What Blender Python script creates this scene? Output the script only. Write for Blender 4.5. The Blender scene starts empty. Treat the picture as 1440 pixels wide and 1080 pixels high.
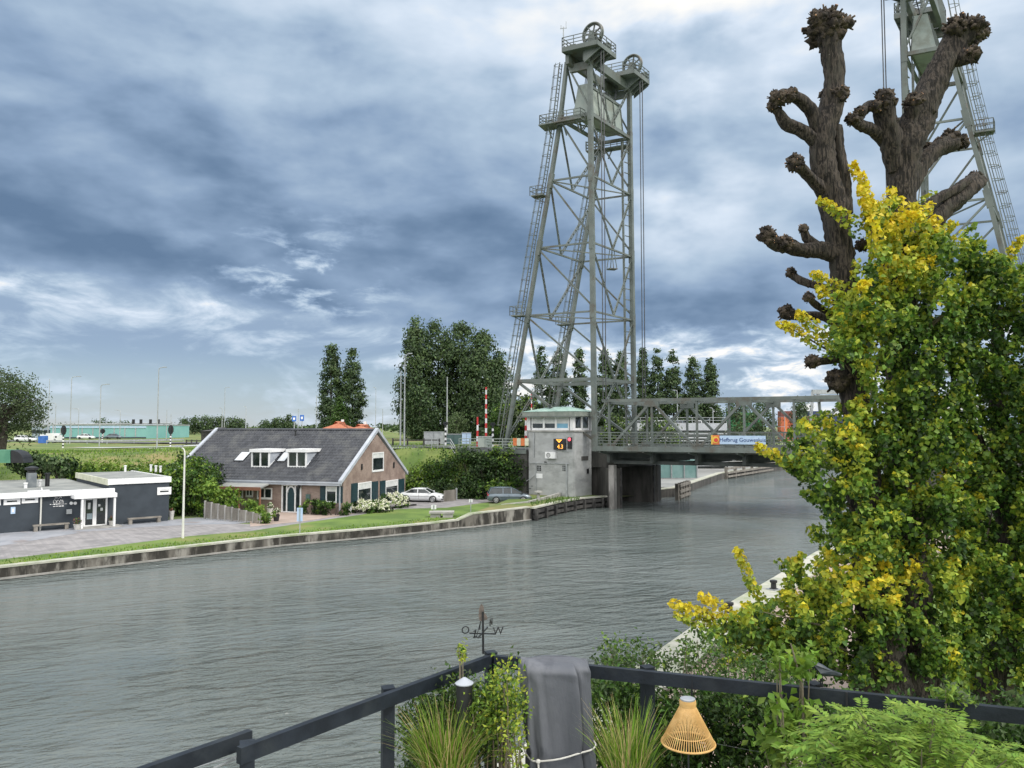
import bpy, math, random
import numpy as np
from mathutils import Vector, Matrix
from mathutils.geometry import tessellate_polygon

# ------------------------------------------------------------------ camera
SC = bpy.context.scene
F = 1081.0; PITCH = math.atan(60/1081.0); CAMH = 8.5
cd = bpy.data.cameras.new('camera'); cam = bpy.data.objects.new('camera', cd)
SC.collection.objects.link(cam); SC.camera = cam
cam.location = (0, 0, CAMH); cam.rotation_euler = (math.pi/2 + PITCH, 0, 0)
cd.sensor_fit = 'HORIZONTAL'; cd.sensor_width = 36; cd.lens = 36*F/1440
cd.clip_start = 0.05; cd.clip_end = 20000
# ------------------------------------------------------------------ light
SC.view_settings.view_transform = 'Standard'; SC.view_settings.look = 'None'
SC.view_settings.exposure = 0.42; SC.view_settings.gamma = 1
SUN_AZ = math.radians(118); SUN_EL = math.radians(48)     # azimuth from +Y towards +X
sl = bpy.data.lights.new('sun', 'SUN'); sl.energy = 1.5; sl.angle = math.radians(10); sl.color = (1, .95, .87)
so = bpy.data.objects.new('sun', sl); SC.collection.objects.link(so)
sd = Vector((math.sin(SUN_AZ)*math.cos(SUN_EL), math.cos(SUN_AZ)*math.cos(SUN_EL), math.sin(SUN_EL)))
so.rotation_euler = sd.to_track_quat('Z', 'Y').to_euler(); so.location = (20, -20, 60)

class NG:
    """tiny helper to write math with nodes"""
    def __init__(s, nt): s.nt = nt; s.n = nt.nodes; s.l = nt.links
    def inp(s, node, i, v):
        if v is None: return
        if isinstance(v, bpy.types.NodeSocket): s.l.new(v, node.inputs[i])
        else: node.inputs[i].default_value = v
    def m(s, op, a, b=None, c=None, clamp=False):
        k = s.n.new('ShaderNodeMath'); k.operation = op; k.use_clamp = clamp
        s.inp(k, 0, a); s.inp(k, 1, b); s.inp(k, 2, c); return k.outputs[0]
    def add(s, a, b): return s.m('ADD', a, b)
    def sub(s, a, b): return s.m('SUBTRACT', a, b)
    def mul(s, a, b): return s.m('MULTIPLY', a, b)
    def ss(s, x, a, b, lo=0.0, hi=1.0):
        k = s.n.new('ShaderNodeMapRange'); k.interpolation_type = 'SMOOTHSTEP'
        s.inp(k, 0, x); s.inp(k, 1, a); s.inp(k, 2, b); s.inp(k, 3, lo); s.inp(k, 4, hi); return k.outputs[0]
    def noise(s, vec, scale, detail=4, rough=.5, dist=0.0, col=False):
        k = s.n.new('ShaderNodeTexNoise'); s.inp(k, 'Vector', vec)
        k.inputs['Scale'].default_value = scale; k.inputs['Detail'].default_value = detail
        k.inputs['Roughness'].default_value = rough; k.inputs['Distortion'].default_value = dist
        return k.outputs['Color' if col else 'Fac']
    def mapv(s, vec, sc=(1,1,1), rot=(0,0,0), loc=(0,0,0)):
        k = s.n.new('ShaderNodeMapping'); s.inp(k, 'Vector', vec)
        k.inputs['Scale'].default_value = sc; k.inputs['Rotation'].default_value = rot; k.inputs['Location'].default_value = loc
        return k.outputs[0]
    def mix(s, f, a, b):
        k = s.n.new('ShaderNodeMix'); k.data_type = 'RGBA'; s.inp(k, 0, f)
        for i, v in ((6, a), (7, b)):
            if not isinstance(v, bpy.types.NodeSocket): v = (*v[:3], 1)
            s.inp(k, i, v)
        return k.outputs[2]
    def xyz(s, x, y, z):
        k = s.n.new('ShaderNodeCombineXYZ'); s.inp(k,0,x); s.inp(k,1,y); s.inp(k,2,z); return k.outputs[0]
    def sep(s, v):
        k = s.n.new('ShaderNodeSeparateXYZ'); s.inp(k,0,v); return k.outputs

def lin(r, g=None, b=None):
    c = (r, g, b) if g is not None else r
    return tuple(((x/255+.055)/1.055)**2.4 if x/255 > .04045 else x/255/12.92 for x in c)

def build_world():
    w = bpy.data.worlds.new('World'); SC.world = w; w.use_nodes = True
    nt = w.node_tree; nt.nodes.clear(); g = NG(nt)
    out = nt.nodes.new('ShaderNodeOutputWorld')
    sky = nt.nodes.new('ShaderNodeTexSky'); sky.sky_type = 'NISHITA'; sky.sun_disc = False
    sky.sun_elevation = SUN_EL; sky.sun_rotation = SUN_AZ; sky.air_density = 1.0; sky.dust_density = 0.1; sky.ozone_density = 1.5
    bg1 = nt.nodes.new('ShaderNodeBackground'); nt.links.new(sky.outputs[0], bg1.inputs[0]); bg1.inputs[1].default_value = .07
    tc = nt.nodes.new('ShaderNodeTexCoord'); d = tc.outputs['Generated']
    x, y, z = g.sep(d)
    az = g.m('ARCTAN2', x, y)                 # 0 straight ahead, + to the right (rad)
    el = g.m('ARCSINE', z)
    # cloud-plane coordinates: clouds flatten towards the horizon
    zz = g.add(g.m('MAXIMUM', z, 0.0), .16)
    P = g.xyz(g.m('DIVIDE', x, zz), g.m('DIVIDE', y, zz), 0.0)
    A = g.xyz(az, g.mul(el, 1.7), 0.0)
    n1 = g.noise(A, 2.6, 7, .55, .3)
    n2 = g.noise(g.mapv(A, (1,1,1), loc=(3.1,1.7,.4)), 7.0, 8, .58, .4)
    n3 = g.noise(g.mapv(A, (1,1.5,1), loc=(7.1,-2.7,.9)), 17.0, 7, .6, .3)
    m1 = g.noise(g.mapv(A, (1,1.25,1), loc=(5.3,2.2,3.1)), 3.6, 5, .48, .12)
    m2 = g.noise(g.mapv(A, (1,1.25,1), loc=(5.325,2.255,3.1)), 3.6, 5, .48, .12)
    relief = g.sub(m1, m2)
    nb = g.sub(n1, .5); ns = g.sub(n2, .5); nf = g.sub(n3, .5)
    # ---- tone of the heavy bank
    t = g.add(.272, g.mul(nb, .30)); t = g.add(t, g.mul(ns, .10)); t = g.add(t, g.mul(nf, .055)); t = g.add(t, g.mul(relief, .95))
    t = g.add(t, g.ss(el, .22, .52, 0, .13))                       # paler towards the top
    bump = lambda a0, e0, wa, we, amp: g.mul(g.m('EXPONENT', g.mul(-1.0, g.add(g.m('POWER', g.m('ABSOLUTE', g.m('DIVIDE', g.sub(az, a0), wa)), 2.0), g.m('POWER', g.m('ABSOLUTE', g.m('DIVIDE', g.sub(el, e0), we)), 2.0)))), amp)
    t = g.add(t, g.mul(bump(.27, .53, .30, .13, 1.0), g.ss(g.add(m1, nb), .30, .62, .12, .46)))                    # bright break upper right
    t = g.add(t, bump(.45, .33, .22, .16, .18))
    t = g.add(t, bump(-.10, .47, .24, .08, .07))
    t = g.add(t, bump(-.55, .21, .22, .05, -.10))
    t = g.add(t, bump(-.02, .27, .28, .09, -.06))
    t = g.add(t, bump(.34, .19, .2, .05, -.08))
    t = g.add(t, g.mul(bump(.22, .26, .10, .08, 1.0), g.ss(m1, .44, .64, 0, .30)))
    t = g.add(t, g.mul(bump(-.27, .18, .10, .06, 1.0), g.ss(n3, .50, .72, 0, .42)))
    # ---- lower edge of the bank and the pale band below
    edge = g.add(g.add(.165, g.mul(g.ss(az, -.5, -.05), -.045)), g.add(g.mul(nb, .06), g.add(g.mul(ns, .07), g.mul(nf, .03))))
    under = g.ss(el, g.add(edge, .016), g.sub(edge, .020))          # 1 below the edge
    lip = g.mul(g.ss(el, g.sub(edge, .065), g.sub(edge, .010)), under)
    n4 = g.noise(g.mapv(A, (1,1.55,1), loc=(1.3,5.7,2.2)), 6.0, 9, .58, .7)
    n5 = g.noise(g.mapv(A, (1,1.7,1), loc=(4.3,2.7,1.2)), 14.0, 8, .60, .5)
    puff = g.ss(g.add(g.mul(n4, .62), g.mul(n5, .42)), .46, .66)
    rightw = g.ss(az, -.22, .10)
    tl = g.add(.31, g.mul(puff, .24)); tl = g.add(tl, g.mul(g.mul(lip, .26), g.ss(n4, .40, .62)))
    tl = g.add(tl, g.mul(rightw, g.mul(g.ss(g.add(g.mul(n4, .5), g.mul(n5, .5)), .46, .62), g.ss(el, .16, .05, .12, .40))))
    tl = g.add(tl, g.ss(el, .10, .0, 0, .05))
    tone = g.m('MAXIMUM', g.add(g.mul(t, g.sub(1.0, under)), g.mul(tl, under)), .1)
    # unseen sky overhead and behind the viewer, made brighter to light the ground
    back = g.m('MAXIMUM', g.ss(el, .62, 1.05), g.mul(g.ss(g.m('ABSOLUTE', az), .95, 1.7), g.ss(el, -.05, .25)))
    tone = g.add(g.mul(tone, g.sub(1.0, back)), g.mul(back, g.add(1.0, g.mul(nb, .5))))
    cr = nt.nodes.new('ShaderNodeValToRGB'); nt.links.new(tone, cr.inputs[0]); e = cr.color_ramp
    e.elements[0].position = .08; e.elements[0].color = (*lin(92,117,147), 1)
    e.elements[1].position = 1.0; e.elements[1].color = (1, 1, 1, 1)
    for p, c in ((.17, lin(110,134,163)), (.28, lin(136,159,187)), (.42, lin(168,188,209)), (.62, lin(206,219,234)), (.82, lin(244,243,240))):
        k = e.elements.new(p); k.color = (*c, 1)
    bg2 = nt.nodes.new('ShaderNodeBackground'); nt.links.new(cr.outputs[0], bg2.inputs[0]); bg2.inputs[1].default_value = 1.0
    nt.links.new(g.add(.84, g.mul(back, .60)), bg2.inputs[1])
    # blue gaps low on the left and thin ones low on the right
    gap = g.mul(g.ss(el, .115, .055), g.sub(1.0, g.mul(puff, .85)))
    gap = g.mul(gap, g.ss(az, .4, -.1, .15, .75))
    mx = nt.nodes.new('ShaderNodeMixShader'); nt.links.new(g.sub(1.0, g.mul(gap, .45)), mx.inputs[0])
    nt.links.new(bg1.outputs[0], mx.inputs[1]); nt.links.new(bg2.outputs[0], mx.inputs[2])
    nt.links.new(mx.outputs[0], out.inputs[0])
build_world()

# ------------------------------------------------------------------ pixel helpers (photo pixels -> places in the world)
_c, _s = math.cos(PITCH), math.sin(PITCH)
def ray(px, py):
    u = (px-720)/F; v = (540-py)/F
    return Vector((u, _c - v*_s, _s + v*_c))
def at(px, py, Y):
    r = ray(px, py); return Vector((0,0,CAMH)) + r*(Y/r.y)
def gp(px, py, z):
    r = ray(px, py); return Vector((0,0,CAMH)) + r*((z-CAMH)/r.z)
def V2(x, y): return Vector((x, y, 0))
class Wall:
    """vertical plane through o along d (2D); n = outward normal. w(px,py) -> (s along d, z)"""
    def __init__(s, o, d, n): s.o = V2(*o); s.d = V2(*d).normalized(); s.n = V2(*n).normalized()
    def w(s, px, py, off=0.0):
        r = ray(px, py); o = s.o + s.n*off
        k = (o.x*s.n.x + o.y*s.n.y)/(r.x*s.n.x + r.y*s.n.y)
        p = Vector((0,0,CAMH)) + r*k
        return (p-o).dot(s.d), p.z
    def rect(s, x0, y0, x1, y1, off=0.0):
        xm, ym = (x0+x1)/2, (y0+y1)/2
        a = s.w(x0, ym, off)[0]; b = s.w(x1, ym, off)[0]; z1 = s.w(xm, y0, off)[1]; z0 = s.w(xm, y1, off)[1]
        return min(a,b), max(a,b), z0, z1
    def p(s, u, z, off=0.0): q = s.o + s.d*u + s.n*off; return Vector((q.x, q.y, z))

# ------------------------------------------------------------------ mesh builder
class MB:
    def __init__(s): s.v = []; s.f = []; s.mi = []; s.k = 0
    def face(s, pts, mi=None):
        i = len(s.v); s.v += [tuple(p) for p in pts]; s.f.append(tuple(range(i, i+len(pts)))); s.mi.append(s.k if mi is None else mi)
    def hexa(s, c):           # 8 corners: bottom ring 0-3, top ring 4-7
        i = len(s.v); s.v += [tuple(p) for p in c]
        for q in ((0,3,2,1),(4,5,6,7),(0,1,5,4),(1,2,6,5),(2,3,7,6),(3,0,4,7)):
            s.f.append(tuple(i+k for k in q)); s.mi.append(s.k)
    def box(s, c, size, rz=0.0):
        c = Vector(c); hx, hy, hz = size[0]/2, size[1]/2, size[2]/2
        ca, sa = math.cos(rz), math.sin(rz)
        R = lambda x, y, z: (c.x+x*ca-y*sa, c.y+x*sa+y*ca, c.z+z)
        s.hexa([R(-hx,-hy,-hz),R(hx,-hy,-hz),R(hx,hy,-hz),R(-hx,hy,-hz),R(-hx,-hy,hz),R(hx,-hy,hz),R(hx,hy,hz),R(-hx,hy,hz)])
    def bar(s, p, q, w, h=None, up=(0,0,1)):
        p, q = Vector(p), Vector(q); h = w if h is None else h
        d = (q-p).normalized(); up = Vector(up)
        if abs(d.dot(up)) > .98: up = Vector((.6,.8,0)) if abs(d.z) > .9 else Vector((0,0,1))
        sx = d.cross(up).normalized()*w/2; sy = sx.cross(d).normalized()*h/2
        s.hexa([p-sx-sy, p+sx-sy, p+sx+sy, p-sx+sy, q-sx-sy, q+sx-sy, q+sx+sy, q-sx+sy])
    def tube(s, pts, r, n=6, caps=True):
        pts = [Vector(p) for p in pts]; rs = r if isinstance(r, (list, tuple)) else [r]*len(pts)
        i0 = len(s.v); prev = None
        for k, p in enumerate(pts):
            d = (pts[min(k+1, len(pts)-1)] - pts[max(k-1, 0)]).normalized()
            if prev is None:
                a = d.orthogonal().normalized()
            else: a = (prev - d*prev.dot(d)).normalized()
            prev = a; b = d.cross(a)
            for j in range(n):
                t = 2*math.pi*j/n; s.v.append(tuple(p + (a*math.cos(t)+b*math.sin(t))*rs[k]))
        for k in range(len(pts)-1):
            for j in range(n):
                a = i0+k*n+j; b = i0+k*n+(j+1)%n
                s.f.append((a, b, b+n, a+n)); s.mi.append(s.k)
        if caps:
            s.f.append(tuple(i0+j for j in reversed(range(n)))); s.mi.append(s.k)
            e = i0+(len(pts)-1)*n; s.f.append(tuple(e+j for j in range(n))); s.mi.append(s.k)
    def lathe(s, c, prof, n=14):   # prof: (r, z)
        c = Vector(c); i0 = len(s.v)
        for r, z in prof:
            for j in range(n):
                t = 2*math.pi*j/n; s.v.append((c.x+r*math.cos(t), c.y+r*math.sin(t), c.z+z))
        for k in range(len(prof)-1):
            for j in range(n):
                a = i0+k*n+j; b = i0+k*n+(j+1)%n; s.f.append((a,b,b+n,a+n)); s.mi.append(s.k)
        s.f.append(tuple(i0+j for j in reversed(range(n)))); s.mi.append(s.k)
        e = i0+(len(prof)-1)*n; s.f.append(tuple(e+j for j in range(n))); s.mi.append(s.k)
    def ring(s, c, axis, R, r, n=24, m=6):
        c = Vector(c); ax = Vector(axis).normalized(); a = ax.orthogonal().normalized(); b = ax.cross(a); i0 = len(s.v)
        for k in range(n):
            t = 2*math.pi*k/n; d = a*math.cos(t)+b*math.sin(t)
            for j in range(m):
                u = 2*math.pi*j/m; s.v.append(tuple(c + d*(R+r*math.cos(u)) + ax*r*math.sin(u)))
        for k in range(n):
            for j in range(m):
                p = i0+k*m+j; q = i0+k*m+(j+1)%m; k2 = ((k+1)%n)*m
                s.f.append((p, i0+k2+j, i0+k2+(j+1)%m, q)); s.mi.append(s.k)
    def prism(s, poly, h0, h1):     # vertical prism from 2D polygon (ccw)
        n = len(poly); i = len(s.v)
        s.v += [(p[0],p[1],h0) for p in poly] + [(p[0],p[1],h1) for p in poly]
        for k in range(n): s.f.append((i+k, i+(k+1)%n, i+n+(k+1)%n, i+n+k)); s.mi.append(s.k)
        for t in tessellate_polygon([[Vector((p[0],p[1],0)) for p in poly]]):
            a = t if isinstance(t[0], int) else t
            v = [Vector((*poly[k][:2],0)) for k in a]
            if (v[1]-v[0]).cross(v[2]-v[0]).z < 0: a = (a[0],a[2],a[1])
            s.f.append(tuple(i+n+k for k in a)); s.mi.append(s.k)
            s.f.append(tuple(i+k for k in reversed(a))); s.mi.append(s.k)
    def extrude(s, poly3, vec):      # planar 3D polygon thickened by vec
        vec = Vector(vec); n = len(poly3); P = [Vector(p) for p in poly3]; i = len(s.v)
        s.v += [tuple(p) for p in P] + [tuple(p+vec) for p in P]
        for k in range(n): s.f.append((i+k, i+(k+1)%n, i+n+(k+1)%n, i+n+k)); s.mi.append(s.k)
        for t in tessellate_polygon([P]):
            s.f.append(tuple(i+n+k for k in t)); s.mi.append(s.k); s.f.append(tuple(i+k for k in reversed(t))); s.mi.append(s.k)
    def wbox(s, W, u0, u1, z0, z1, o0, o1):   # box on a Wall
        s.hexa([W.p(u0,z0,o0),W.p(u1,z0,o0),W.p(u1,z0,o1),W.p(u0,z0,o1),W.p(u0,z1,o0),W.p(u1,z1,o0),W.p(u1,z1,o1),W.p(u0,z1,o1)])
    def build(s, name, m, parent=None, smooth=False):
        me = bpy.data.meshes.new(name); me.from_pydata(s.v, [], s.f)
        ms = m if isinstance(m, (list, tuple)) else [m]
        for k in ms: me.materials.append(k)
        if len(ms) > 1: me.polygons.foreach_set('material_index', s.mi)
        if smooth: me.polygons.foreach_set('use_smooth', [True]*len(me.polygons))
        me.validate(); me.update()
        bm_fix(me)
        return link(name, me, parent)

def bm_fix(me):
    import bmesh
    b = bmesh.new(); b.from_mesh(me); bmesh.ops.recalc_face_normals(b, faces=b.faces); b.to_mesh(me); b.free()

def link(name, me, parent=None):
    o = bpy.data.objects.new(name, me); SC.collection.objects.link(o)
    if parent: put(o, parent)
    return o
def put(o, parent):
    o.parent = parent
    if parent.type == 'EMPTY': o.matrix_parent_inverse = Matrix.Translation(-parent.location)
def tag(o, label=None, cat=None, group=None, kind=None):
    for k, v in (('label', label), ('category', cat), ('group', group), ('kind', kind)):
        if v: o[k] = v
    return o
def thing(name, label, cat, loc=(0,0,0), group=None):
    o = bpy.data.objects.new(name, None); SC.collection.objects.link(o); o.location = loc; o.empty_display_size = .2
    return tag(o, label, cat, group)
def dup(root, loc, label, group=None):
    r = root.copy(); SC.collection.objects.link(r); r.location = loc; r['label'] = label
    if group: r['group'] = group
    for ch in root.children:
        c = ch.copy(); SC.collection.objects.link(c); c.parent = r; c.matrix_parent_inverse = ch.matrix_parent_inverse.copy()
        for g2 in ch.children:
            d = g2.copy(); SC.collection.objects.link(d); d.parent = c; d.matrix_parent_inverse = g2.matrix_parent_inverse.copy()
    return r
def text_mesh(name, body, size, m, frame, parent, depth=.01, align='CENTER'):
    """frame = 4x4 matrix: local x -> reading direction, y -> up, z -> out of the surface"""
    cu = bpy.data.curves.new('t', 'FONT'); cu.body = body; cu.size = size; cu.extrude = depth; cu.align_x = align; cu.align_y = 'CENTER'
    o = bpy.data.objects.new('t', cu); SC.collection.objects.link(o)
    dg = bpy.context.evaluated_depsgraph_get(); me = bpy.data.meshes.new_from_object(o.evaluated_get(dg))
    bpy.data.objects.remove(o); me.transform(frame); me.name = name; me.materials.clear(); me.materials.append(m)
    return link(name, me, parent)
def frame_of(o, x, y, z):
    x, y, z = Vector(x).normalized(), Vector(y).normalized(), Vector(z).normalized()
    return Matrix(((x.x,y.x,z.x,o[0]),(x.y,y.y,z.y,o[1]),(x.z,y.z,z.z,o[2]),(0,0,0,1)))

# ------------------------------------------------------------------ materials
def mat(name, c1, c2=None, scale=3.0, rough=.75, metal=0.0, bump=0.0, bscale=30.0, detail=5, stretch=(1,1,1), lo=.38, hi=.64, spec=.5, trans=0.0, c3=None, s3=.5):
    m = bpy.data.materials.new(name); m.use_nodes = True; nt = m.node_tree; g = NG(nt)
    b = nt.nodes['Principled BSDF']; b.inputs['Roughness'].default_value = rough; b.inputs['Metallic'].default_value = metal
    b.inputs['Specular IOR Level'].default_value = spec
    tc = nt.nodes.new('ShaderNodeTexCoord'); co = g.mapv(tc.outputs['Object'], stretch)
    if c2 is not None:
        col = g.mix(g.ss(g.noise(co, scale, detail, .6), lo, hi), c1, c2)
        if c3 is not None: col = g.mix(g.ss(g.noise(co, s3, 6, .65), .50, .66), col, c3)
        nt.links.new(col, b.inputs['Base Color'])
    else: b.inputs['Base Color'].default_value = (*c1, 1)
    if bump:
        k = nt.nodes.new('ShaderNodeBump'); k.inputs['Strength'].default_value = bump; k.inputs['Distance'].default_value = .05
        nt.links.new(g.noise(co, bscale, 4, .6), k.inputs['Height']); nt.links.new(k.outputs[0], b.inputs['Normal'])
    return m
def leaf_mat(name, c, var=.35, trans=.35, rough=.55):
    m = bpy.data.materials.new(name); m.use_nodes = True; nt = m.node_tree; g = NG(nt)
    b = nt.nodes['Principled BSDF']; out = nt.nodes['Material Output']
    gi = nt.nodes.new('ShaderNodeNewGeometry')
    k = nt.nodes.new('ShaderNodeHueSaturation'); k.inputs['Color'].default_value = (*c, 1)
    r = gi.outputs['Random Per Island']
    nt.links.new(g.add(1-var, g.mul(r, 2*var)), k.inputs['Value']); nt.links.new(g.add(.485, g.mul(g.m('FRACT', g.mul(r, 7.3)), .03)), k.inputs['Hue'])
    nt.links.new(k.outputs[0], b.inputs['Base Color']); b.inputs['Roughness'].default_value = rough
    b.inputs['Specular IOR Level'].default_value = .35
    t = nt.nodes.new('ShaderNodeBsdfTranslucent'); nt.links.new(k.outputs[0], t.inputs[0])
    mx = nt.nodes.new('ShaderNodeMixShader'); mx.inputs[0].default_value = trans
    nt.links.new(b.outputs[0], mx.inputs[1]); nt.links.new(t.outputs[0], mx.inputs[2]); nt.links.new(mx.outputs[0], out.inputs[0])
    return m
def emit_mat(name, c, st):
    m = bpy.data.materials.new(name); m.use_nodes = True; b = m.node_tree.nodes['Principled BSDF']
    b.inputs['Base Color'].default_value = (*c, 1); b.inputs['Emission Color'].default_value = (*c, 1); b.inputs['Emission Strength'].default_value = st
    return m
def brick_mat(name, ca, cb, mortar, sx, bump=.3, rot=(0,0,0)):
    m = bpy.data.materials.new(name); m.use_nodes = True; nt = m.node_tree; g = NG(nt); b = nt.nodes['Principled BSDF']
    tc = nt.nodes.new('ShaderNodeTexCoord'); x, y, z = g.sep(tc.outputs['Object'])
    br = nt.nodes.new('ShaderNodeTexBrick'); nt.links.new(g.xyz(g.add(x, g.mul(y, .75)), z, 0.0), br.inputs['Vector'])
    br.inputs['Scale'].default_value = sx; br.inputs['Color1'].default_value = (*ca,1); br.inputs['Color2'].default_value = (*cb,1); br.inputs['Mortar'].default_value = (*mortar,1)
    br.inputs['Mortar Size'].default_value = .012; br.inputs['Brick Width'].default_value = .5; br.inputs['Row Height'].default_value = .16
    n = g.noise(tc.outputs['Object'], .9, 5, .6)
    nt.links.new(g.mix(g.ss(n, .35, .7), br.outputs['Color'], tuple(v*.72 for v in ca)), b.inputs['Base Color'])
    b.inputs['Roughness'].default_value = .85
    return m
M = {}
def setup_mats():
    M['steel'] = mat('bridge_green_paint', (.110,.130,.120), (.155,.178,.166), .5, .5, 0, .05, 8, c3=(.10,.092,.075), s3=.55)
    M['steel_pale'] = mat('pale_green_steel', (.26,.31,.29), (.33,.37,.34), .5, .5, c3=(.2,.22,.19), s3=.4)
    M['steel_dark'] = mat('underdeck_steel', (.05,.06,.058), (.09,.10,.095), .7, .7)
    M['cable'] = mat('wire_rope', (.06,.065,.07), (.1,.1,.11), 3, .5, .4)
    M['concrete'] = mat('weathered_concrete', (.30,.295,.28), (.40,.39,.37), 1.2, .9, 0, .15, 14, c3=(.2,.195,.18), s3=.5, stretch=(1,1,.45))
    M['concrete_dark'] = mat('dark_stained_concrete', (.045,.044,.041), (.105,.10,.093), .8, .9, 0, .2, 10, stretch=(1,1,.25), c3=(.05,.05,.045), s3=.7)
    M['hut'] = mat('grey_rendered_block', (.34,.35,.35), (.41,.42,.42), .8, .85, 0, .12, 9, stretch=(1,1,2.2), c3=(.29,.30,.295), s3=.6)
    M['copper'] = mat('verdigris_roof', (.27,.42,.36), (.36,.50,.44), 1.2, .6, c3=(.22,.33,.29), s3=.8)
    M['white'] = mat('white_paint', (.74,.75,.76), (.82,.82,.82), 1.5, .5)
    M['offwhite'] = mat('cream_fascia', (.55,.56,.42), (.68,.68,.55), 1.2, .7)
    M['glass'] = mat('window_glass', (.012,.018,.02), (.03,.04,.045), .8, .06, spec=.8)
    M['glass_sky'] = mat('painted_sky_reflection_glass', (.16,.36,.52), (.25,.48,.62), .5, .12)  # blue sky reflection painted into the base colour
    M['blind'] = mat('white_blind', (.55,.57,.57), (.66,.67,.67), 2, .8)
    M['navy'] = mat('blue_black_wall_paint', (.030,.040,.052), (.040,.052,.066), .9, .7, 0, .05, 20)
    M['rail'] = mat('blue_black_painted_rail', (.008,.012,.018), (.015,.021,.030), 6, .55, 0, .10, 45, spec=.35, c3=(.022,.028,.034), s3=2.5)
    M['black'] = mat('black_plastic', (.012,.013,.015), (.02,.021,.023), 3, .5)
    M['rubber'] = mat('tyre_rubber', (.012,.012,.012), (.022,.022,.022), 8, .85)
    M['alu'] = mat('alloy_metal', (.45,.46,.48), (.55,.56,.57), 4, .35, .6)
    M['galv'] = mat('galvanised_steel', (.34,.36,.37), (.44,.46,.47), 2, .5, .3)
    M['lampwhite'] = mat('cream_lamp_post', (.62,.62,.58), (.70,.70,.66), 2, .5)
    M['red'] = mat('red_paint', (.52,.025,.03), (.6,.04,.04), 2, .5)
    M['orange'] = mat('orange_paint', (.62,.16,.05), (.7,.22,.07), 2, .5)
    M['brick'] = brick_mat('pinkish_brown_brick', (.265,.19,.16), (.33,.25,.21), (.31,.275,.25), 2.2)
    M['tile'] = mat('dark_glazed_roof_tile', (.022,.025,.032), (.052,.056,.066), 2.2, .40, 0, .08, 20, c3=(.075,.078,.080), s3=.6)
    M['verge'] = mat('grey_verge_board', (.36,.39,.44), (.44,.47,.52), 1, .6)
    M['shutter'] = mat('dark_teal_shutter', (.010,.035,.045), (.016,.046,.058), 3, .45)
    M['timber'] = mat('weathered_timber', (.17,.155,.135), (.27,.25,.22), 1.5, .85, 0, .2, 18, stretch=(1,1,.3))
    M['timber_dark'] = mat('tarred_timber', (.028,.027,.027), (.075,.072,.068), 1.5, .85, 0, .2, 14)
    M['timber_red'] = mat('red_brown_timber', (.16,.07,.04), (.22,.10,.06), 2, .7)
    M['quay'] = mat('stained_quay_concrete', (.030,.028,.023), (.15,.14,.12), 1.3, .9, 0, .25, 10, stretch=(1,1,.30), lo=.44, hi=.64, c3=(.27,.26,.23), s3=1.1)
    M['coping'] = mat('pale_coping', (.36,.37,.31), (.47,.46,.40), 1.3, .9, 0, .1, 15, c3=(.26,.30,.18), s3=.5)
    M['toe'] = mat('pale_toe_beam', (.24,.24,.22), (.34,.33,.31), 1.5, .9)
    M['grass'] = mat('grass', (.075,.135,.022), (.135,.21,.038), .35, .9, 0, .5, 9, c3=(.19,.19,.06), s3=.11)
    M['grass_wild'] = mat('rough_grass', (.085,.14,.03), (.16,.20,.055), .25, .95, 0, .6, 6, c3=(.24,.20,.085), s3=.09)
    M['field'] = mat('far_field', (.10,.15,.05), (.17,.20,.08), .02, .95, c3=(.2,.19,.11), s3=.008)
    M['paving'] = brick_mat('grey_violet_clinker_paving', (.255,.245,.25), (.305,.29,.29), (.22,.21,.21), 3.0)
    M['plaza'] = mat('blue_grey_paving', (.23,.245,.275), (.29,.30,.33), .8, .9, 0, .1, 25, c3=(.22,.20,.20), s3=.5)
    M['terracotta_paving'] = mat('pinkish_paving', (.33,.26,.22), (.39,.31,.27), .9, .9, 0, .1, 25)
    M['asphalt'] = mat('asphalt', (.075,.078,.08), (.11,.112,.115), .5, .9)
    M['pale_path'] = mat('pale_concrete_path', (.40,.42,.40), (.47,.49,.46), .4, .9)
    M['teal'] = mat('teal_cladding', (.18,.40,.39), (.22,.45,.43), .1, .5)
    M['teal_dark'] = mat('dark_teal_steel', (.06,.12,.11), (.09,.15,.14), .5, .5)
    M['grey_roof'] = mat('grey_bitumen_roof', (.20,.21,.205), (.28,.29,.275), .7, .9)
    M['redtile'] = mat('red_roof_tile', (.36,.12,.06), (.45,.17,.09), .8, .8)
    M['bark'] = mat('furrowed_bark', (.010,.008,.0065), (.072,.058,.047), 7.0, .95, 0, 1.0, 9, stretch=(2.6,2.6,.42), lo=.42, hi=.60, detail=9, c3=(.05,.045,.035), s3=1.5)
    M['bark_far'] = mat('bark', (.05,.042,.034), (.09,.078,.065), 2, .95)
    M['knob'] = mat('knotty_burl', (.018,.014,.011), (.105,.080,.058), 5.0, .95, 0, 1.0, 13, lo=.38, hi=.66)
    M['cut'] = mat('fresh_cut_wood', (.36,.18,.09), (.45,.27,.15), 9, .8)
    M['fabric'] = mat('grey_cover_fabric', (.085,.092,.108), (.125,.132,.150), 2.2, .66, 0, .10, 60, c3=(.065,.07,.084), s3=3.5, stretch=(1,1,.5))
    M['cord'] = mat('white_cord', (.6,.59,.55), (.7,.69,.65), 20, .8)
    M['rattan'] = mat('honey_rattan', (.52,.31,.10), (.64,.41,.16), 12, .6)
    M['planter'] = mat('pale_stone_planter', (.46,.45,.42), (.56,.55,.52), 4, .85)
    M['bluegrey'] = mat('blue_grey_planter_rim', (.26,.33,.36), (.32,.39,.42), 4, .6)
    M['terrace'] = mat('terrace_tiles', (.25,.25,.25), (.31,.31,.30), 2, .85)
    M['blue'] = mat('blue_paint', (.03,.12,.42), (.05,.16,.5), 2, .5)
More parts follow.
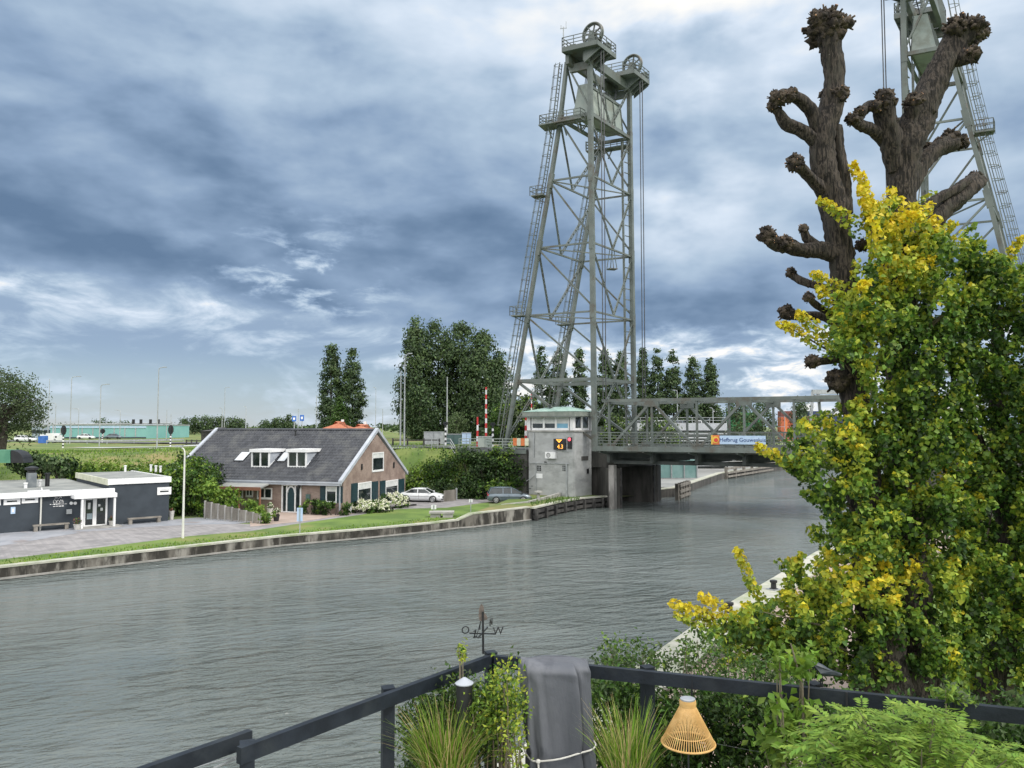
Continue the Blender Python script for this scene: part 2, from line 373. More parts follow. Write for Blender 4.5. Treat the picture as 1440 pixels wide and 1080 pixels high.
    M['skyblue'] = mat('light_blue_plastic', (.08,.33,.6), (.12,.4,.66), 2, .4)
    M['signblue'] = mat('pale_blue_sign', (.42,.56,.74), (.48,.61,.78), 2, .5)
    M['car_white'] = mat('white_car_paint', (.72,.74,.76), (.76,.78,.80), 2, .22, spec=.6)
    M['car_grey'] = mat('blue_grey_car_paint', (.13,.165,.20), (.16,.195,.23), 2, .22, .3, spec=.6)
    M['amber'] = emit_mat('amber_led', (1.0,.42,.06), 1.3)
    M['redlamp'] = emit_mat('red_signal', (1.0,.08,.12), 1.6)
    M['bulb'] = mat('milky_bulb', (.7,.68,.62), (.78,.76,.7), 5, .3)
    M['stem'] = mat('woody_stem', (.13,.11,.075), (.21,.18,.13), 8, .85)
    # leaves
    M['lf_dark'] = leaf_mat('leaf_dark', (.022,.050,.012), .4)
    M['lf_mid'] = leaf_mat('leaf_mid', (.060,.125,.020), .4)
    M['lf_light'] = leaf_mat('leaf_light', (.18,.285,.04), .35)
    M['lf_yg'] = leaf_mat('leaf_yellow_green', (.37,.43,.05), .3)
    M['lf_y'] = leaf_mat('leaf_yellow', (.66,.58,.045), .25)
    M['lf_gold'] = leaf_mat('leaf_gold', (.76,.62,.035), .2)
    M['pop_d'] = leaf_mat('poplar_dark', (.042,.074,.030), .4, .2)
    M['pop_m'] = leaf_mat('poplar_mid', (.075,.122,.045), .4, .25)
    M['pop_l'] = leaf_mat('poplar_light', (.105,.165,.055), .35, .3)
    M['bush_l'] = leaf_mat('bush_light', (.15,.26,.035), .35)
    M['flower'] = leaf_mat('cream_flower', (.82,.82,.66), .12, .2)
    M['wil'] = leaf_mat('willow_leaf', (.10,.14,.062), .35)
    M['wil_d'] = leaf_mat('willow_dark', (.055,.08,.038), .4)
    M['straw'] = leaf_mat('straw_blade', (.50,.40,.19), .3)
    M['blade'] = leaf_mat('green_blade', (.20,.33,.035), .35)
    M['blade_d'] = leaf_mat('dark_blade', (.10,.19,.028), .35)
    M['fern'] = leaf_mat('fern_leaflet', (.20,.31,.045), .35)
setup_mats()

def leaf_arrays(P, size, rng, nrm=None, spread=1.0, aspect=.62):
    """folded leaf blades: 4 verts, 2 tris each"""
    n = len(P); P = np.asarray(P, float)
    if nrm is None: N = rng.normal(size=(n,3)); N[:,2] += .5
    else: N = np.asarray(nrm, float) + rng.normal(size=(n,3))*spread
    N /= np.linalg.norm(N, axis=1)[:,None]+1e-9
    T = np.cross(N, rng.normal(size=(n,3))); T /= np.linalg.norm(T, axis=1)[:,None]+1e-9
    B = np.cross(N, T); sz = (np.asarray(size)*np.ones(n)*rng.uniform(.65,1.3,n))[:,None]
    v = np.empty((n,4,3))
    v[:,0] = P - T*sz*.5; v[:,2] = P + T*sz*.5 - N*sz*.08
    v[:,1] = P + B*sz*aspect*.5 + N*sz*.16; v[:,3] = P - B*sz*aspect*.5 + N*sz*.16
    f = (np.arange(n)*4)[:,None,None] + np.array([[0,1,2],[0,2,3]])[None]
    return v.reshape(-1,3), f.reshape(-1,3)
def tri_mesh(name, v, f, mats, midx=None, parent=None):
    me = bpy.data.meshes.new(name); v = np.ascontiguousarray(v, dtype=np.float32); f = np.ascontiguousarray(f, dtype=np.int32)
    k = f.shape[1]
    me.vertices.add(len(v)); me.vertices.foreach_set('co', v.ravel())
    me.loops.add(f.size); me.loops.foreach_set('vertex_index', f.ravel())
    me.polygons.add(len(f)); me.polygons.foreach_set('loop_start', np.arange(0, f.size, k, dtype=np.int32)); me.polygons.foreach_set('loop_total', np.full(len(f), k, dtype=np.int32))
    for m in mats: me.materials.append(m)
    if midx is not None: me.polygons.foreach_set('material_index', np.ascontiguousarray(midx, dtype=np.int32))
    me.update(calc_edges=True)
    return link(name, me, parent)
def leaves(name, P, size, mats, idx, rng, parent, nrm=None, spread=1.0, aspect=.62):
    v, f = leaf_arrays(P, size, rng, nrm, spread, aspect)
    return tri_mesh(name, v, f, mats, np.repeat(idx, 2), parent)

def crown_points(rng, base, h, prof, ncl, nleaf, rcl, lobes=.25, inner=.35, squash=.7):
    """leaf clumps inside a turned profile (t, radius); returns points, outward normals, clump shade"""
    ts = np.array([p[0] for p in prof]); rs = np.array([p[1] for p in prof])
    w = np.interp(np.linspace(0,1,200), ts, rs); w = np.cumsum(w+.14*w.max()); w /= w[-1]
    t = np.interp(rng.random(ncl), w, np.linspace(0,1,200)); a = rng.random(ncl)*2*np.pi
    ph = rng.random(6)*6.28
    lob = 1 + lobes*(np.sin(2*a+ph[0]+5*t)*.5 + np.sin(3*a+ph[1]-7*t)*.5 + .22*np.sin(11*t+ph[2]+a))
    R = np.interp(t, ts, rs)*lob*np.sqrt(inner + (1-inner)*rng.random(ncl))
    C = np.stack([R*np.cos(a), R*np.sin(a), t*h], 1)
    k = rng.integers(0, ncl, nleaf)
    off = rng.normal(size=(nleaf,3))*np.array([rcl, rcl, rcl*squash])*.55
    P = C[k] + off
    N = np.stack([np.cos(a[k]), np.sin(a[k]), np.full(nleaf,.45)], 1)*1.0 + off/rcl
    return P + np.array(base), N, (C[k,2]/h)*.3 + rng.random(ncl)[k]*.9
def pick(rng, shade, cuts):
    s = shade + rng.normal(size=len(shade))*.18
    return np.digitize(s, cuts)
# ================================================================== setting
BV = Vector((.9,-.436,0)); BNRM = Vector((-.436,-.9,0)); CV = Vector((.6,.8,0)); A0 = Vector((8.8,82,0)); SPAN = 30.0; RB = math.atan2(-.436,.9); LEGW = 9.0
def tp(d, e, z): q = A0 - BV*d + CV*e; return Vector((q.x,q.y,z))     # d = landward from the left tower, e = away along the canal
GZ = .70
def sheet(name, poly, z, m, kind='structure'):
    me = bpy.data.meshes.new(name); vs = [(p[0],p[1],z) for p in poly]
    fs = []
    for t in tessellate_polygon([[Vector((p[0],p[1],0)) for p in poly]]):
        v = [Vector((*poly[k][:2],0)) for k in t]
        if (v[1]-v[0]).cross(v[2]-v[0]).z < 0: t = (t[0],t[2],t[1])
        fs.append(tuple(t))
    me.from_pydata(vs, [], fs); me.materials.append(m); me.update()
    return tag(link(name, me), kind=kind)

QL = [(-95,-30),(-52,17.5),(-28.45,43.2),(-23.1,48.5),(-16.23,55.35),(-10.84,59.14),(-6.86,62.34),(-4.5,64.7),(-3.3,65.3),(1.68,70.45),(4.18,75.8),(6.95,80.2),(9.6,82.2)]
FAR = [(16.3,91),(20.6,95.5),(33.9,125),(53,151.6),(92,206),(150,280),(400,420)]
QR = [(-18,-12),(-7.5,5.6),(4.38,25.39),(8.13,31.6),(13.1,38.9),(18.2,46.6),(29.5,61.5),(36,70),(52,90),(75,118),(110,165),(165,240),(402,418)]

def water():
    m = bpy.data.materials.new('canal_water'); m.use_nodes = True; nt = m.node_tree; g = NG(nt); b = nt.nodes['Principled BSDF']
    tc = nt.nodes.new('ShaderNodeTexCoord'); o = tc.outputs['Object']
    gust = g.ss(g.noise(g.mapv(o,(1,1.5,1)), .05, 4, .55, .6), .36, .62)
    wv = g.mapv(o, (1,1,1), rot=(0,0,math.radians(-20)))
    h1 = g.m('POWER', g.noise(g.mapv(wv,(.50,1.35,1)), .95, 2, .45, .8), 1.6)
    h2 = g.noise(g.mapv(wv,(.75,1.5,1)), 3.1, 3, .55, .5)
    h3 = g.noise(wv, 9.0, 2, .5)
    h = g.add(g.mul(h1, g.add(.16, g.mul(gust, .74))), g.mul(h2, g.add(.10, g.mul(gust, .22)))); h = g.add(h, g.mul(h3, g.add(.01, g.mul(gust, .04))))
    bm = nt.nodes.new('ShaderNodeBump'); bm.inputs['Strength'].default_value = 1.0; bm.inputs['Distance'].default_value = .62
    nt.links.new(h, bm.inputs['Height']); nt.links.new(bm.outputs[0], b.inputs['Normal'])
    nt.links.new(g.mix(g.ss(g.noise(o, .06, 4, .6), .4, .6), (.108,.128,.122), (.136,.156,.150)), b.inputs['Base Color'])
    b.inputs['Roughness'].default_value = .035; b.inputs['IOR'].default_value = 1.333; b.inputs['Specular IOR Level'].default_value = .5
    mb = MB(); mb.face([(-600,-60,0),(600,-60,0),(600,440,0),(-600,440,0)])
    o = mb.build('water', m); tag(o, kind='structure')
water()

def terrain():
    sheet('ground', [(-4000,-300)]+[(-95,-30)]+QL[1:]+FAR+[(9000,12000),(-9000,12000)], GZ, M['field'])
    sheet('garden_ground', QR[::-1][0:1] and QR+[(9000,11000),(9000,-300),(-18,-300)], .82, M['grass'])
    # raised road bank: height field
    front = [(2,85),(-1,86.2),(-6.5,88.5),(-14,92),(-22,96),(-32,100),(-45,101),(-62,98),(-95,94),(-200,86),(-1600,70)]
    xs = np.unique(np.concatenate([np.linspace(-1600,-200,15), np.linspace(-200,-90,23), np.linspace(-90,8,71), np.linspace(8,40,12)]))
    ys = np.unique(np.concatenate([np.linspace(55,130,55), np.linspace(130,260,27), np.linspace(260,2600,14)]))
    X, Y = np.meshgrid(xs, ys, indexing='ij')
    best = np.full(X.shape, 1e9); sgn = np.ones(X.shape)
    for (x0,y0),(x1,y1) in zip(front[:-1], front[1:]):
        dx, dy = x1-x0, y1-y0; L = dx*dx+dy*dy
        t = np.clip(((X-x0)*dx+(Y-y0)*dy)/L, 0, 1); d = np.hypot(X-x0-t*dx, Y-y0-t*dy); cr = dx*(Y-y0)-dy*(X-x0)
        k = d < best; best = np.where(k, d, best); sgn = np.where(k, np.sign(cr), sgn)
    f1 = -sgn*best
    # right limit: line from the abutment away from the viewer
    n = np.array([-.97,-.22]); f2 = (X-4.0)*n[0] + (Y-93)*n[1] + (Y-93)*.45*0
    f2 = -(X-(2-(Y-92)*.22))
    W = np.interp(X, [-80,-36,-20,-12,0], [20,19,9,5,3.5])
    ss = lambda t: np.clip(t,0,1)**2*(3-2*np.clip(t,0,1))
    hz = np.minimum(ss(1+f1/W), ss(1+f2/7.0))
    Z = GZ-.06 + (np.interp(X+Y*.25,[-35,8],[5.0,5.95])-GZ+.06)*hz
    rng = np.random.default_rng(4)
    Z += np.where((hz>.03), np.sin(X*.9+Y*.7)*.02+np.sin(X*.31-Y*.43+1)*.03, 0)*np.where(np.abs(X)<150,1,0)
    ni, nj = X.shape; v = np.stack([X,Y,Z],-1).reshape(-1,3); idx = np.arange(ni*nj).reshape(ni,nj)
    f = np.stack([idx[:-1,:-1],idx[1:,:-1],idx[1:,1:],idx[:-1,1:]],-1).reshape(-1,4)
    keep = (hz.reshape(-1)[f].max(1) > .004)
    # leave the canal and the abutment free
    cx = v[f].mean(1); rel = cx[:,:2]-np.array([A0.x,A0.y]); sol = np.linalg.solve(np.array([[-.9,.6],[.436,.8]]), rel.T); d = sol[0]; e = sol[1]
    keep &= ~((d < 15.5) & (e > -1.0) & (e < 10.5)) & ~((d < 1) & (e < 12)) & ~((e < -.7) & (d < 13.5))
    o = tri_mesh('embankment', v, f[keep], [M['grass_wild']]); tag(o, kind='structure')
    for p in o.data.polygons: p.use_smooth = True
    def hfun(x,y):
        i=int(np.clip(np.searchsorted(xs,x)-1,0,len(xs)-2)); j=int(np.clip(np.searchsorted(ys,y)-1,0,len(ys)-2)); u=(x-xs[i])/(xs[i+1]-xs[i]); w=(y-ys[j])/(ys[j+1]-ys[j])
        return float(Z[i,j]*(1-u)*(1-w)+Z[i+1,j]*u*(1-w)+Z[i,j+1]*(1-u)*w+Z[i+1,j+1]*u*w)
    return hfun
HF = terrain()
def strip(name,pts,hw,m,dz=.10,step=3.0):
    P=[Vector((p[0],p[1],0)) for p in pts]; Q=[]
    for a,b in zip(P[:-1],P[1:]):
        n=max(1,int((b-a).length/step)); Q+=[a.lerp(b,k/n) for k in range(n)]
    Q.append(P[-1]); V=[];Fs=[]
    for k,p in enumerate(Q):
        d=(Q[min(k+1,len(Q)-1)]-Q[max(k-1,0)]).normalized(); n=Vector((-d.y,d.x,0))*hw
        for q in (p+n,p,p-n): V.append((q.x,q.y,max(HF(q.x,q.y),HF(p.x,p.y))+dz))
    for k in range(len(Q)-1):
        for j in range(2): a=k*3+j; Fs.append((a,a+1,a+4,a+3))
    o=tri_mesh(name,np.array(V),np.array(Fs),[m]); tag(o,kind='structure'); return o

def flats():
    z = GZ
    # road along the bank, grass verge, parking court
    road_in = [gp(x,y,z) for x,y in [(-160,812),(0,787),(140,770),(267,754),(352,747),(430,735),(500,725),(560,716),(628,714),(687,706)]]
    quay_in = [Vector((p[0],p[1],0)) for p in QL]
    off = []
    for i,p in enumerate(quay_in[2:9]): off.append((p.x-.45, p.y+.5))
    sheet('grass_verge', [(-52.4,18.1)]+off+[(-2.0,72.0),(-2.4,79.4)]+[(p.x,p.y) for p in road_in[::-1][1:]]+[(-62,30)], z+.012, M['grass'])
    b1 = [(p.x,p.y) for p in road_in]
    sheet('road', b1+[(2.5,82.0),(-1,88),(-9,84),(-11.2,81.6),(-15.2,67.6),(-20.0,70.0),(-20.6,61.9),(-24,63.2),(-30.5,62.0),(-37.7,55.8),(-52,43)], z+.008, M['paving'])
    W = [gp(x,y,z) for x,y in [(-140,760),(0,768),(120,748),(210,741),(268,738),(330,737),(366,733)]]
    sheet('plaza', [(p.x,p.y) for p in W]+[(-22.3,64.6),(-27.0,66.5),(-31.6,62.2),(-38.5,56.2),(-52,44.6)], z+.016, M['plaza'])
    T = [gp(x,y,z) for x,y in [(352,741),(430,733),(500,722),(486,717)]]
    sheet('front_yard', [(p.x,p.y) for p in T]+[(-15.4,69.3),(-22.5,71.4),(-22.4,66.2)], z+.020, M['terracotta_paving'])
    # roads on the raised level
    strip('highway', [tp(16.2,4.6,0)[:2],(-18,102),(-36,124),(-68,158),(-116,185),(-250,240),(-600,330)], 5.0, M['asphalt'])
    P = [gp(x,y,5.05) for x,y in [(104,629.2),(160,629.8),(215,630),(262,629.2),(300,628)]]
    strip('cycle_path', [(p.x,p.y) for p in P], 2.4, M['pale_path'], .06)
    P = [gp(x,y,6.02) for x,y in [(545,629.2),(610,629.2),(640,628.8),(630,627.2),(545,627.2)]]
    strip('pavement', [(P[0].x,P[0].y),(P[2].x,P[2].y-1)], 1.2, M['pale_path'], .05)
    P = [at(x,y,40) for x,y in [(0,0)]]
    # far quay
    a = FAR
    sheet('far_quay', [(p[0]-.6,p[1]) for p in a[1:5]]+[(70,206),(30,150),(12,112),(13,97)], 1.02, mat('quay_paving',(.23,.235,.23),(.29,.295,.285),.3,.9,c3=(.19,.19,.185),s3=.1))
    # towpath on the near side
    rq = [(4.38,25.39),(8.13,31.6),(13.1,38.9),(18.2,46.6),(29.5,61.5)]
    n = Vector((.8,-.6,0))
    sheet('towpath', [(x+n.x*1.4,y+n.y*1.4) for x,y in [(-7.5,5.6)]+rq]+[(x+n.x*6,y+n.y*6) for x,y in (rq[::-1]+[(-7.5,5.6)])], .84, M['terracotta_paving'])
flats()

def quay_run(name, pts, tops, label, cat='quay wall', cw=.55, toe=True, m='quay'):
    """retaining wall along pts (land on the left of the walking direction is given by sign)"""
    t = thing(name, label, cat, (pts[0][0],pts[0][1],0))
    w = MB(); cp = MB(); to = MB()
    P = [Vector((p[0],p[1],0)) for p in pts]; L = []
    for i in range(len(P)):
        d = (P[min(i+1,len(P)-1)]-P[max(i-1,0)]).normalized(); L.append(Vector((-d.y,d.x,0)))
    for i in range(len(P)-1):
        a,b,la,lb = P[i],P[i+1],L[i],L[i+1]; za,zb = tops[i],tops[i+1]
        def q(p,l,o,z): r = p+l*o; return (r.x,r.y,z)
        w.hexa([q(a,la,0,-1.2),q(b,lb,0,-1.2),q(b,lb,.5,-1.2),q(a,la,.5,-1.2),q(a,la,0,za-.11),q(b,lb,0,zb-.11),q(b,lb,.5,zb-.11),q(a,la,.5,za-.11)])
        cp.hexa([q(a,la,-.04,za-.108),q(b,lb,-.04,zb-.108),q(b,lb,cw,zb-.108),q(a,la,cw,za-.108),q(a,la,-.04,za),q(b,lb,-.04,zb),q(b,lb,cw,zb),q(a,la,cw,za)])
        if toe: to.hexa([q(a,la,-.16,.03),q(b,lb,-.16,.03),q(b,lb,-.003,.03),q(a,la,-.003,.03),q(a,la,-.16,.13),q(b,lb,-.16,.13),q(b,lb,-.003,.13),q(a,la,-.003,.13)])
    w.build('wall', M[m], t); cp.build('coping', M['coping'], t)
    if toe: to.build('toe_beam', M['toe'], t)
    return t
quay_run('quay_wall', QL[:8], [.76]*8, 'long low stained concrete quay wall with pale coping below the grass verge')
quay_run('quay_wall', QL[7:10], [.76,1.22,1.24], 'higher streaked concrete quay wall that ends before the dark timber fender')
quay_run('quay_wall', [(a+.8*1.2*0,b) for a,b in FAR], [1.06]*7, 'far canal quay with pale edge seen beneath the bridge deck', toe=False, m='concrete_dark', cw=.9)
tt = quay_run('quay_wall', QR[:7][::-1], [.98]*7, 'pale concrete quay edge beside the pinkish towpath under the trees', cw=1.45)

def right_pier_etc():
    t = thing('bridge_pier', 'dark concrete pier with rounded end carrying the left lift tower over the water', 'bridge pier', tp(0,0,0))
    mb = MB()
    pl = [tp(-2.2,-.5,0),tp(-2.6,.2,0),tp(-2.6,.7,0),tp(1.2,3.3,0),tp(14.5,3.3,0),tp(14.5,7.6,0),tp(-2.6,7.6,0),tp(-2.75,9.0,0),tp(-2.5,10.2,0),tp(-1.7,11.0,0),tp(-.6,11.3,0),tp(16,11.3,0),tp(16,-1.2,0),tp(7.4,-1.2,0),tp(7.4,2.9,0),tp(1.4,2.9,0)]
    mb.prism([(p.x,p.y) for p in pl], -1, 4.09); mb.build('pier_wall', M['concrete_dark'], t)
    mb = MB()
    for e in (.45,8.0,8.8): mb = MB(); q = tp(-2.66,e,0); mb.box((q.x,q.y,2.0),(.14,.30,4.4),RB); mb.build('fender_beam', M['timber_dark'], t)
    mb = MB(); q0,q1 = tp(-2.35,-.75,0),tp(-2.3,-.4,0)
    mb.bar((q0.x,q0.y,-.4),(q0.x,q0.y,4.5),.6); mb.build('corner_pillar', mat('stained_pillar_concrete',(.16,.155,.145),(.30,.29,.275),1.2,.9,0,.15,14,c3=(.09,.085,.08),s3=.8,stretch=(1,1,.4)), t)
    mb = MB(); pl = [tp(-1.2,1.9,0),tp(-1.2,10.6,0),tp(15.9,10.9,0),tp(15.9,-1.0,0),tp(7.3,-1.0,0),tp(7.3,1.9,0)]
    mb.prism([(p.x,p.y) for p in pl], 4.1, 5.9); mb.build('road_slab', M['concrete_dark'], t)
    # same kind of pier on the near bank
    t = thing('bridge_pier', 'dark concrete pier under the right lift tower behind the pollard trees', 'bridge pier', A0+BV*SPAN)
    mb = MB(); R = lambda d,e: A0+BV*(SPAN+d)+CV*e
    pl = [R(-2.4,-1),R(16,-1),R(16,11),R(-1,11),R(-2.4,9.5)]
    mb.prism([(p.x,p.y) for p in pl], -1, 4.1); mb.build('pier_wall', M['concrete_dark'], t)
    mb = MB(); pl = [R(1.2,-1),R(30,-1),R(30,10.8),R(1.2,10.8)]
    mb.prism([(p.x,p.y) for p in pl], 4.1, 5.9); mb.build('road_slab', M['concrete_dark'], t)
right_pier_etc()
sheet('raised_bank', [(-3.5,66.0),(-3.2,65.75),(1.55,70.75),(4.0,75.9),(6.75,80.5),(9.4,82.6),(5.5,86),(.8,83.6),(-1.6,73.4)], 1.14, M['grass_wild'])
sheet('road_deck', [tp(-1.2,2.0,0)[:2],tp(-1.2,9.6,0)[:2],tp(16.0,9.6,0)[:2],tp(16.0,-.6,0)[:2],tp(7.2,-.6,0)[:2],tp(7.2,2.0,0)[:2]], 5.96, M['asphalt'])

# ================================================================== lift towers
def lace(mb, p, q, w, up, t=.085, step=.62):
    """two flanges with rungs between them"""
    p, q = Vector(p), Vector(q); d = (q-p).normalized(); s = d.cross(Vector(up)).normalized()*w/2
    mb.bar(p-s,q-s,t,t*1.3,up); mb.bar(p+s,q+s,t,t*1.3,up)
    n = int((q-p).length/step)
    for k in range(1,n):
        c = p+(q-p)*(k/n); mb.bar(c-s,c+s,.09,.11,up)
def railing(mb, pts, h=1.05, n=2, r=.055, post=1.3):
    for a,b in zip(pts[:-1],pts[1:]):
        a,b = Vector(a),Vector(b)
        for k in range(1,n+1): z = Vector((0,0,h*k/n)); mb.bar(a+z,b+z,r)
        m = max(1,round((b-a).length/post))
        for k in range(m+1): c = a+(b-a)*(k/m); mb.bar(c,c+Vector((0,0,h)),r)
NODES = [(6.0,10.6),(13.6,9.2),(20.9,7.8),(28.4,6.45),(35.8,5.0),(42.6,3.8),(48.9,3.0)]
def tower(origin, out, label):
    t = thing('lift_tower', label, 'lift bridge tower', (origin.x,origin.y,6))
    def P(d,e,z): q = origin + out*d + CV*e; return Vector((q.x,q.y,z))
    lean = lambda z: .30*(z-6)/43
    dz = lambda z: float(np.interp(z,[n[0] for n in NODES],[n[1] for n in NODES]))
    S = M['steel']
    for e in (0,LEGW):                              # canal-side legs
        mb = MB(); mb.bar(P(0,e,5.9),P(lean(48.9),e,48.9),.44,.50,CV)
        for z,_ in NODES[1:6]: mb.bar(P(lean(z)+.02,e,z-.75),P(lean(z)+.02,e,z+.75),.49,.58,CV)
        mb.build('leg', S, t)
    for e in (0,LEGW):                              # sloping legs
        mb = MB()
        for (z0,d0),(z1,d1) in zip(NODES[:-1],NODES[1:]): mb.bar(P(d0,e,z0),P(d1,e,z1),.36,.42,CV)
        for z,d in NODES[1:6]: mb.bar(P(dz(z-.8)-.02,e,z-.8),P(dz(z+.8)-.02,e,z+.8),.54,.44,CV)
        mb.build('leg', S, t)
    def brace(p,q,w,h):
        m = MB(); m.bar(p,q,w,h,CV); m.build('diagonal_brace', S, t)
    def lbrace(p,q,w):
        m = MB(); lace(m,p,q,w,out); m.build('laced_brace', S, t)
    for i,(z,d) in enumerate(NODES[1:6],1):
        hz = MB()
        w = .36 if i in (1,5) else .19
        for e in (0,LEGW): hz.bar(P(d,e,z),P(lean(z),e,z),w*.8,w)
        hz.bar(P(d,0,z),P(d,LEGW,z),w*.8,w); hz.bar(P(lean(z),0,z),P(lean(z),LEGW,z),w*.8,w)
        # plan bracing
        hz.bar(P(d,0,z),P(lean(z),LEGW,z),.12,.12)
        hz.build('girder_frame', S, t)
    for i in range(2,7):
        z1,d1 = NODES[i]; z0,d0 = NODES[i-1]
        zt = z1-.2
        for e in (0,LEGW): brace(P(d1,e,zt),P(lean(z0),e,z0+.5),.165,.19)
        for dd1,dd0 in ((d1,d0),(lean(z1),lean(z0))):
            for e in (0,LEGW):
                f = P(dd0,LEGW/2,z0+.1)
                lbrace(P(dd1,e,zt-.2),f,.28)
    z1,d1 = NODES[1]; z0,d0 = NODES[0]
    for e in (0,LEGW): brace(P(d1,e,z1),P(lean(z0),e,z0+1.0),.24,.30)
    for dd1,dd0 in ((d1,d0),(0,0)):
        for e in (0,LEGW): lbrace(P(dd1,LEGW/2,z1-.2),P(dd0*.93+dd1*.07,e,z0+(1.0 if dd0 else 2.4)),.36)
    # guide rails beside the vertical legs
    for e,s in ((1.0,1),(LEGW-1.0,-1)):
        g = MB()
        g.bar(P(.45,e,6.2),P(.75,e,42),.20,.20,CV)
        for z in np.arange(7,42,1.25): g.bar(P(.45,e,z),P(.30,e-s*.8,z),.09,.09)
        g.build('guide_rail', S, t)
    # caged ladders with landings on the sloping legs
    for e,zt in ((0,48.9),(LEGW,48.9)):
        l = MB(); s = -.5 if e == 0 else .5
        zs = np.arange(6.4,zt,.45)
        for q in (-.24,.24):
            for (za,da),(zb,db) in zip(NODES[:-1],NODES[1:]): l.bar(P(da+.62,e+q+s*.3,za),P(db+.62,e+q+s*.3,zb),.075,.075,CV)
        for z in zs: l.bar(P(dz(z)+.62,e-.24+s*.3,z),P(dz(z)+.62,e+.24+s*.3,z),.05,.05)
        for k,z in enumerate(np.arange(8.6,zt,1.25)):
            d = dz(z)+.62; cs = e+s*.3; pr_ = None
            for a in np.linspace(0,math.pi,6):
                p = P(d+.78*math.sin(a),cs+.40*math.cos(a),z+.1)
                if pr_ is not None: l.bar(pr_,p,.042,.042)
                pr_ = p
        for a in (.6,math.pi/2,math.pi-.6):
            for (za,da),(zb,db) in zip(NODES[:-1],NODES[1:]):
                za2 = max(za,8.6)
                if zb <= za2: continue
                l.bar(P(dz(za2)+.62+.78*math.sin(a),e+s*.3+.40*math.cos(a),za2),P(db+.62+.78*math.sin(a),e+s*.3+.40*math.cos(a),zb),.045,.045,CV)
        l.build('caged_ladder', S, t)
        for z in ((20.9,34.2) if e == 0 else (20.9,)):
            ld = MB(); d = dz(z); 
            ld.box(P(d+1.0,e+s*.3,z),(1.5,1.2,.14),math.atan2(out.y,out.x))
            railing(ld,[P(d+.3,e+s*.3-.6,z),P(d+1.75,e+s*.3-.6,z),P(d+1.75,e+s*.3+.6,z),P(d+.3,e+s*.3+.6,z)],1.05,2,.06,.6)
            ld.bar(P(d+.1,e,z-.9),P(d+1.6,e+s*.3,z-.05),.1)
            ld.build('ladder_landing', S, t)
    # walkways just under the counterweight
    for e in ((0,LEGW) if out.x < 0 else ()):
        wk = MB(); s = -1 if e == 0 else 1; z = 41.9
        for k in range(2): wk.bar(P(5.6,e+s*(.25+.7*k),z),P(.8,e+s*(.25+.7*k),z),.5,.16)
        wk.box(P(4.8,e+s*.5,z-.12),(1.9,1.9,.12),math.atan2(out.y,out.x))
        railing(wk,[P(.8,e+s*.15,z),P(.8,e+s*1.1,z),P(5.65,e+s*1.1,z),P(5.65,e-s*.3,z)],1.1,3,.065,.8)
        railing(wk,[P(5.65,e-s*.1,z),P(4.2,e-s*.1,z)],1.1,3,.065,.8)
        for d in (1.4,3.0,4.8): wk.bar(P(d,e+s*.9,z-.1),P(d,e+s*.1,z-1.3),.12)
        wk.build('walkway', S, t)
    # head of the tower: two sheave platforms joined by a girder
    z = 49.75
    gd = MB()
    for d in (.25,2.3): gd.bar(P(d,-1.2,z-1.1),P(d,LEGW+1.0,z-1.1),.42,1.0)
    gd.bar(P(.25,0,z-1.7),P(2.6,0,z-1.7),.4,.9); gd.bar(P(.25,LEGW,z-1.7),P(2.6,LEGW,z-1.7),.4,.9)
    for e in (0,LEGW):
        for q in (-1.2,-.4,.4,1.2):            # tapered brackets
            a = P(-1.5,e+q,z-.45)
            gd.extrude([P(.3,e+q-.05,z-.45),P(-1.5,e+q-.05,z-.45),P(-1.5,e+q-.05,z-.7),P(.3,e+q-.05,z-1.9)], CV*.1)
    gd.build('head_girder', S, t)
    for e in (0,LEGW):
        pl = MB(); c = P(.15,e,z-.25)
        e0,e1 = (e-1.9,e+2.2) if e == 0 else (e-2.6,e+1.25)
        poly = [P(-1.55,e0,0),P(-1.55,e1,0),P(2.45,e1,0),P(2.45,e0,0)]
        if out.x > 0: poly = poly[::-1]
        pl.prism([(p.x,p.y) for p in poly], z-.5, z-.32)
        cs = [P(-1.55,e0,z-.3),P(-1.55,e1,z-.3),P(2.45,e1,z-.3),P(2.45,e0,z-.3)]
        for a,b in zip(cs,cs[1:]+cs[:1]): pl.bar(a,b,.12,.5)
        fl = pl.build('sheave_platform', S, t)
        rl = MB(); cs2 = [Vector((p.x,p.y,z-.1)) for p in cs]; railing(rl,cs2+cs2[:1],1.15,3,.065,1.15); rl.build('railing', S, fl)
        for bp,bs in ((P(-1.0,e+1.1,z+.25),(.9,.7,1.1)),(P(1.7,e-.9,z+.1),(.7,.6,.7))):
            bx = MB(); bx.box(bp,bs,math.atan2(out.y,out.x)); bx.build('equipment_box', S, fl)
        sh = MB(); c = P(-.45,e-.7,z+1.3)
        for q in (-.16,.16): sh.ring(c+CV*q,CV,1.18,.11,40,6)
        sh.ring(c,CV,1.06,.10,40,6); sh.lathe(c-Vector((0,0,0)),[(.01,-.02),(.02,.02)],4)
        for k in range(8):
            a = k*math.pi/4+.2; sh.bar(c,c+out*math.cos(a)*1.1+Vector((0,0,math.sin(a)*1.1)),.13,.13,CV)
        sh.tube([c-CV*.42,c+CV*.42],.22,12)
        w = sh.build('rope_sheave', S, t)
        br = MB(); 
        for q in (-.38,.38):
            br.extrude([c+CV*q-out*.55-Vector((0,0,1.25)),c+CV*q+out*.55-Vector((0,0,1.25)),c+CV*q+out*.2+Vector((0,0,.25)),c+CV*q-out*.2+Vector((0,0,.25))],CV*.08)
        br.build('bearing_stand', S, w)
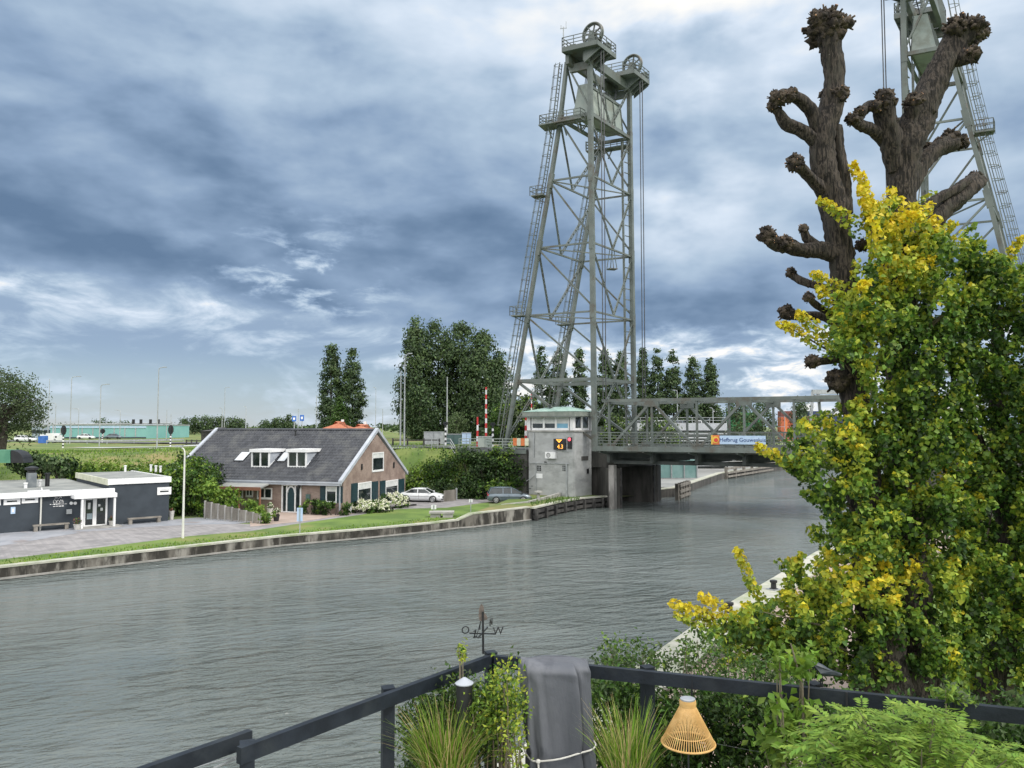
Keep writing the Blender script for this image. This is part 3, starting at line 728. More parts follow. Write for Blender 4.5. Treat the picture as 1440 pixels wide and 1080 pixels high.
    # wind gauge mast
    an = MB(); a = P(2.35,-1.8,z); an.bar(a,a+Vector((0,0,2.3)),.09); an.bar(a+Vector((-.35,0,2.1)),a+Vector((.35,0,2.2)),.06); an.bar(a+Vector((.3,0,2.1)),a+Vector((.3,0,2.9)),.05); an.bar(a+Vector((-.25,0,2.1)),a+Vector((-.25,0,2.5)),.05)
    an.build('wind_gauge', M['galv'], t)
    # cables hanging inside, with a little inspection cradle
    cr = MB(); zc = 26.3
    cr.box(P(.5,LEGW*.55,zc),(1.0,.9,.10),.3)
    for a,b in ((-.4,-.4),(.4,-.4),(.4,.4),(-.4,.4)): cr.bar(P(.5+a,LEGW*.55+b,zc),P(.5+a*.3,LEGW*.55+b*.6,28.5),.07)
    cr.build('inspection_cradle', S, t)
    return P
P1 = tower(A0, -BV, 'tall green steel lattice lift tower standing free left of the pollard trees')
P2 = tower(A0+BV*SPAN, BV, 'green steel lift tower partly hidden behind the pollard trees, cut by the top edge')

def counterweight(P, label):
    t = thing('counterweight', label, 'counterweight', P(1.6,4.5,43))
    mb = MB(); e0,e1 = .75,8.3; z0,z1 = 42.95,46.4
    c = [P(.7,e0,z0),P(2.75,e0,z0),P(2.75,e1,z0),P(.7,e1,z0),P(1.0,e0,z1),P(2.1,e0,z1),P(2.1,e1,z1),P(1.0,e1,z1)]
    mb.hexa(c); mb.build('block', M['steel_pale'], t)
    rb = MB()
    for e in np.linspace(e0+.25,e1-.25,5):
        rb.bar(P(.66,e,z0+.1),P(.95,e,z1-.1),.14,.10,CV); rb.bar(P(2.80,e,z0+.1),P(2.14,e,z1-.1),.14,.10,CV)
    rb.bar(P(.66,e0,z0+.08),P(.66,e1,z0+.08),.14,.4); rb.bar(P(.94,e0,z1-.1),P(.94,e1,z1-.1),.14,.3)
    rb.build('stiffener_ribs', M['steel'], t)
    for e in (1.2,7.8):
        cb = MB()
        for q in (-.12,.12): cb.bar(P(1.5,e+q,z1),P(.75,e*.97+q-.3,50.2),.06)
        cb.build('suspension_rope', M['cable'], t)
    for e in np.linspace(3.2,5.8,3): cb = MB(); cb.bar(P(1.55,e,z1),P(1.55,e,z1+.9),.5,.16); cb.build('rope_clamp', M['steel_dark'], t)
counterweight(P1,'pale grey-green counterweight block hanging high inside the left lift tower')
counterweight(P2,'pale counterweight block with sloping end hanging in the right lift tower')

# ================================================================== lift span
def span():
    t = thing('lift_span', 'horizontal green steel truss span of the lift bridge carrying the road over the canal', 'bridge span', tp(-2,4.5,6))
    X = lambda s,e,z: (lambda q: Vector((q.x,q.y,z)))(A0+BV*s+CV*e)
    S = M['steel']; s0,s1 = 1.1,SPAN-1.1; zb,zt = 6.05,11.25
    kn = [1.55+4.62*k for k in range(6)]+[SPAN-1.4]
    for e in (.15,LEGW-.15):
        mb = MB()
        mb.bar(X(s0-.3,e,zt),X(s1+.3,e,zt),.36,.32); mb.bar(X(s0,e,zb),X(s1,e,zb),.36,.5)
        mb.build('chord', S, t)
        wb = MB()
        for i,s in enumerate(kn):
            wb.bar(X(s,e,zb),X(s,e,zt),.20,.22,CV)
            if i < len(kn)-1:
                a,b = (zb+.1,zt-.15) if i%2 == 0 else (zt-.15,zb+.1)
                wb.bar(X(s,e,a),X(kn[i+1],e,b),.25,.27,CV)
            if i%2: wb.box(X(s,e,zt-.42),(1.5,.36,.55),RB)
            else: wb.box(X(s,e,zb+.45),(1.3,.36,.5),RB)
        wb.build('web_members', S, t)
    dk = MB()
    pl = [X(s0,.5,0),X(s1,.5,0),X(s1,LEGW-.5,0),X(s0,LEGW-.5,0)]
    dk.prism([(p.x,p.y) for p in pl], 5.74, 6.0)
    dk.build('road_deck', M['asphalt'], t)
    ub = MB()
    for s in kn: ub.bar(X(s,-.1,5.25),X(s,LEGW+.1,5.25),.35,1.0)
    for e in (1.8,4.5,7.2): ub.bar(X(s0,e,5.45),X(s1,e,5.45),.3,.55)
    for a,b in zip(kn[:-1],kn[1:]): ub.bar(X(a,.3,4.8),X(b,LEGW-.3,4.8),.16,.16)
    ub.bar(X(s0+.6,.9,4.75),X(s1-.6,.9,4.75),.25,.35)
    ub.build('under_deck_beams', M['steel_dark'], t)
    for e0,e1,er in ((-2.0,-.15,-1.95),(LEGW+.15,LEGW+2.0,LEGW+1.95)):
        fw = MB(); s0 = 1.35 if e0 < 0 else -1.4; pl = [X(s0,e0,0),X(s1+2.5,e0,0),X(s1+2.5,e1,0),X(s0,e1,0)]
        fw.prism([(p.x,p.y) for p in pl], 6.15, 6.3); fw.bar(X(s0,er-.06*(1 if er<0 else -1),6.25),X(s1+2.5,er-.06*(1 if er<0 else -1),6.25),.16,.5)
        for s in kn: fw.bar(X(s,e0+.1,6.0),X(s,e1,5.7),.16,.3)
        fw.build('footway', S, t)
        rl = MB(); a,b = X(s0,er,6.5),X(s1+2.5,er,6.5)
        for z in (.28,.56,.84,1.12,1.4): rl.bar(a+Vector((0,0,z)),b+Vector((0,0,z)),.065 if z<1.3 else .10)
        n = 21
        for k in range(n+1): c = a+(b-a)*(k/n); rl.bar(c-Vector((0,0,.1)),c+Vector((0,0,1.4)),.08,.10,CV)
        rl.build('handrail', S, t)
    pb = MB()
    for s in (kn[0],kn[-1]):
        pb.bar(X(s,.15,zt-.1),X(s,LEGW-.15,zt-.1),.4,.55)
        for e in (1.3,LEGW-1.3): pb.bar(X(s,.15 if e<4 else LEGW-.15,zt-1.4),X(s,e,zt-.2),.18)
    for s in kn[1:-1]: pb.bar(X(s,.15,zt-.05),X(s,LEGW-.15,zt-.05),.2,.3)
    pb.build('portal_beams', S, t)
    # lifting ropes from each corner up to the sheaves
    for s in (1.35,SPAN-1.35):
        for e in (-.45,LEGW-.45):
            rp = MB()
            for q in (-.13,.17): rp.tube([X(s+q*.5,e+q,zt),X(s+q*.5,e+q,50.2)],.055,5)
            rp.build('lifting_rope', M['cable'], t)
    return X
SX = span()

# ---- bridge name sign
def sign():
    o = SX(13.05,-2.06,7.2); x = BV; n = -CV
    t = thing('bridge_sign', 'long pale blue name sign with orange emblem fixed on the bridge handrail', 'sign', o)
    mb = MB(); a,b = SX(13.05,-2.05,0),SX(18.1,-2.05,0)
    L = (b-a).length; W = Wall(a[:2],(BV.x,BV.y),(BNRM.x,BNRM.y))
    mb.wbox(W,.80,L,6.82,7.64,0,.06); mb.build('panel', M['signblue'], t)
    mb = MB(); mb.wbox(W,0,.78,6.78,7.68,0,.07); mb.build('emblem_board', M['orange'], t)
    yl = mat('emblem_yellow',(.75,.5,.08)); rd = mat('emblem_red',(.62,.07,.05))
    mb = MB(); c = W.p(.42,7.24,.09); mb.tube([c,c+W.n*.02],.32,20); mb.build('emblem_ring', yl, t)
    mb = MB(); c = W.p(.47,7.21,.115); mb.tube([c,c+W.n*.02],.2,20); mb.build('emblem_disc', rd, t)
    mb = MB(); mb.wbox(W,.0,.14,6.78,7.68,.072,.085); mb.build('emblem_strip', yl, t)
    navy = mat('lettering_blue',(.015,.05,.20))
    text_mesh('lettering','Hefbrug Gouwesluis',.52,navy,frame_of(W.p((.80+L)/2+.0,7.23,.075),BV,(0,0,1),BNRM),t,.01)
sign()
# ================================================================== bridge keeper's cabin
def cabin():
    K = Vector((6.47,80.94,0)); L, D = 5.8, 3.6; BV = Vector((.8,-.6,0))
    t = thing('control_cabin', 'grey rendered bridge keeper cabin with green hipped roof beside the left lift tower', 'cabin', (K.x,K.y,1.1))
    q = lambda u,v,z: (lambda p: Vector((p.x,p.y,z)))(K-BV*u+CV*v)
    FW = Wall(K[:2],(-BV.x,-BV.y),(-CV.x,-CV.y)); RW = Wall(K[:2],(CV.x,CV.y),(BV.x,BV.y))
    zw = 7.95
    wm = MB(); wm.prism([q(0,0,0)[:2],q(0,D,0)[:2],q(L,D,0)[:2],q(L,0,0)[:2]], .6, zw)
    wm.wbox(FW,.05,.55,1.0,zw-.25,0.002,.07); wm.wbox(RW,.05,.38,.9,zw-.25,0.002,.07)
    wall = wm.build('wall', M['hut'], t)
    sl = MB(); sl.prism([q(-.12,-.12,0)[:2],q(-.12,D+.12,0)[:2],q(L+.12,D+.12,0)[:2],q(L+.12,-.12,0)[:2]], zw, zw+.16); sl.build('sill_band', M['concrete'], t)
    z0,z1 = zw+.16,9.62
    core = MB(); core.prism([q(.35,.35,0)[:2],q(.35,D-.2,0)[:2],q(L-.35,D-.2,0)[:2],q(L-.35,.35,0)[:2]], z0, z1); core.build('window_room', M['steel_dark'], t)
    # window bays on the two visible sides
    def bay(W,u0,u1,kind):
        f = MB(); o0,o1 = -.22,-.06
        f.wbox(W,u0,u1,z0,z0+.12,o0,o1); f.wbox(W,u0,u1,z1-.1,z1,o0,o1); f.wbox(W,u0,u0+.12,z0+.12,z1-.1,o0,o1); f.wbox(W,u1-.12,u1,z0+.12,z1-.1,o0,o1)
        f.wbox(W,u0,u1,z0-.0,z0+.24,-.21,-.10)
        w = f.build('window', M['white'], t)
        if kind != 'plain':
            g = MB(); g.wbox(W,u0+.12,u1-.12,z1-.78,z1-.1,-.2,-.12); g.build('blind', M['blind'], w)
        g = MB(); g.wbox(W,u0+.12,u1-.12,z0+.24,z1-(.78 if kind!='plain' else .1),-.2,-.14); g.build('pane', M['glass_sky' if kind=='sky' else 'glass'], w)
    us = [.62,2.28,3.85,5.45]
    for k in range(3): bay(FW,us[k],us[k+1],'sky' if k==0 else 'blind')
    bay(RW,.35,1.75,'plain'); bay(RW,1.85,3.25,'plain')
    po = MB(); 
    for u in (.03,5.6): po.wbox(FW,u,u+.42,z0,z1,-.4,.02)
    po.wbox(RW,3.5,3.9,z0,z1,-.3,.02)
    po.build('corner_posts', M['white'], t)
    rf = MB(); E = [q(-.55,-.55,0),q(-.55,D+.5,0),q(L+.5,D+.5,0),q(L+.5,-.55,0)]
    rf.prism([p[:2] for p in E], z1+.004, z1+.5)
    rf.build('fascia', M['concrete_dark'] if False else mat('lichen_fascia',(.19,.215,.19),(.26,.28,.25),1.2,.8), t)
    rf = MB(); E2 = [q(-.6,-.6,z1+.5),q(-.6,D+.55,z1+.5),q(L+.55,D+.55,z1+.5),q(L+.55,-.6,z1+.5)]; R1,R2 = q(1.7,D/2,z1+1.05),q(L-1.7,D/2,z1+1.05)
    rf.face(E2[::-1]); rf.face([E2[0],E2[1],R1]); rf.face([E2[1],E2[2],R2,R1]); rf.face([E2[2],E2[3],R2]); rf.face([E2[3],E2[0],R1,R2])
    r = rf.build('roof', M['copper'], t)
    v = MB(); c = q(3.6,.9,z1+.6); v.tube([c,c+Vector((0,0,.55))],.11,8); v.tube([c+Vector((0,0,.55)),c+Vector((0,0,.65))],.2,8); v.build('vent_pipe', M['steel_dark'], r)
    gt = MB(); gt.bar(q(-.7,-.66,z1-.06),q(L+1.1,-.66,z1-.06),.10,.14); gt.bar(q(L+1.0,-.66,z1-.06),q(L+1.0,-.66,z1-.5),.08); gt.build('gutter', M['steel'], t)
    # wall fittings
    dp = MB(); 
    dp.bar(FW.p(L-.75,5.2,.07),FW.p(L-.75,zw-.1,.07),.09); dp.bar(FW.p(L-.2,4.55,.06),FW.p(.5,4.62,.06),.09); dp.bar(FW.p(.85,1.1,.06),FW.p(.85,4.6,.06),.13); dp.bar(FW.p(L-1.0,1.1,.05),FW.p(L-1.0,4.5,.05),.06)
    dp.build('drain_pipe', M['galv'], t)
    a = FW.rect(793,641,819,643.5); 
    ac = MB(); u0,u1,za,zc = FW.rect(769.5,635.5,783,644.5); ac.wbox(FW,u0,u1,za,zc,.03,.42); acb = ac.build('air_conditioner', M['white'], t)
    fm = MB(); c = FW.p((u0*.35+u1*.65),(za+zc)/2,.425); fm.ring(c,CV,.22,.03,16,5); fm.ring(c,CV,.1,.02,12,4); fm.build('fan_grille', M['black'], acb)
    for px,py in ((758,658.5),(794,658.5)):
        w = MB(); u0,u1,za,zc = FW.rect(px-2.8,py-3.8,px+2.8,py+3.8); w.wbox(FW,u0,u1,za,zc,-.0,.02); ww = w.build('window', M['black'], t)
        g = MB()
        for k in (.33,.67): g.wbox(FW,u0+(u1-u0)*k-.02,u0+(u1-u0)*k+.02,za,zc,.022,.05); g.wbox(FW,u0,u1,za+(zc-za)*k-.02,za+(zc-za)*k+.02,.022,.05)
        g.build('bars', M['galv'], ww)
    w = MB(); u0,u1,za,zc = FW.rect(753.5,666,763,672.5); w.wbox(FW,u0,u1,za,zc,.003,.03); w.build('notice_plate', M['white'], t)
    w = MB(); u0,u1,za,zc = FW.rect(765.5,649,768.5,652.5); w.wbox(FW,u0,u1,za,zc,.003,.06); w.build('vent_box', M['black'], t)
    w = MB(); u0,u1,za,zc = RW.rect(817.5,641.5,827,647.5); w.wbox(RW,u0,u1,za,zc,.003,.04)
    w.build('wall_plaque', M['concrete_dark'], t)
    w = MB(); u0,u1,za,zc = RW.rect(825,659,827.5,666); w.wbox(RW,u0,u1,za,zc,.003,.08); w.build('key_box', M['black'], t)
    # side door frame left of the cabin
    d = MB(); d.bar(q(L+.5,.4,1.1),q(L+.5,.4,4.0),.16); d.bar(q(L+.5,1.5,1.1),q(L+.5,1.5,4.0),.16); d.bar(q(L+.5,.4,4.0),q(L+.5,1.5,4.0),.16)
    for z in np.arange(1.4,3.9,.35): d.bar(q(L+.5,.4,z),q(L+.5,1.5,z),.05)
    d.build('gate', M['galv'], t)
    return FW, RW
FW, RW = cabin()
def signals():
    t = thing('height_display', 'black led board showing 4.3 under an amber triangle on the cabin wall', 'display', FW.p(2.2,5.6,.1))
    u0,u1,z0,z1 = FW.rect(779.5,617,795.5,632.5,.1)
    mb = MB(); mb.wbox(FW,u0,u1,z0,z1,.06,.26); mb.build('housing', M['black'], t)
    wd,h = u1-u0,z1-z0; uc = (u0+u1)/2
    mb = MB(); mb.extrude([FW.p(uc+wd*.27,z1-.07,.265),FW.p(uc-wd*.27,z1-.07,.265),FW.p(uc,z1-h*.36,.265)],FW.n*.012); mb.build('triangle', M['amber'], t)
    ms = mat('display_inset',(.03,.02,.01)); mb = MB(); mb.extrude([FW.p(uc+wd*.10,z1-.12,.28),FW.p(uc-wd*.10,z1-.12,.28),FW.p(uc,z1-h*.22,.28)],FW.n*.006); mb.build('triangle_core', ms, t)
    text_mesh('digits','4.3',.62,M['amber'],frame_of(FW.p(uc-.14,z0+h*.27,.27),-FW.d,(0,0,1),FW.n),t,.008)
    t = thing('signal_light', 'navigation signal with red lamp lit mounted right of the led height board', 'signal', FW.p(1.1,5.7,.1))
    u0,u1,z0,z1 = FW.rect(799,615,804.5,631,.1)
    mb = MB(); mb.wbox(FW,u0,u1,z0,z1,.06,.22); mb.build('housing', M['black'], t)
    for k,m in ((.82,'redlamp'),(.5,'black'),(.18,'black')):
        mb = MB(); c = FW.p((u0+u1)/2,z0+(z1-z0)*k,.22); mb.tube([c,c+FW.n*.05],.17,14); ob = mb.build('lens', M[m], t)
    mb = MB(); mb.wbox(FW,u0-.1,u1+.9,z0-.3,z0-.22,.02,.1); mb.build('bracket', M['galv'], t)
signals()

# ================================================================== farmhouse
HO = Vector((-15.06,69.0,0)); HD = Vector((-.957,.29,0)); HN = Vector((.29,.957,0)); HL, HW = 18.6, 13.1
ZE, ZR = 3.55, 8.15      # eave, ridge
def house():
    t = thing('farmhouse', 'brown brick farmhouse with long dark tiled roof and dark shutters beside the quay', 'house', (HO.x,HO.y,GZ))
    q = lambda s,v,z: (lambda p: Vector((p.x,p.y,z)))(HO+HD*s+HN*v)
    Wf = Wall(HO[:2],HD[:2],(-HN.x,-HN.y)); Wg = Wall(HO[:2],HN[:2],(-HD.x,-HD.y))
    half = HW/2; sl = (ZR-ZE)/(half+.45)
    zs = ZE+sl*.45      # wall head
    w = MB()
    prof = [(0,GZ-.3),(HW,GZ-.3),(HW,zs-.22),(half,ZR-.42),(0,zs-.22)]
    w.extrude([q(0,v,z) for v,z in prof], HD*HL)
    wall = w.build('wall', M['brick'], t)
    # tiles as real corrugated courses
    def plane(s0,s1,front,name):
        rows = 19; per = .30; nx = int((s1-s0)/per*4); V=[];F_=[]
        for r in range(rows):
            b = len(V)
            for off,v,dz_ in ((0,-.45+(half+.45)*r/rows,.015),(1,-.45+(half+.45)*r/rows,.075),(2,-.45+(half+.45)*(r+1)/rows+.03,.025)):
                zb = ZE+sl*(min(v,half)+.45)+dz_
                for k in range(nx+1):
                    s_ = s0+(s1-s0)*k/nx; zz = zb+(.034*math.sin(2*math.pi*s_/per)+.012*math.sin(4*math.pi*s_/per+1))
                    V.append(tuple(q(s_,v if front else HW-v,zz)))
            for rr in range(2):
                for k in range(nx): a = b+rr*(nx+1)+k; F_.append((a,a+1,a+nx+2,a+nx+1))
        return tri_mesh(name, np.array(V), np.array(F_), [M['tile']], None, t)
    rf = plane(-.02,HL+.02,True,'roof'); plane(-.02,HL+.02,False,'roof')
    rd = MB(); rd.tube([q(-.05,half,ZR+.03),q(HL+.05,half,ZR+.03)],.16,8); rd.build('ridge_tiles', M['tile'], t)
    for s0,s1 in ((-.12,.22),(HL-.22,HL+.12)):
        vg = MB()
        for fr in (1,-1):
            a = (-.5,ZE-.02) if fr==1 else (HW+.5,ZE-.02)
            for dz_,hh in ((.12,.16),):
                p0,p1 = q(0,a[0],a[1]+dz_),q(0,half,ZR+dz_+.05)
                vg.hexa([q(s0,a[0],a[1]-.12),q(s1,a[0],a[1]-.12),q(s1,half,ZR-.10),q(s0,half,ZR-.10),q(s0,a[0],a[1]+.20),q(s1,a[0],a[1]+.20),q(s1,half,ZR+.24),q(s0,half,ZR+.24)])
        vg.build('verge_board', M['verge'], t)
    gt = MB(); gt.bar(q(.1,-.55,ZE-.04),q(HL,-.55,ZE-.04),.16,.14); gt.bar(q(.1,-.33,ZE-.22),q(HL,-.33,ZE-.22),.5,.16); gt.bar(q(.28,-.10,GZ),q(.28,-.10,ZE-.1),.10)
    gt.build('gutter', M['verge'], t)
    for px,py in ((415.5,613.5),(311.5,661)):
        r = ray(px,py); k = None
        # meet the front roof plane
        best = min((abs((CAMH+r.z*k_)-(ZE+sl*(((r*k_+Vector((0,0,0)))-HO).dot(HN)+.45))),k_) for k_ in np.arange(55,95,.05))
        p = Vector((0,0,CAMH))+r*best[1]; v = MB(); v.tube([p-Vector((0,0,.2)),p+Vector((0,0,.5))],.09,8); v.tube([p+Vector((0,0,.5)),p+Vector((0,0,.62))],.15,8); v.build('vent_pipe', M['black'], t)
    # dormers
    for px0,px1,py0,py1 in ((353.5,379,637,656.5),(404.5,431,637,656.5)):
        v0 = 1.0
        for v0 in np.arange(.4,5,.05):
            W = Wall((HO+HN*v0)[:2],HD[:2],(-HN.x,-HN.y)); s_,z_ = W.w((px0+px1)/2,py1)
            if z_ <= ZE+sl*(v0+.45)+.05: break
        u0,u1,z0,z1 = W.rect(px0,py0,px1,py1)
        dep = (z1+.1-z0)/sl+.4
        d = MB(); d.hexa([W.p(u0+.05,z0,-.12),W.p(u1-.05,z0,-.12),W.p(u1-.05,z1-.1,-dep),W.p(u0+.05,z1-.1,-dep),W.p(u0+.05,z1+.05,-.12),W.p(u1-.05,z1+.05,-.12),W.p(u1-.05,z1+.06,-dep),W.p(u0+.05,z1+.06,-dep)])
        dm = d.build('dormer', M['verge'], t)
        c = MB(); c.wbox(W,u0-.12,u1+.12,z1+.07,z1+.36,-dep,.18); c.build('roof_cap', M['white'], dm)
        f = MB(); f.wbox(W,u0,u1,z0-.08,z0+.08,-.1,.03); f.wbox(W,u0,u0+.14,z0+.08,z1+.05,-.1,.03); f.wbox(W,u1-.14,u1,z0+.08,z1+.05,-.1,.03); um=(u0+u1)/2; f.wbox(W,um-.07,um+.07,z0+.08,z1+.05,-.1,.03)
        f.build('window', M['white'], dm)
        g = MB(); g.wbox(W,u0+.14,um-.07,z0+.08,z1+.03,-.1,-.04); g.wbox(W,um+.07,u1-.14,z0+.08,z1+.03,-.1,-.04); g.build('pane', M['glass'], dm)
        c = MB(); 
        for uu in (u0-.0,u1-.10): c.hexa([W.p(uu,z0,-.10),W.p(uu+.1,z0,-.10),W.p(uu+.1,z1-.05,-dep+.1),W.p(uu,z1-.05,-dep+.1),W.p(uu,z0+.16,-.05),W.p(uu+.1,z0+.16,-.05),W.p(uu+.1,z1+.1,-dep+.1),W.p(uu,z1+.1,-dep+.1)])
        c.build('cheek_trim', M['white'], dm)
    # skylights lying in the roof
    for px0,px1,v0 in ((333,345,2.0),(393,403,2.0)):
        W = Wall((HO+HN*2.3)[:2],HD[:2],(-HN.x,-HN.y)); u1 = W.w(px0,641)[0]; u0 = W.w(px1,641)[0]
        f = MB(); z = lambda v: ZE+sl*(v+.45)+.10
        def slab(a,b,c_,d_,h): f.hexa([q(a,c_,z(c_)),q(b,c_,z(c_)),q(b,d_,z(d_)),q(a,d_,z(d_)),q(a,c_,z(c_)+h),q(b,c_,z(c_)+h),q(b,d_,z(d_)+h),q(a,d_,z(d_)+h)])
        slab(u0-.07,u1+.07,1.85,3.15,.05); fr = f.build('skylight', M['black'], t)
        f = MB(); slab(u0,u1,1.93,3.07,.062); f.build('pane', mat('painted_sky_reflection_pane',(.5,.54,.58),(.6,.63,.66),1,.15), fr)  # pale tone is the sky's reflection painted as pane colour
    # gable windows, shutters, anchors
    def window(W,r,par,frame='white',blind=.24,mull=False):
        u0,u1,z0,z1 = W.rect(*r)
        f = MB(); k=.11
        f.wbox(W,u0,u1,z0-.08,z0+k,.003,.08); f.wbox(W,u0,u1,z1-k,z1,.003,.07); f.wbox(W,u0,u0+k,z0+k,z1-k,.003,.07); f.wbox(W,u1-k,u1,z0+k,z1-k,.003,.07)
        if mull: um=(u0+u1)/2; f.wbox(W,um-.05,um+.05,z0+k,z1-k,.003,.06)
        o = f.build('window', M[frame], par)
        g = MB(); zb = z1-k-(z1-z0)*blind; g.wbox(W,u0+k,u1-k,z0+k,zb,.003,.02); g.build('pane', M['glass'], o)
        if blind: g = MB(); g.wbox(W,u0+k,u1-k,zb,z1-k,.003,.03); g.build('blind', M['blind'], o)
        return o
    def shutter(W,r):
        u0,u1,z0,z1 = W.rect(*r); f = MB(); f.wbox(W,u0,u1,z0,z1,.005,.06)
        for a,b in ((.08,.46),(.54,.92)): f.wbox(W,u0+.1,u1-.1,z0+(z1-z0)*a,z0+(z1-z0)*b,.062,.085)
        f.build('shutter', M['shutter'], t)
    window(Wg,(523,636,539,662),t,blind=.25)
    window(Wg,(502.5,678,521.5,711),t); window(Wg,(541.5,675,559,706),t)
    for r in ((493.5,679.5,502.3,707),(522,677,531,707),(534,676,541.5,706),(559.5,673.5,568,702)): shutter(Wg,r)
    for px,py in ((508.5,656.5),(553.5,654)):
        u0,u1,z0,z1 = Wg.rect(px-.9,py-4,px+.9,py+4); f = MB(); f.wbox(Wg,u0,u1,z0,z1,.005,.06); um=(u0+u1)/2
        f.bar(Wg.p(um-.14,z0,.035),Wg.p(um+.14,z0+.25,.035),.05); f.bar(Wg.p(um+.14,z1,.035),Wg.p(um-.14,z1-.25,.035),.05)
        f.build('wall_anchor', M['black'], t)
    window(Wf,(458.5,684,474,706.5),t)
    for r in ((450.5,683.5,458.4,706.5),(474.2,684,482,707)): shutter(Wf,r)
    # front door: side lights, arched leaf, white frame
    u0,u1,z0,z1 = Wf.rect(396.5,681,424,716.5)
    f = MB(); k=.13
    for a in (u0,u1-k,u0+(u1-u0)*.27,u0+(u1-u0)*.70): f.wbox(Wf,a,a+k,GZ,z1,.003,.09)
    f.wbox(Wf,u0,u1,z1-.14,z1,.004,.10); f.wbox(Wf,u0,u1,GZ-.02,GZ+.1,.004,.14)
    uc = u0+(u1-u0)*.505; hw=(u1-u0)*.215; pts=[]
    for a in np.linspace(0,math.pi,13):
        pts.append((math.cos(a),math.sin(a)))
    for (c0,s0),(c1,s1) in zip(pts[:-1],pts[1:]): f.bar(Wf.p(uc+hw*.88*c0,z1-.75+.55*s0,.06),Wf.p(uc+hw*.88*c1,z1-.75+.55*s1,.06),.13,.12)
    dr = f.build('door_frame', M['white'], t)
    g = MB(); g.wbox(Wf,u0+k,u1-k,GZ+.1,z1-.14,.003,.02); g.build('side_lights', M['glass'], dr)
    g = MB(); g.extrude([Wf.p(uc-hw*.85,GZ+.1,.025)]+[Wf.p(uc-hw*.85*c,z1-.75+.5*s,.025) for c,s in pts]+[Wf.p(uc+hw*.85,GZ+.1,.025)],Wf.n*.03); g.build('door', M['shutter'], t)
    for px,py in ((423.5,682),):
        s_,z_ = Wf.w(px,py); f = MB(); f.bar(Wf.p(s_,z_,.0),Wf.p(s_,z_,.35),.05); f.lathe(Wf.p(s_,z_-.3,.35),[(.06,0),(.13,.05),(.15,.3),(.03,.42)],8); f.build('wall_lantern', M['black'], t)
    u0,u1,z0,z1 = Wf.rect(431,695,436.5,702); f = MB(); f.wbox(Wf,u0,u1,z0,z1,.003,.14); f.build('mailbox', M['teal_dark'], t)
    # lean-to veranda at the left part
    a0,a1 = Wf.rect(324,680,384,690)[:2]
    v = MB(); zt = 3.05
    v.hexa([Wf.p(a0,zt-.12,1.9),Wf.p(a1,zt-.12,1.9),Wf.p(a1,zt+.28,.004),Wf.p(a0,zt+.28,.004),Wf.p(a0,zt,1.9),Wf.p(a1,zt,1.9),Wf.p(a1,zt+.4,.004),Wf.p(a0,zt+.4,.004)])
    v.build('veranda_roof', M['grey_roof'], t)
    v = MB(); v.wbox(Wf,a0,a1,zt-.28,zt+.03,1.905,1.99)
    vb_ = v.build('veranda_beam', M['timber_red'], t)
    for k in (.02,.5,.98): v = MB(); u = a0+(a1-a0)*k; v.bar(Wf.p(u,GZ,1.86),Wf.p(u,zt-.14,1.86),.13); v.build('veranda_post', M['timber_red'], vb_)
    for r in ((328,685,342,699),(346,685,356,698),(362,686,383,701)): window(Wf,r,t,blind=0,mull=True)
    fl = MB(); s_,z_ = Wf.w(470,712); 
    return Wf,Wg,q
Wf,Wg,HQ = house()

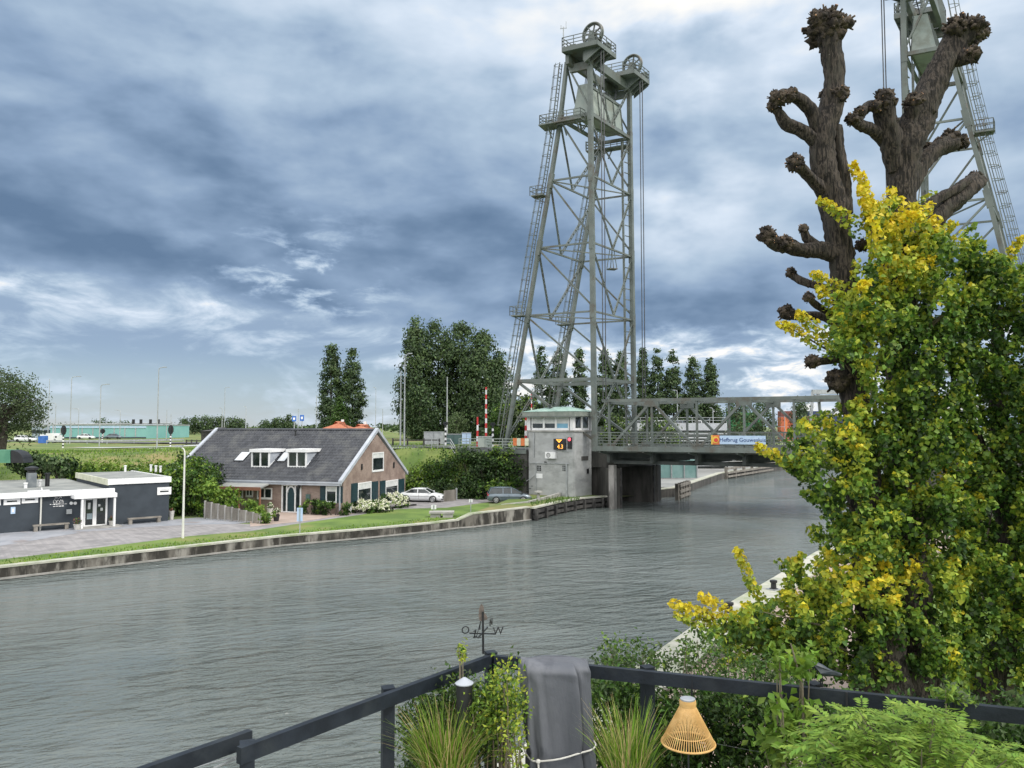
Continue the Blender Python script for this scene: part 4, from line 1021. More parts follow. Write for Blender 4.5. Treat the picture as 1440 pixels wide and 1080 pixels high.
# ================================================================== dark flat-roofed building
BO = Vector((-28.5,64.3,0)); BD = Vector((-.763,-.647,0)); BN = Vector((.647,-.763,0))     # BN: outward
BW = Wall(BO[:2],BD[:2],BN[:2])
def club():
    t = thing('flat_roofed_building', 'low blue-black flat roofed building with white fascias and glazed entrance porch', 'building', (BO.x,BO.y,GZ))
    W = BW
    s_b = W.w(153,700)[0]; zr = 4.35; zm = 3.62
    w = MB()
    w.wbox(W,0,s_b,GZ-.2,zr-.45,-12,0); w.wbox(W,s_b+.003,24,GZ-.2,zm-.4,-17,-.004); w.wbox(W,17.5,23.6,zm-.4,4.35,-14,-5.6)
    w.wbox(W,9.5,26,GZ-.2,3.0,-24,-17.2)
    w.build('wall', M['navy'], t)
    f = MB(); f.wbox(W,-.12,s_b+.1,zr-.45,zr,-.02,.12); f.wbox(W,-.12,-.003,zr-.45,zr,-12,-.02); f.wbox(W,s_b-.35,25,zm-.40,zm,-.02,.32); f.wbox(W,17.3,24,4.0,4.62,-5.6,-5.45)
    f.build('fascia', M['white'], t)
    f = MB(); f.wbox(W,s_b,s_b+.11,zr-.5,zr-.02,-12,-.025); f.build('side_fascia', M['offwhite'], t)
    f = MB(); f.wbox(W,.0,s_b,zr-.45,zr-.06,-12,-.02); f.build('roof', M['grey_roof'], t)
    f = MB(); f.wbox(W,s_b+.115,25,zm-.4,zm-.05,-17,-.02); f.wbox(W,17.5,23.6,4.36,4.55,-14,-5.61); f.build('roof', M['grey_roof'], t)
    f = MB(); f.wbox(W,9.3,26,3.0,3.12,-24.2,-17.0); f.build('roof', mat('dark_roof_felt',(.035,.04,.05),(.055,.06,.07),1,.8), t)
    for px,py,dd,h,m_,r_ in ((176,666.5,-11,.5,'white',.1),(212,668.5,-10,.55,'white',.1),(219,668.5,-9,.5,'white',.1),(225.5,668.5,-8,.5,'white',.1),(66.5,682,-6.2,1.0,'black',.17),(56,683,-6.5,.45,'white',.12),(36,686,-5.0,.35,'white',.12)):
        s_,z_ = W.w(px,py,dd); base = zr-.06 if s_ < s_b else zm-.05
        c = W.p(s_,base,dd); v = MB(); v.tube([c,c+Vector((0,0,h))],r_,9); v.tube([c+Vector((0,0,h)),c+Vector((0,0,h+.1))],r_*1.35,9); v.build('roof_vent', M[m_], t)
    ch = MB(); s0,_ = W.w(39.5,680,-5.4); s1,_ = W.w(51.5,680,-5.4); ch.wbox(W,min(s0,s1),max(s0,s1),zm-.05,4.75,-6.4,-5.4); cho = ch.build('chimney', mat('grey_slate_chimney',(.13,.15,.165),(.19,.21,.22),1.5,.8), t)
    ch = MB(); c = W.p((s0+s1)/2,4.75,-5.9); ch.lathe(c,[(.3,0),(.3,.2),(.5,.26),(.5,.42),(.1,.55)],10); ch.build('chimney_cowl', M['black'], cho)
    # high slot windows
    for r in ((-17,697.5,1,711),(5,698.5,28.5,709.8),(30.5,696.5,53.5,707.3),(221,685,240.5,695.5)):
        u0,u1,z0,z1 = W.rect(*r); f = MB(); k=.2
        f.wbox(W,u0,u1,z0,z0+k,.003,.07); f.wbox(W,u0,u1,z1-k,z1,.003,.07); f.wbox(W,u0,u0+k,z0+k,z1-k,.003,.07); f.wbox(W,u1-k,u1,z0+k,z1-k,.003,.07)
        f.wbox(W,u0+k,u1-k,z0+(z1-z0)*.52,z1-k,.003,.04); wo = f.build('window', M['white'], t)
        g = MB(); g.wbox(W,u0+k,u1-k,z0+k,z0+(z1-z0)*.52,.003,.02); g.build('pane', M['glass'], wo)
    u0,u1,z0,z1 = W.rect(15,713,21.5,722.5); f = MB(); f.wbox(W,u0,u1,z0,z1,.003,.03); no = f.build('notice', M['signblue'], t)
    f = MB(); f.wbox(W,u0+.08,u1-.08,z0+.12,z1-.12,.032,.04); f.build('notice_sheet', M['white'], no)
    # lettering: illegible in the photograph, so only its strokes
    rng = random.Random(5); f = MB()
    u0,u1,z0,z1 = W.rect(75,698.5,89.5,707.5)
    def stroke(x0,y0,x1,y1): f.bar(W.p(u1+(u0-u1)*x0,z0+(z1-z0)*y0,.015),W.p(u1+(u0-u1)*x1,z0+(z1-z0)*y1,.015),.045,.02)
    path=[(0,.05),(.02,.42),(.12,.58),(.26,.42),(.3,.12),(.42,.5),(.55,.38),(.6,.1),(.72,.55),(.84,.2),(.9,.5),(.97,.08)]
    for a,b in zip(path[:-1],path[1:]): stroke(*a,*b)
    for a,b in zip([(.14,.72),(.24,.95),(.34,.74)],[(.24,.95),(.34,.74),(.40,.9)]): stroke(*a,*b)
    for a,b in zip([(.5,.72),(.62,.9),(.72,.98)],[(.62,.9),(.72,.98),(.8,.8)]): stroke(*a,*b)
    stroke(0,.03,1,.0)
    lg = f.build('wall_emblem', M['white'], t)
    for (x0,x1,y) in ((69.5,94,709),(74.5,89.5,711.8)):
        f = MB(); u1_,u0_,za,zb = W.rect(x0,y-.75,x1,y+.75); x = u1_
        a,b = min(u0_,u1_),max(u0_,u1_); x = a
        while x < b-.05:
            w_ = rng.uniform(.06,.17); f.wbox(W,x,min(x+w_,b),za+rng.uniform(0,.03),zb-rng.uniform(0,.04),.004,.02); x += w_+.035
        f.build('lettering_line', M['white'], t)
    u0,u1,z0,z1 = W.rect(93,716,100.5,722.5); f = MB(); f.wbox(W,u0,u1,z0,z1,.003,.16); f.build('mailbox', M['galv'], t)
    for px in (100,105.5): s_,z_ = W.w(px,707.5); f = MB(); c = W.p(s_,z_,.003); f.tube([c,c+W.n*.1],.12,12); f.build('wall_lamp', M['white'], t)
    s_,z_ = W.w(58,700,.12); f = MB(); f.tube([W.p(s_,GZ,.12),W.p(s_,zm-.3,.12)],.06,8); f.build('downpipe', M['lampwhite'], t)
    f = MB(); f.wbox(W,s_-.5,s_+.9,zm+.02,zm+.12,.1,.3); f.bar(W.p(s_,zm-.1,.2),W.p(s_,zm+.3,.2),.07); f.build('camera_bracket', M['white'], t)
    # porch
    u0,u1,z0,z1 = W.rect(104.5,690,164.5,697,1.35)
    f = MB(); f.wbox(W,u0,u1,3.02,3.34,.0,1.45); pr = f.build('porch_roof', M['white'], t)
    for px in (115.2,160.8): s_,z_ = W.w(px,720,1.3); f = MB(); f.bar(W.p(s_,GZ,1.3),W.p(s_,3.02,1.3),.14); f.build('porch_post', M['white'], pr)
    f = MB(); u0,u1,z0,z1 = W.rect(117.5,697,150.5,736)
    f.wbox(W,u0,u1,GZ,GZ+.14,.003,.1); f.wbox(W,u0,u1,2.86,3.0,.003,.1)
    for k in (0,.46,.54,.93): f.wbox(W,u0+(u1-u0)*k,u0+(u1-u0)*k+.13,GZ+.14,2.86,.003,.1)
    dr = f.build('entrance_door', M['white'], t)
    f = MB(); f.wbox(W,u0+.1,u1-.1,GZ+.14,2.86,.003,.03); f.build('pane', M['glass'], dr)
    for (x0,y0,x1,y1) in ((121,700,130,703),(122,722,129.5,730),(138,709,141,712),(141,714,144.5,718),(123.5,707,127,716)):
        a,b,c_,d_ = W.rect(x0,y0,x1,y1); f = MB(); f.wbox(W,a,b,c_,d_,.034,.04); f.build('door_sticker', M['blind'] if y0 < 720 else M['bluegrey'], dr)
    f = MB(); f.wbox(W,u0-.8,u1+.7,GZ-.02,GZ+.06,.1,1.6); f.build('doorstep', M['concrete'], t)
club()
def bench(W,r,label):
    u0,u1,_,_ = W.rect(*r,off=.5); c = W.p((u0+u1)/2,GZ,.5)
    t = thing('bench', label, 'bench', c, 'grey plank benches along the dark wall')
    f = MB(); f.wbox(W,u0,u1,GZ+.40,GZ+.50,.3,.75); f.build('seat', M['timber'], t)
    for a in (u0+.06,u1-.30): f = MB(); f.wbox(W,a,a+.24,GZ,GZ+.398,.34,.71); f.build('leg', M['timber'], t)
bench(BW,(46,735,97,746),'low grey plank bench below the wall lettering left of the porch')
bench(BW,(179.5,725,226,735),'low grey plank bench against dark wall right of the porch')

# ================================================================== hedges and shrubs
def bush(name,label,cat,boxes,n,size,mats,cuts,seed,group=None,rcl=.45,stem=True,kind=None,face=None):
    """boxes: list of (centre, (rx,ry,rz)) ellipsoids with flattish tops"""
    rng = np.random.default_rng(seed); vol = np.array([b[1][0]*b[1][2]+b[1][1]*b[1][2] for b in boxes]); vol = vol/vol.sum()
    P=[];N=[];S=[]
    for (c,r),w in zip(boxes,vol):
        k = max(20,int(n*w)); ncl = max(8,k//28)
        d = rng.normal(size=(ncl,3)); d[:,2] = d[:,2]*.8+.15; d /= np.linalg.norm(d,axis=1)[:,None]
        d = np.sign(d)*np.abs(d)**.7
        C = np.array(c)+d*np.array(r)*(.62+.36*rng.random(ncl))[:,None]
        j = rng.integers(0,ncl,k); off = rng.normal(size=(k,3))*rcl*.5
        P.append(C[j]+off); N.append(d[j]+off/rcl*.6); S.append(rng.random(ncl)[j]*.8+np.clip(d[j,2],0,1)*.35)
    P=np.concatenate(P);N=np.concatenate(N);S=np.concatenate(S)
    zmin = min(c[2]-r[2] for c,r in boxes); P[:,2] = np.maximum(P[:,2],zmin+.02)
    c0 = boxes[0][0]
    t = thing(name,label,cat,(c0[0],c0[1],zmin),group)
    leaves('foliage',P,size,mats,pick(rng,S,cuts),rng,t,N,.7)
    if stem:
        mb = MB(); 
        for c,r in boxes:
            for k in range(5):
                a = k*1.3; b = Vector((c[0]+r[0]*.15*math.cos(a),c[1]+r[1]*.15*math.sin(a),zmin-.1)); e = Vector((c[0]+r[0]*.6*math.cos(a),c[1]+r[1]*.6*math.sin(a),c[2]+r[2]*.3))
                mb.tube([b,b.lerp(e,.5)+Vector((0,0,.1)),e],[.07,.05,.02],5)
        mb.build('stems',M['bark_far'],t)
    return t
H3 = [M['lf_dark'],M['lf_mid'],M['lf_light']]; HB = [M['lf_mid'],M['lf_light'],M['bush_l']]; HD3=[M['pop_m'],M['lf_dark'],M['lf_mid']]
def hedge_line(p,q,n,rz,ry,top):
    out=[]; p,q=Vector(p),Vector(q)
    for k in range(n):
        c = p.lerp(q,(k+.5)/n); out.append(((c.x,c.y,top-rz),((q-p).length/n*.75,ry,rz)))
    return out
a,b = at(88,665,79.5),at(262,660,76.0)
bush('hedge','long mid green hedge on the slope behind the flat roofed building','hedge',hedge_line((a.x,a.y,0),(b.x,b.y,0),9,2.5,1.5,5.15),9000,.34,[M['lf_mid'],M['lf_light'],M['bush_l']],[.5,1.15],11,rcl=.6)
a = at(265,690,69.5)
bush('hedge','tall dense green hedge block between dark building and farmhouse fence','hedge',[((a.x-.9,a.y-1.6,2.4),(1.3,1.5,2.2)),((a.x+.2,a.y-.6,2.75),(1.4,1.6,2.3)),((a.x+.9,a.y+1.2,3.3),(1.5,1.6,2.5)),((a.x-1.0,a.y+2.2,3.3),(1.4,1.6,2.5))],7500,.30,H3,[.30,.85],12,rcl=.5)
a = at(267,655,76)
bush('shrub','round dark shrub touching the farmhouse roof edge','shrub',[((a.x,a.y,3.3),(1.7,1.7,2.2))],1200,.4,HD3,[.45,.9],13,rcl=.6)
for k,(px,py,Y,r,lab) in enumerate(((58,655,74,(2.6,1.4,1.0),'dark spreading conifer shrub on the slope left of the hedge'),(30,650,74,(1.5,1.2,.9),'small dark drooping shrub beside the green ramp'))):
    a = at(px,py,Y); bush('shrub',lab,'shrub',[((a.x,a.y,a.z),r),((a.x+1.6,a.y+.3,a.z-.3),(r[0]*.7,r[1],r[2]*.8))],1100,.4,HD3,[.5,1.0],20+k,rcl=.5)
a = at(302,688,67.4)
bush('shrub','bright yellow green shrub rising above the wooden fence','shrub',[((a.x-.7,a.y,2.2),(1.1,.9,1.5)),((a.x+.8,a.y-.1,2.0),(1.1,.8,1.3))],1500,.32,HB,[.3,.75],14,rcl=.45)
a = at(338,707,65.6); b = at(354,713,64.8); c_ = at(371,720,62.6)
bush('shrub','clipped yellow green hedge stepping down along the wooden fence','shrub',[((a.x,a.y,1.75),(1.5,.5,.46)),((b.x+.3,b.y,1.45),(.9,.5,.44)),((c_.x+.2,c_.y,1.15),(.55,.5,.5))],1500,.22,HB,[.35,.85],15,rcl=.28)
for k,(px,py,Y,r,n) in enumerate(((437,708,69,(1.15,.5,.62),420),(450,708,68.8,(.8,.5,.6),300),(470,710,68.3,(1.5,.5,.62),620))):
    a = at(px,py,Y); bush('shrub',('clipped dark hedge plant right of the front door','clipped dark hedge plant under the mailbox side wall','clipped dark hedge plant below the shuttered front window')[k],'shrub',[((a.x,a.y,1.3),r)],n,.24,H3,[.5,1.05],30+k,rcl=.25)
# hydrangeas
for k,(px,py,rx,nf) in enumerate(((511,712,1.25,30),(534,711,1.05,28),(553,705,1.5,48))):
    a = gp(px,py+9,GZ); rng = np.random.default_rng(50+k)
    t = bush('hydrangea',('cream hydrangea bush at the front corner of the gable','cream hydrangea bush between the two shuttered gable windows','largest cream hydrangea bush next to the white saloon car')[k],'shrub',[((a.x,a.y,1.1),(rx,.8,.70 if k<2 else .95))],420,.26,H3,[.5,1.05],40+k,'cream hydrangeas along the gable',.3)
    d = rng.normal(size=(nf,3)); d[:,2]=np.abs(d[:,2])*.9; d[:,1]=-np.abs(d[:,1]); d/=np.linalg.norm(d,axis=1)[:,None]
    C = np.array([a.x,a.y,1.1])+d*np.array([rx,.85,.74 if k<2 else 1.0])
    P = (C[:,None,:]+rng.normal(size=(nf,34,3))*.075).reshape(-1,3); N = np.repeat(d,34,0)+rng.normal(size=(nf*34,3))*.5
    leaves('flower_heads',P,.13,[M['flower'],M['lf_light']],(rng.random(len(P))<.22).astype(int),rng,t,N,.4,.9)
# flower bed edging
mb = MB(); a,b = gp(497,721.5,GZ),gp(585,711,GZ); mb.bar((a.x,a.y,GZ+.08),(b.x,b.y,GZ+.08),.16,.2); tag(mb.build('bed_edging',M['timber_dark']),'low dark timber edging in front of the hydrangea bed','edging')

# bank scrub below the road deck
rng = np.random.default_rng(9); em = bpy.data.objects['embankment']; ev = np.array([v.co[:] for v in em.data.vertices])
def em_z(x,y): return HF(x,y)
def slope_hit(px,py,Ymax):
    r = ray(px,py)
    for Y in np.arange(66,Ymax+6,.4):
        p = Vector((0,0,CAMH))+r*(Y/r.y)
        if p.z < em_z(p.x,p.y): return p
    return at(px,py,Ymax)
def scrub():
    spots = [(600,672,88,2.0,1.6,0),(622,668,88,2.3,2.0,1),(645,662,88,2.6,2.4,1),(668,660,87.5,2.6,2.6,2),(690,668,87,2.4,2.4,2),(706,660,88,2.0,2.6,1),(612,690,86,1.8,1.2,2),(640,690,85.5,2.2,1.6,2),(666,690,85,2.2,1.6,2),(690,692,85,2.0,1.4,1),(584,684,86.5,1.4,1.1,0)]
    labs = ['olive scrub bush at the left edge of the road bank','scrub bush near the top of the road bank left of centre','full green scrub bush in the middle of the road bank','tallest dark scrub bush on the road bank','dark scrub bush on the bank beside the concrete abutment','scrub bush below the deck railing touching the abutment','low scrub bush at the bank foot above the white saloon','low scrub bush behind the timber screen','low dark scrub bush between the two parked cars','low scrub bush behind the grey estate car','small pale scrub bush beside the gable end']
    for k,(px,py,Y,r,h,c) in enumerate(spots):
        a = slope_hit(px,py,Y); mats = ([M['lf_mid'],M['lf_light'],M['wil']],[M['lf_dark'],M['lf_mid'],M['lf_light']],[M['pop_m'],M['lf_dark'],M['lf_mid']])[c]
        bush('scrub_bush',labs[k],'bush',[((a.x,a.y,a.z-.1),(r,1.3,h)),((a.x+r*.5,a.y+.3,a.z-.4),(r*.8,1.2,h*.8))],2300,.30,mats,[.42,.95],60+k,'scrub on the road bank',.6)
scrub()
a = gp(700,694,1.0)
# rough tufts
def tufts(name,pts,h,mats,seed,w=.05,lean=.35):
    rng = np.random.default_rng(seed); P = np.asarray(pts); n=len(P)
    a = rng.random(n)*6.28; hh = h*rng.uniform(.5,1.3,n); dx = np.stack([np.cos(a),np.sin(a),np.zeros(n)],1)
    b = rng.random(n)*6.28; le = np.stack([np.cos(b),np.sin(b),np.zeros(n)],1)*(lean*hh*rng.random(n))[:,None]
    v = np.empty((n,4,3)); v[:,0]=P-dx*w; v[:,1]=P+dx*w; top=P+le+np.stack([np.zeros(n)]*2+[hh],1); mid=P+le*.35+np.stack([np.zeros(n)]*2+[hh*.55],1)
    v[:,2]=mid+dx*w*.7; v[:,3]=top
    f = (np.arange(n)*4)[:,None,None]+np.array([[0,1,2],[0,2,3]])[None]
    o = tri_mesh(name,v.reshape(-1,3),f.reshape(-1,3),mats,np.repeat(rng.integers(0,len(mats),n),2)); tag(o,kind='stuff'); return o
pts=[]
used = np.zeros(len(ev),bool); used[np.array([p.vertices[:] for p in em.data.polygons]).ravel()] = True
cand = ev[used & (ev[:,0]>-95)&(ev[:,0]<-3.5)&(ev[:,1]>60)&(ev[:,1]<112)&(ev[:,2]>.9)]
j = rng.integers(0,len(cand),26000); pts = cand[j]+np.stack([rng.uniform(-1,1,len(j)),rng.uniform(-.9,.9,len(j)),np.full(len(j),-.12)],1)
tufts('bank_grass',pts,.34,[M['blade_d'],M['blade'],M['blade_d'],M['lf_light'],M['blade'],M['wil']],91,.055,.7)
pts=[]
for (x0,y0),(x1,y1) in zip(QL[1:9],QL[2:10]):
    n = int(math.hypot(x1-x0,y1-y0)*34)
    for k in range(n):
        u = rng.random(); L=math.hypot(x1-x0,y1-y0); nx,ny=-(y1-y0)/L,(x1-x0)/L; o=.55+rng.random()**1.6*2.1; pts.append((x0+(x1-x0)*u+nx*o,y0+(y1-y0)*u+ny*o,GZ))
tufts('verge_grass',pts,.13,[M['blade_d'],M['blade'],M['lf_light']],92,.05,.5)
pts=[(6.9-rng.random()*8.5,80.4-rng.random()*9.5,1.14) for _ in range(1100)]
pts=[p for p in pts if p[0]>1.8 and (p[0]-1.68)*-.75-(p[1]-70.45)*-.62>.6 and p[1]-p[0]*1.1>69.4 and not(p[0]>1.5 and p[1]>79.6)]
tufts('quay_weeds',pts,.30,[M['lf_mid'],M['blade_d'],M['wil'],M['blade_d']],93,.04,.7)
# ================================================================== fences, posts and small things on the far bank
def panel_fence():
    p,q = gp(288,730,GZ),gp(366,736.5,GZ); p.z=q.z=GZ
    t = thing('panel_fence','weathered wooden panel fence stepping down to the right between court and front yard','fence',p)
    n = 8; d = (q-p)
    for k in range(n+1):
        c = p+d*(k/n); h = 1.55-.75*(k/n)
        m = MB(); m.bar(c,c+Vector((0,0,h)),.13); m.build('post',M['concrete'],t)
        if k<n:
            e = p+d*((k+1)/n); m = MB(); u=(e-c).normalized()
            for r in range(6): z=.12+(h-.2)*r/6; m.bar(c+u*.07+Vector((0,0,z+(h-.2)/12)),e-u*.07+Vector((0,0,z+(h-.2)/12)),.035,(h-.2)/6-.012)
            m.build('panel',M['timber'],t)
panel_fence()
def street_lamp(px,ytop,ybase,arm,label,Y=None,z=5.95,m='galv',group='street lamps on the highway',curve=True,two=False,r=.11):
    if Y is None: b = gp(px,ybase,z)
    else: b = at(px,ybase,Y); b.z = z
    top = at(px,ytop,b.y).z
    t = thing('street_lamp',label,'street lamp',b,group)
    m_ = MB(); al = arm*b.y/F
    pts=[b,Vector((b.x,b.y,z+(top-z)*.5)),Vector((b.x,b.y,top-.35))]; m_.tube(pts,[r,r*.8,r*.6],8); m_.build('pole',M[m],t)
    if arm:
        a = MB(); c0 = Vector((b.x,b.y,top-.36)); s=1 if arm>0 else -1; L=abs(al)
        a.tube([c0,c0+Vector((s*.06,0,.22)),c0+Vector((s*.25,0,.34)),c0+Vector((s*L*.6,0,.42))],r*.55,6); a.build('arm',M[m],t)
        h = MB(); h.box(c0+Vector((s*(L*.6+.35*min(1,L*.5)),0,.44)),(max(.5,L*.42),.26,.12)); h.build('lamp_head',M['galv'],t)
    else:
        h = MB(); h.tube([Vector((b.x,b.y,top-.36)),Vector((b.x,b.y,top))],r*.7,8); h.build('cap',M['galv'],t)
    return t
lamps = [(98,530,624,13,'grey curved lamp post nearest the willow at the left edge'),(139.5,541,628,12,'grey curved lamp post before the teal building'),(220.5,517,633,11,'tallest grey lamp post standing in a round stone base'),(315,545,616,7,'grey curved lamp post rising behind the farmhouse roof'),
 (67,533,620,0,'straight grey mast beside the willow crown'),(528,545,612,-4,'thin lamp post left of the big poplar group'),(568.5,498,629,10,'tall pale curved lamp post in front of the big poplar group'),(563,522,629,0,'slim grey mast close left of the tall curved lamp post'),(628.5,530,626,0,'plain pale pole in front of the dense trees')]
for px,yt,yb,arm,lab in lamps: street_lamp(px,yt,yb,arm,lab,z=5.0 if px<330 else 5.85)
fl = [(77.5,567,-8,'first small far lamp right of the mast by the willow'),(60.5,570,0,'far thin mast just beside the willow leaves'),(110,575,-9,'small far lamp with arm to the left right of first curved post'),(168.5,577,-8,'small far lamp with left arm over the teal building'),(234,577,0,'far thin pole above the right traffic light'),(240,582,0,'far thin pole right of the traffic light'),(312,574,-4,'small far lamp close left of post behind the roof'),(345.5,572,-3,'small far lamp over the white shed roof'),(419,575,0,'far thin pole between the two blue signs'),(444.5,556,0,'dark pole with short crossbar left of twin poplars'),(538,575,0,'far thin pole right of the twin poplars'),(1003,574,-4,'small lamp seen over the bridge truss'),(953,549,-6,'curved lamp rising above the bridge top chord'),(866,520,-6,'curved lamp seen through the lift tower')]
for px,yt,arm,lab in fl: street_lamp(px,yt,608,arm,lab,Y=215 if px<900 else 150,z=5.0 if px<900 else 1.0,group='far lamps on the horizon',r=.13)
c = bpy.data.objects['street_lamp.002'].location
mb = MB(); mb.lathe((c.x,c.y,4.8),[(1.3,0),(1.3,.42),(1.15,.48),(.1,.5)],16); mb.build('stone_plinth',M['concrete'],bpy.data.objects['street_lamp.002'])
street_lamp(257,629,757,-10,'cream lamp post with short hooked arm on the grass verge',None,z=GZ,m='lampwhite',group=None,r=.09)

def traffic_light(px,y0,y1,ybase,label,Y=100,group='traffic lights on the highway'):
    b = at(px,ybase,Y); w = 5.0*Y/F
    t = thing('traffic_light',label,'traffic light',(b.x,b.y,b.z),group)
    m = MB(); z0,z1 = at(px,y1,Y).z,at(px,y0,Y).z
    for k in range(8): m.k=k%2; m.tube([Vector((b.x,b.y,b.z+(z0-b.z)*k/8)),Vector((b.x,b.y,b.z+(z0-b.z)*(k+1)/8))],.12,8)
    m.build('striped_pole',[M['white'],M['black']],t)
    m = MB(); c = Vector((b.x,b.y,(z0+z1)/2)); h=(z1-z0)/2
    m.extrude([c+Vector((w*math.cos(a)*.78,0,h*math.sin(a))) for a in np.linspace(0,2*math.pi,20)[:-1]],(0,.08,0)); bk=m.build('backing_board',M['black'],t)
    m = MB(); m.ring(c+Vector((0,0,0)),(0,1,0),.01,.005,6,3)
    m = MB(); 
    for k in (-.5,0,.5): 
        q=c+Vector((0,-.02,h*k)); l = MB(); l.tube([q,q-Vector((0,.12,0))],w*.22,10); l.build('lens',M['glass'],bk)
traffic_light(88.5,598,612,630,'black oval traffic light on striped pole in front of the white truck',Y=122)
traffic_light(239.5,597.5,611,628,'black oval traffic light on striped pole left of farmhouse roof',Y=126)
traffic_light(143.5,603,609.5,622,'smaller traffic light in front of the teal building',Y=165)
traffic_light(693,594,599,628,'striped pole right of the tall red and white barrier',Y=92,group='striped posts near the bridge')
traffic_light(626.5,593,598,626,'striped pole beside the pale equipment hut',Y=98,group='striped posts near the bridge')
def gantry():
    Y=165; a,b = at(75,597,Y),at(241,594,Y); t = thing('signal_gantry','long pale mast arm carrying black signal heads across the far junction','gantry',(b.x,b.y,5.95))
    m = MB(); m.tube([Vector((a.x,Y,a.z)),Vector((b.x,Y,a.z+.3))],.12,6); m.build('mast_arm',M['galv'],t)
    m = MB(); m.tube([Vector((b.x,Y,4.95)),Vector((b.x,Y,a.z+.5))],.16,8); m.build('pole',M['galv'],t)
    m = MB(); m.tube([Vector((a.x,Y,4.95)),Vector((a.x,Y,a.z+.2))],.16,8); m.build('pole',M['galv'],t)
    for px in (188,198.5,212,223): p = at(px,593,Y); m = MB(); m.box((p.x,Y-.1,p.z),(.5,.3,1.0)); m.build('signal_head',M['black'],t)
gantry()
def guard_rail(pts,label):
    P=[gp(x,y,z) for x,y,z in pts]; t = thing('guard_rail',label,'guard rail',(P[0].x,P[0].y,5.95)); m = MB()
    for a,b in zip(P[:-1],P[1:]): m.bar((a.x,a.y,5.67),(b.x,b.y,5.67),.08,.34)
    m.build('beam',M['galv'],t); L=sum((b-a).length for a,b in zip(P[:-1],P[1:])); n=int(L/4)
    for k in range(n+1):
        u=k/n*(len(P)-1); i=min(int(u),len(P)-2); c=P[i].lerp(P[i+1],u-i); m = MB(); m.bar((c.x,c.y+.1,4.85),(c.x,c.y+.1,5.75),.13); m.build('post',M['galv'],t)
guard_rail([(65,625,5.0),(150,624.5,5.0),(258,622.5,5.0)],'long grey steel guard rail along the highway left of the farmhouse')
def post_rail():
    t = thing('post_and_rail','dark low post and rail fence beside the path left of the roof','fence',gp(262,627,5.0))
    for k in range(5):
        p = gp(262+k*7.2,628-k*.2,5.0); m = MB(); m.bar((p.x,p.y,4.8),(p.x,p.y,6.2),.18); m.build('post',M['timber_dark'],t)
    a,b = gp(262,628,5.0),gp(291,627.2,5.0); m = MB(); m.bar((a.x,a.y,6.0),(b.x,b.y,6.0),.1,.16); m.build('rail',M['timber_dark'],t)
    t = thing('post_and_rail','dark post and rail fence in front of the pale equipment hut','fence',gp(552,627,5.95))
    for k,x in enumerate((552.5,573,596,618)): p = gp(x,627.5,5.95); m = MB(); m.bar((p.x,p.y,5.8),(p.x,p.y,7.0),.16); m.build('post',M['timber_dark'],t)
    a,b = gp(552.5,627.5,5.95),gp(618,627.5,5.95); m = MB(); m.bar((a.x,a.y,6.75),(b.x,b.y,6.75),.08,.14); m.build('rail',M['timber_dark'],t)
post_rail()

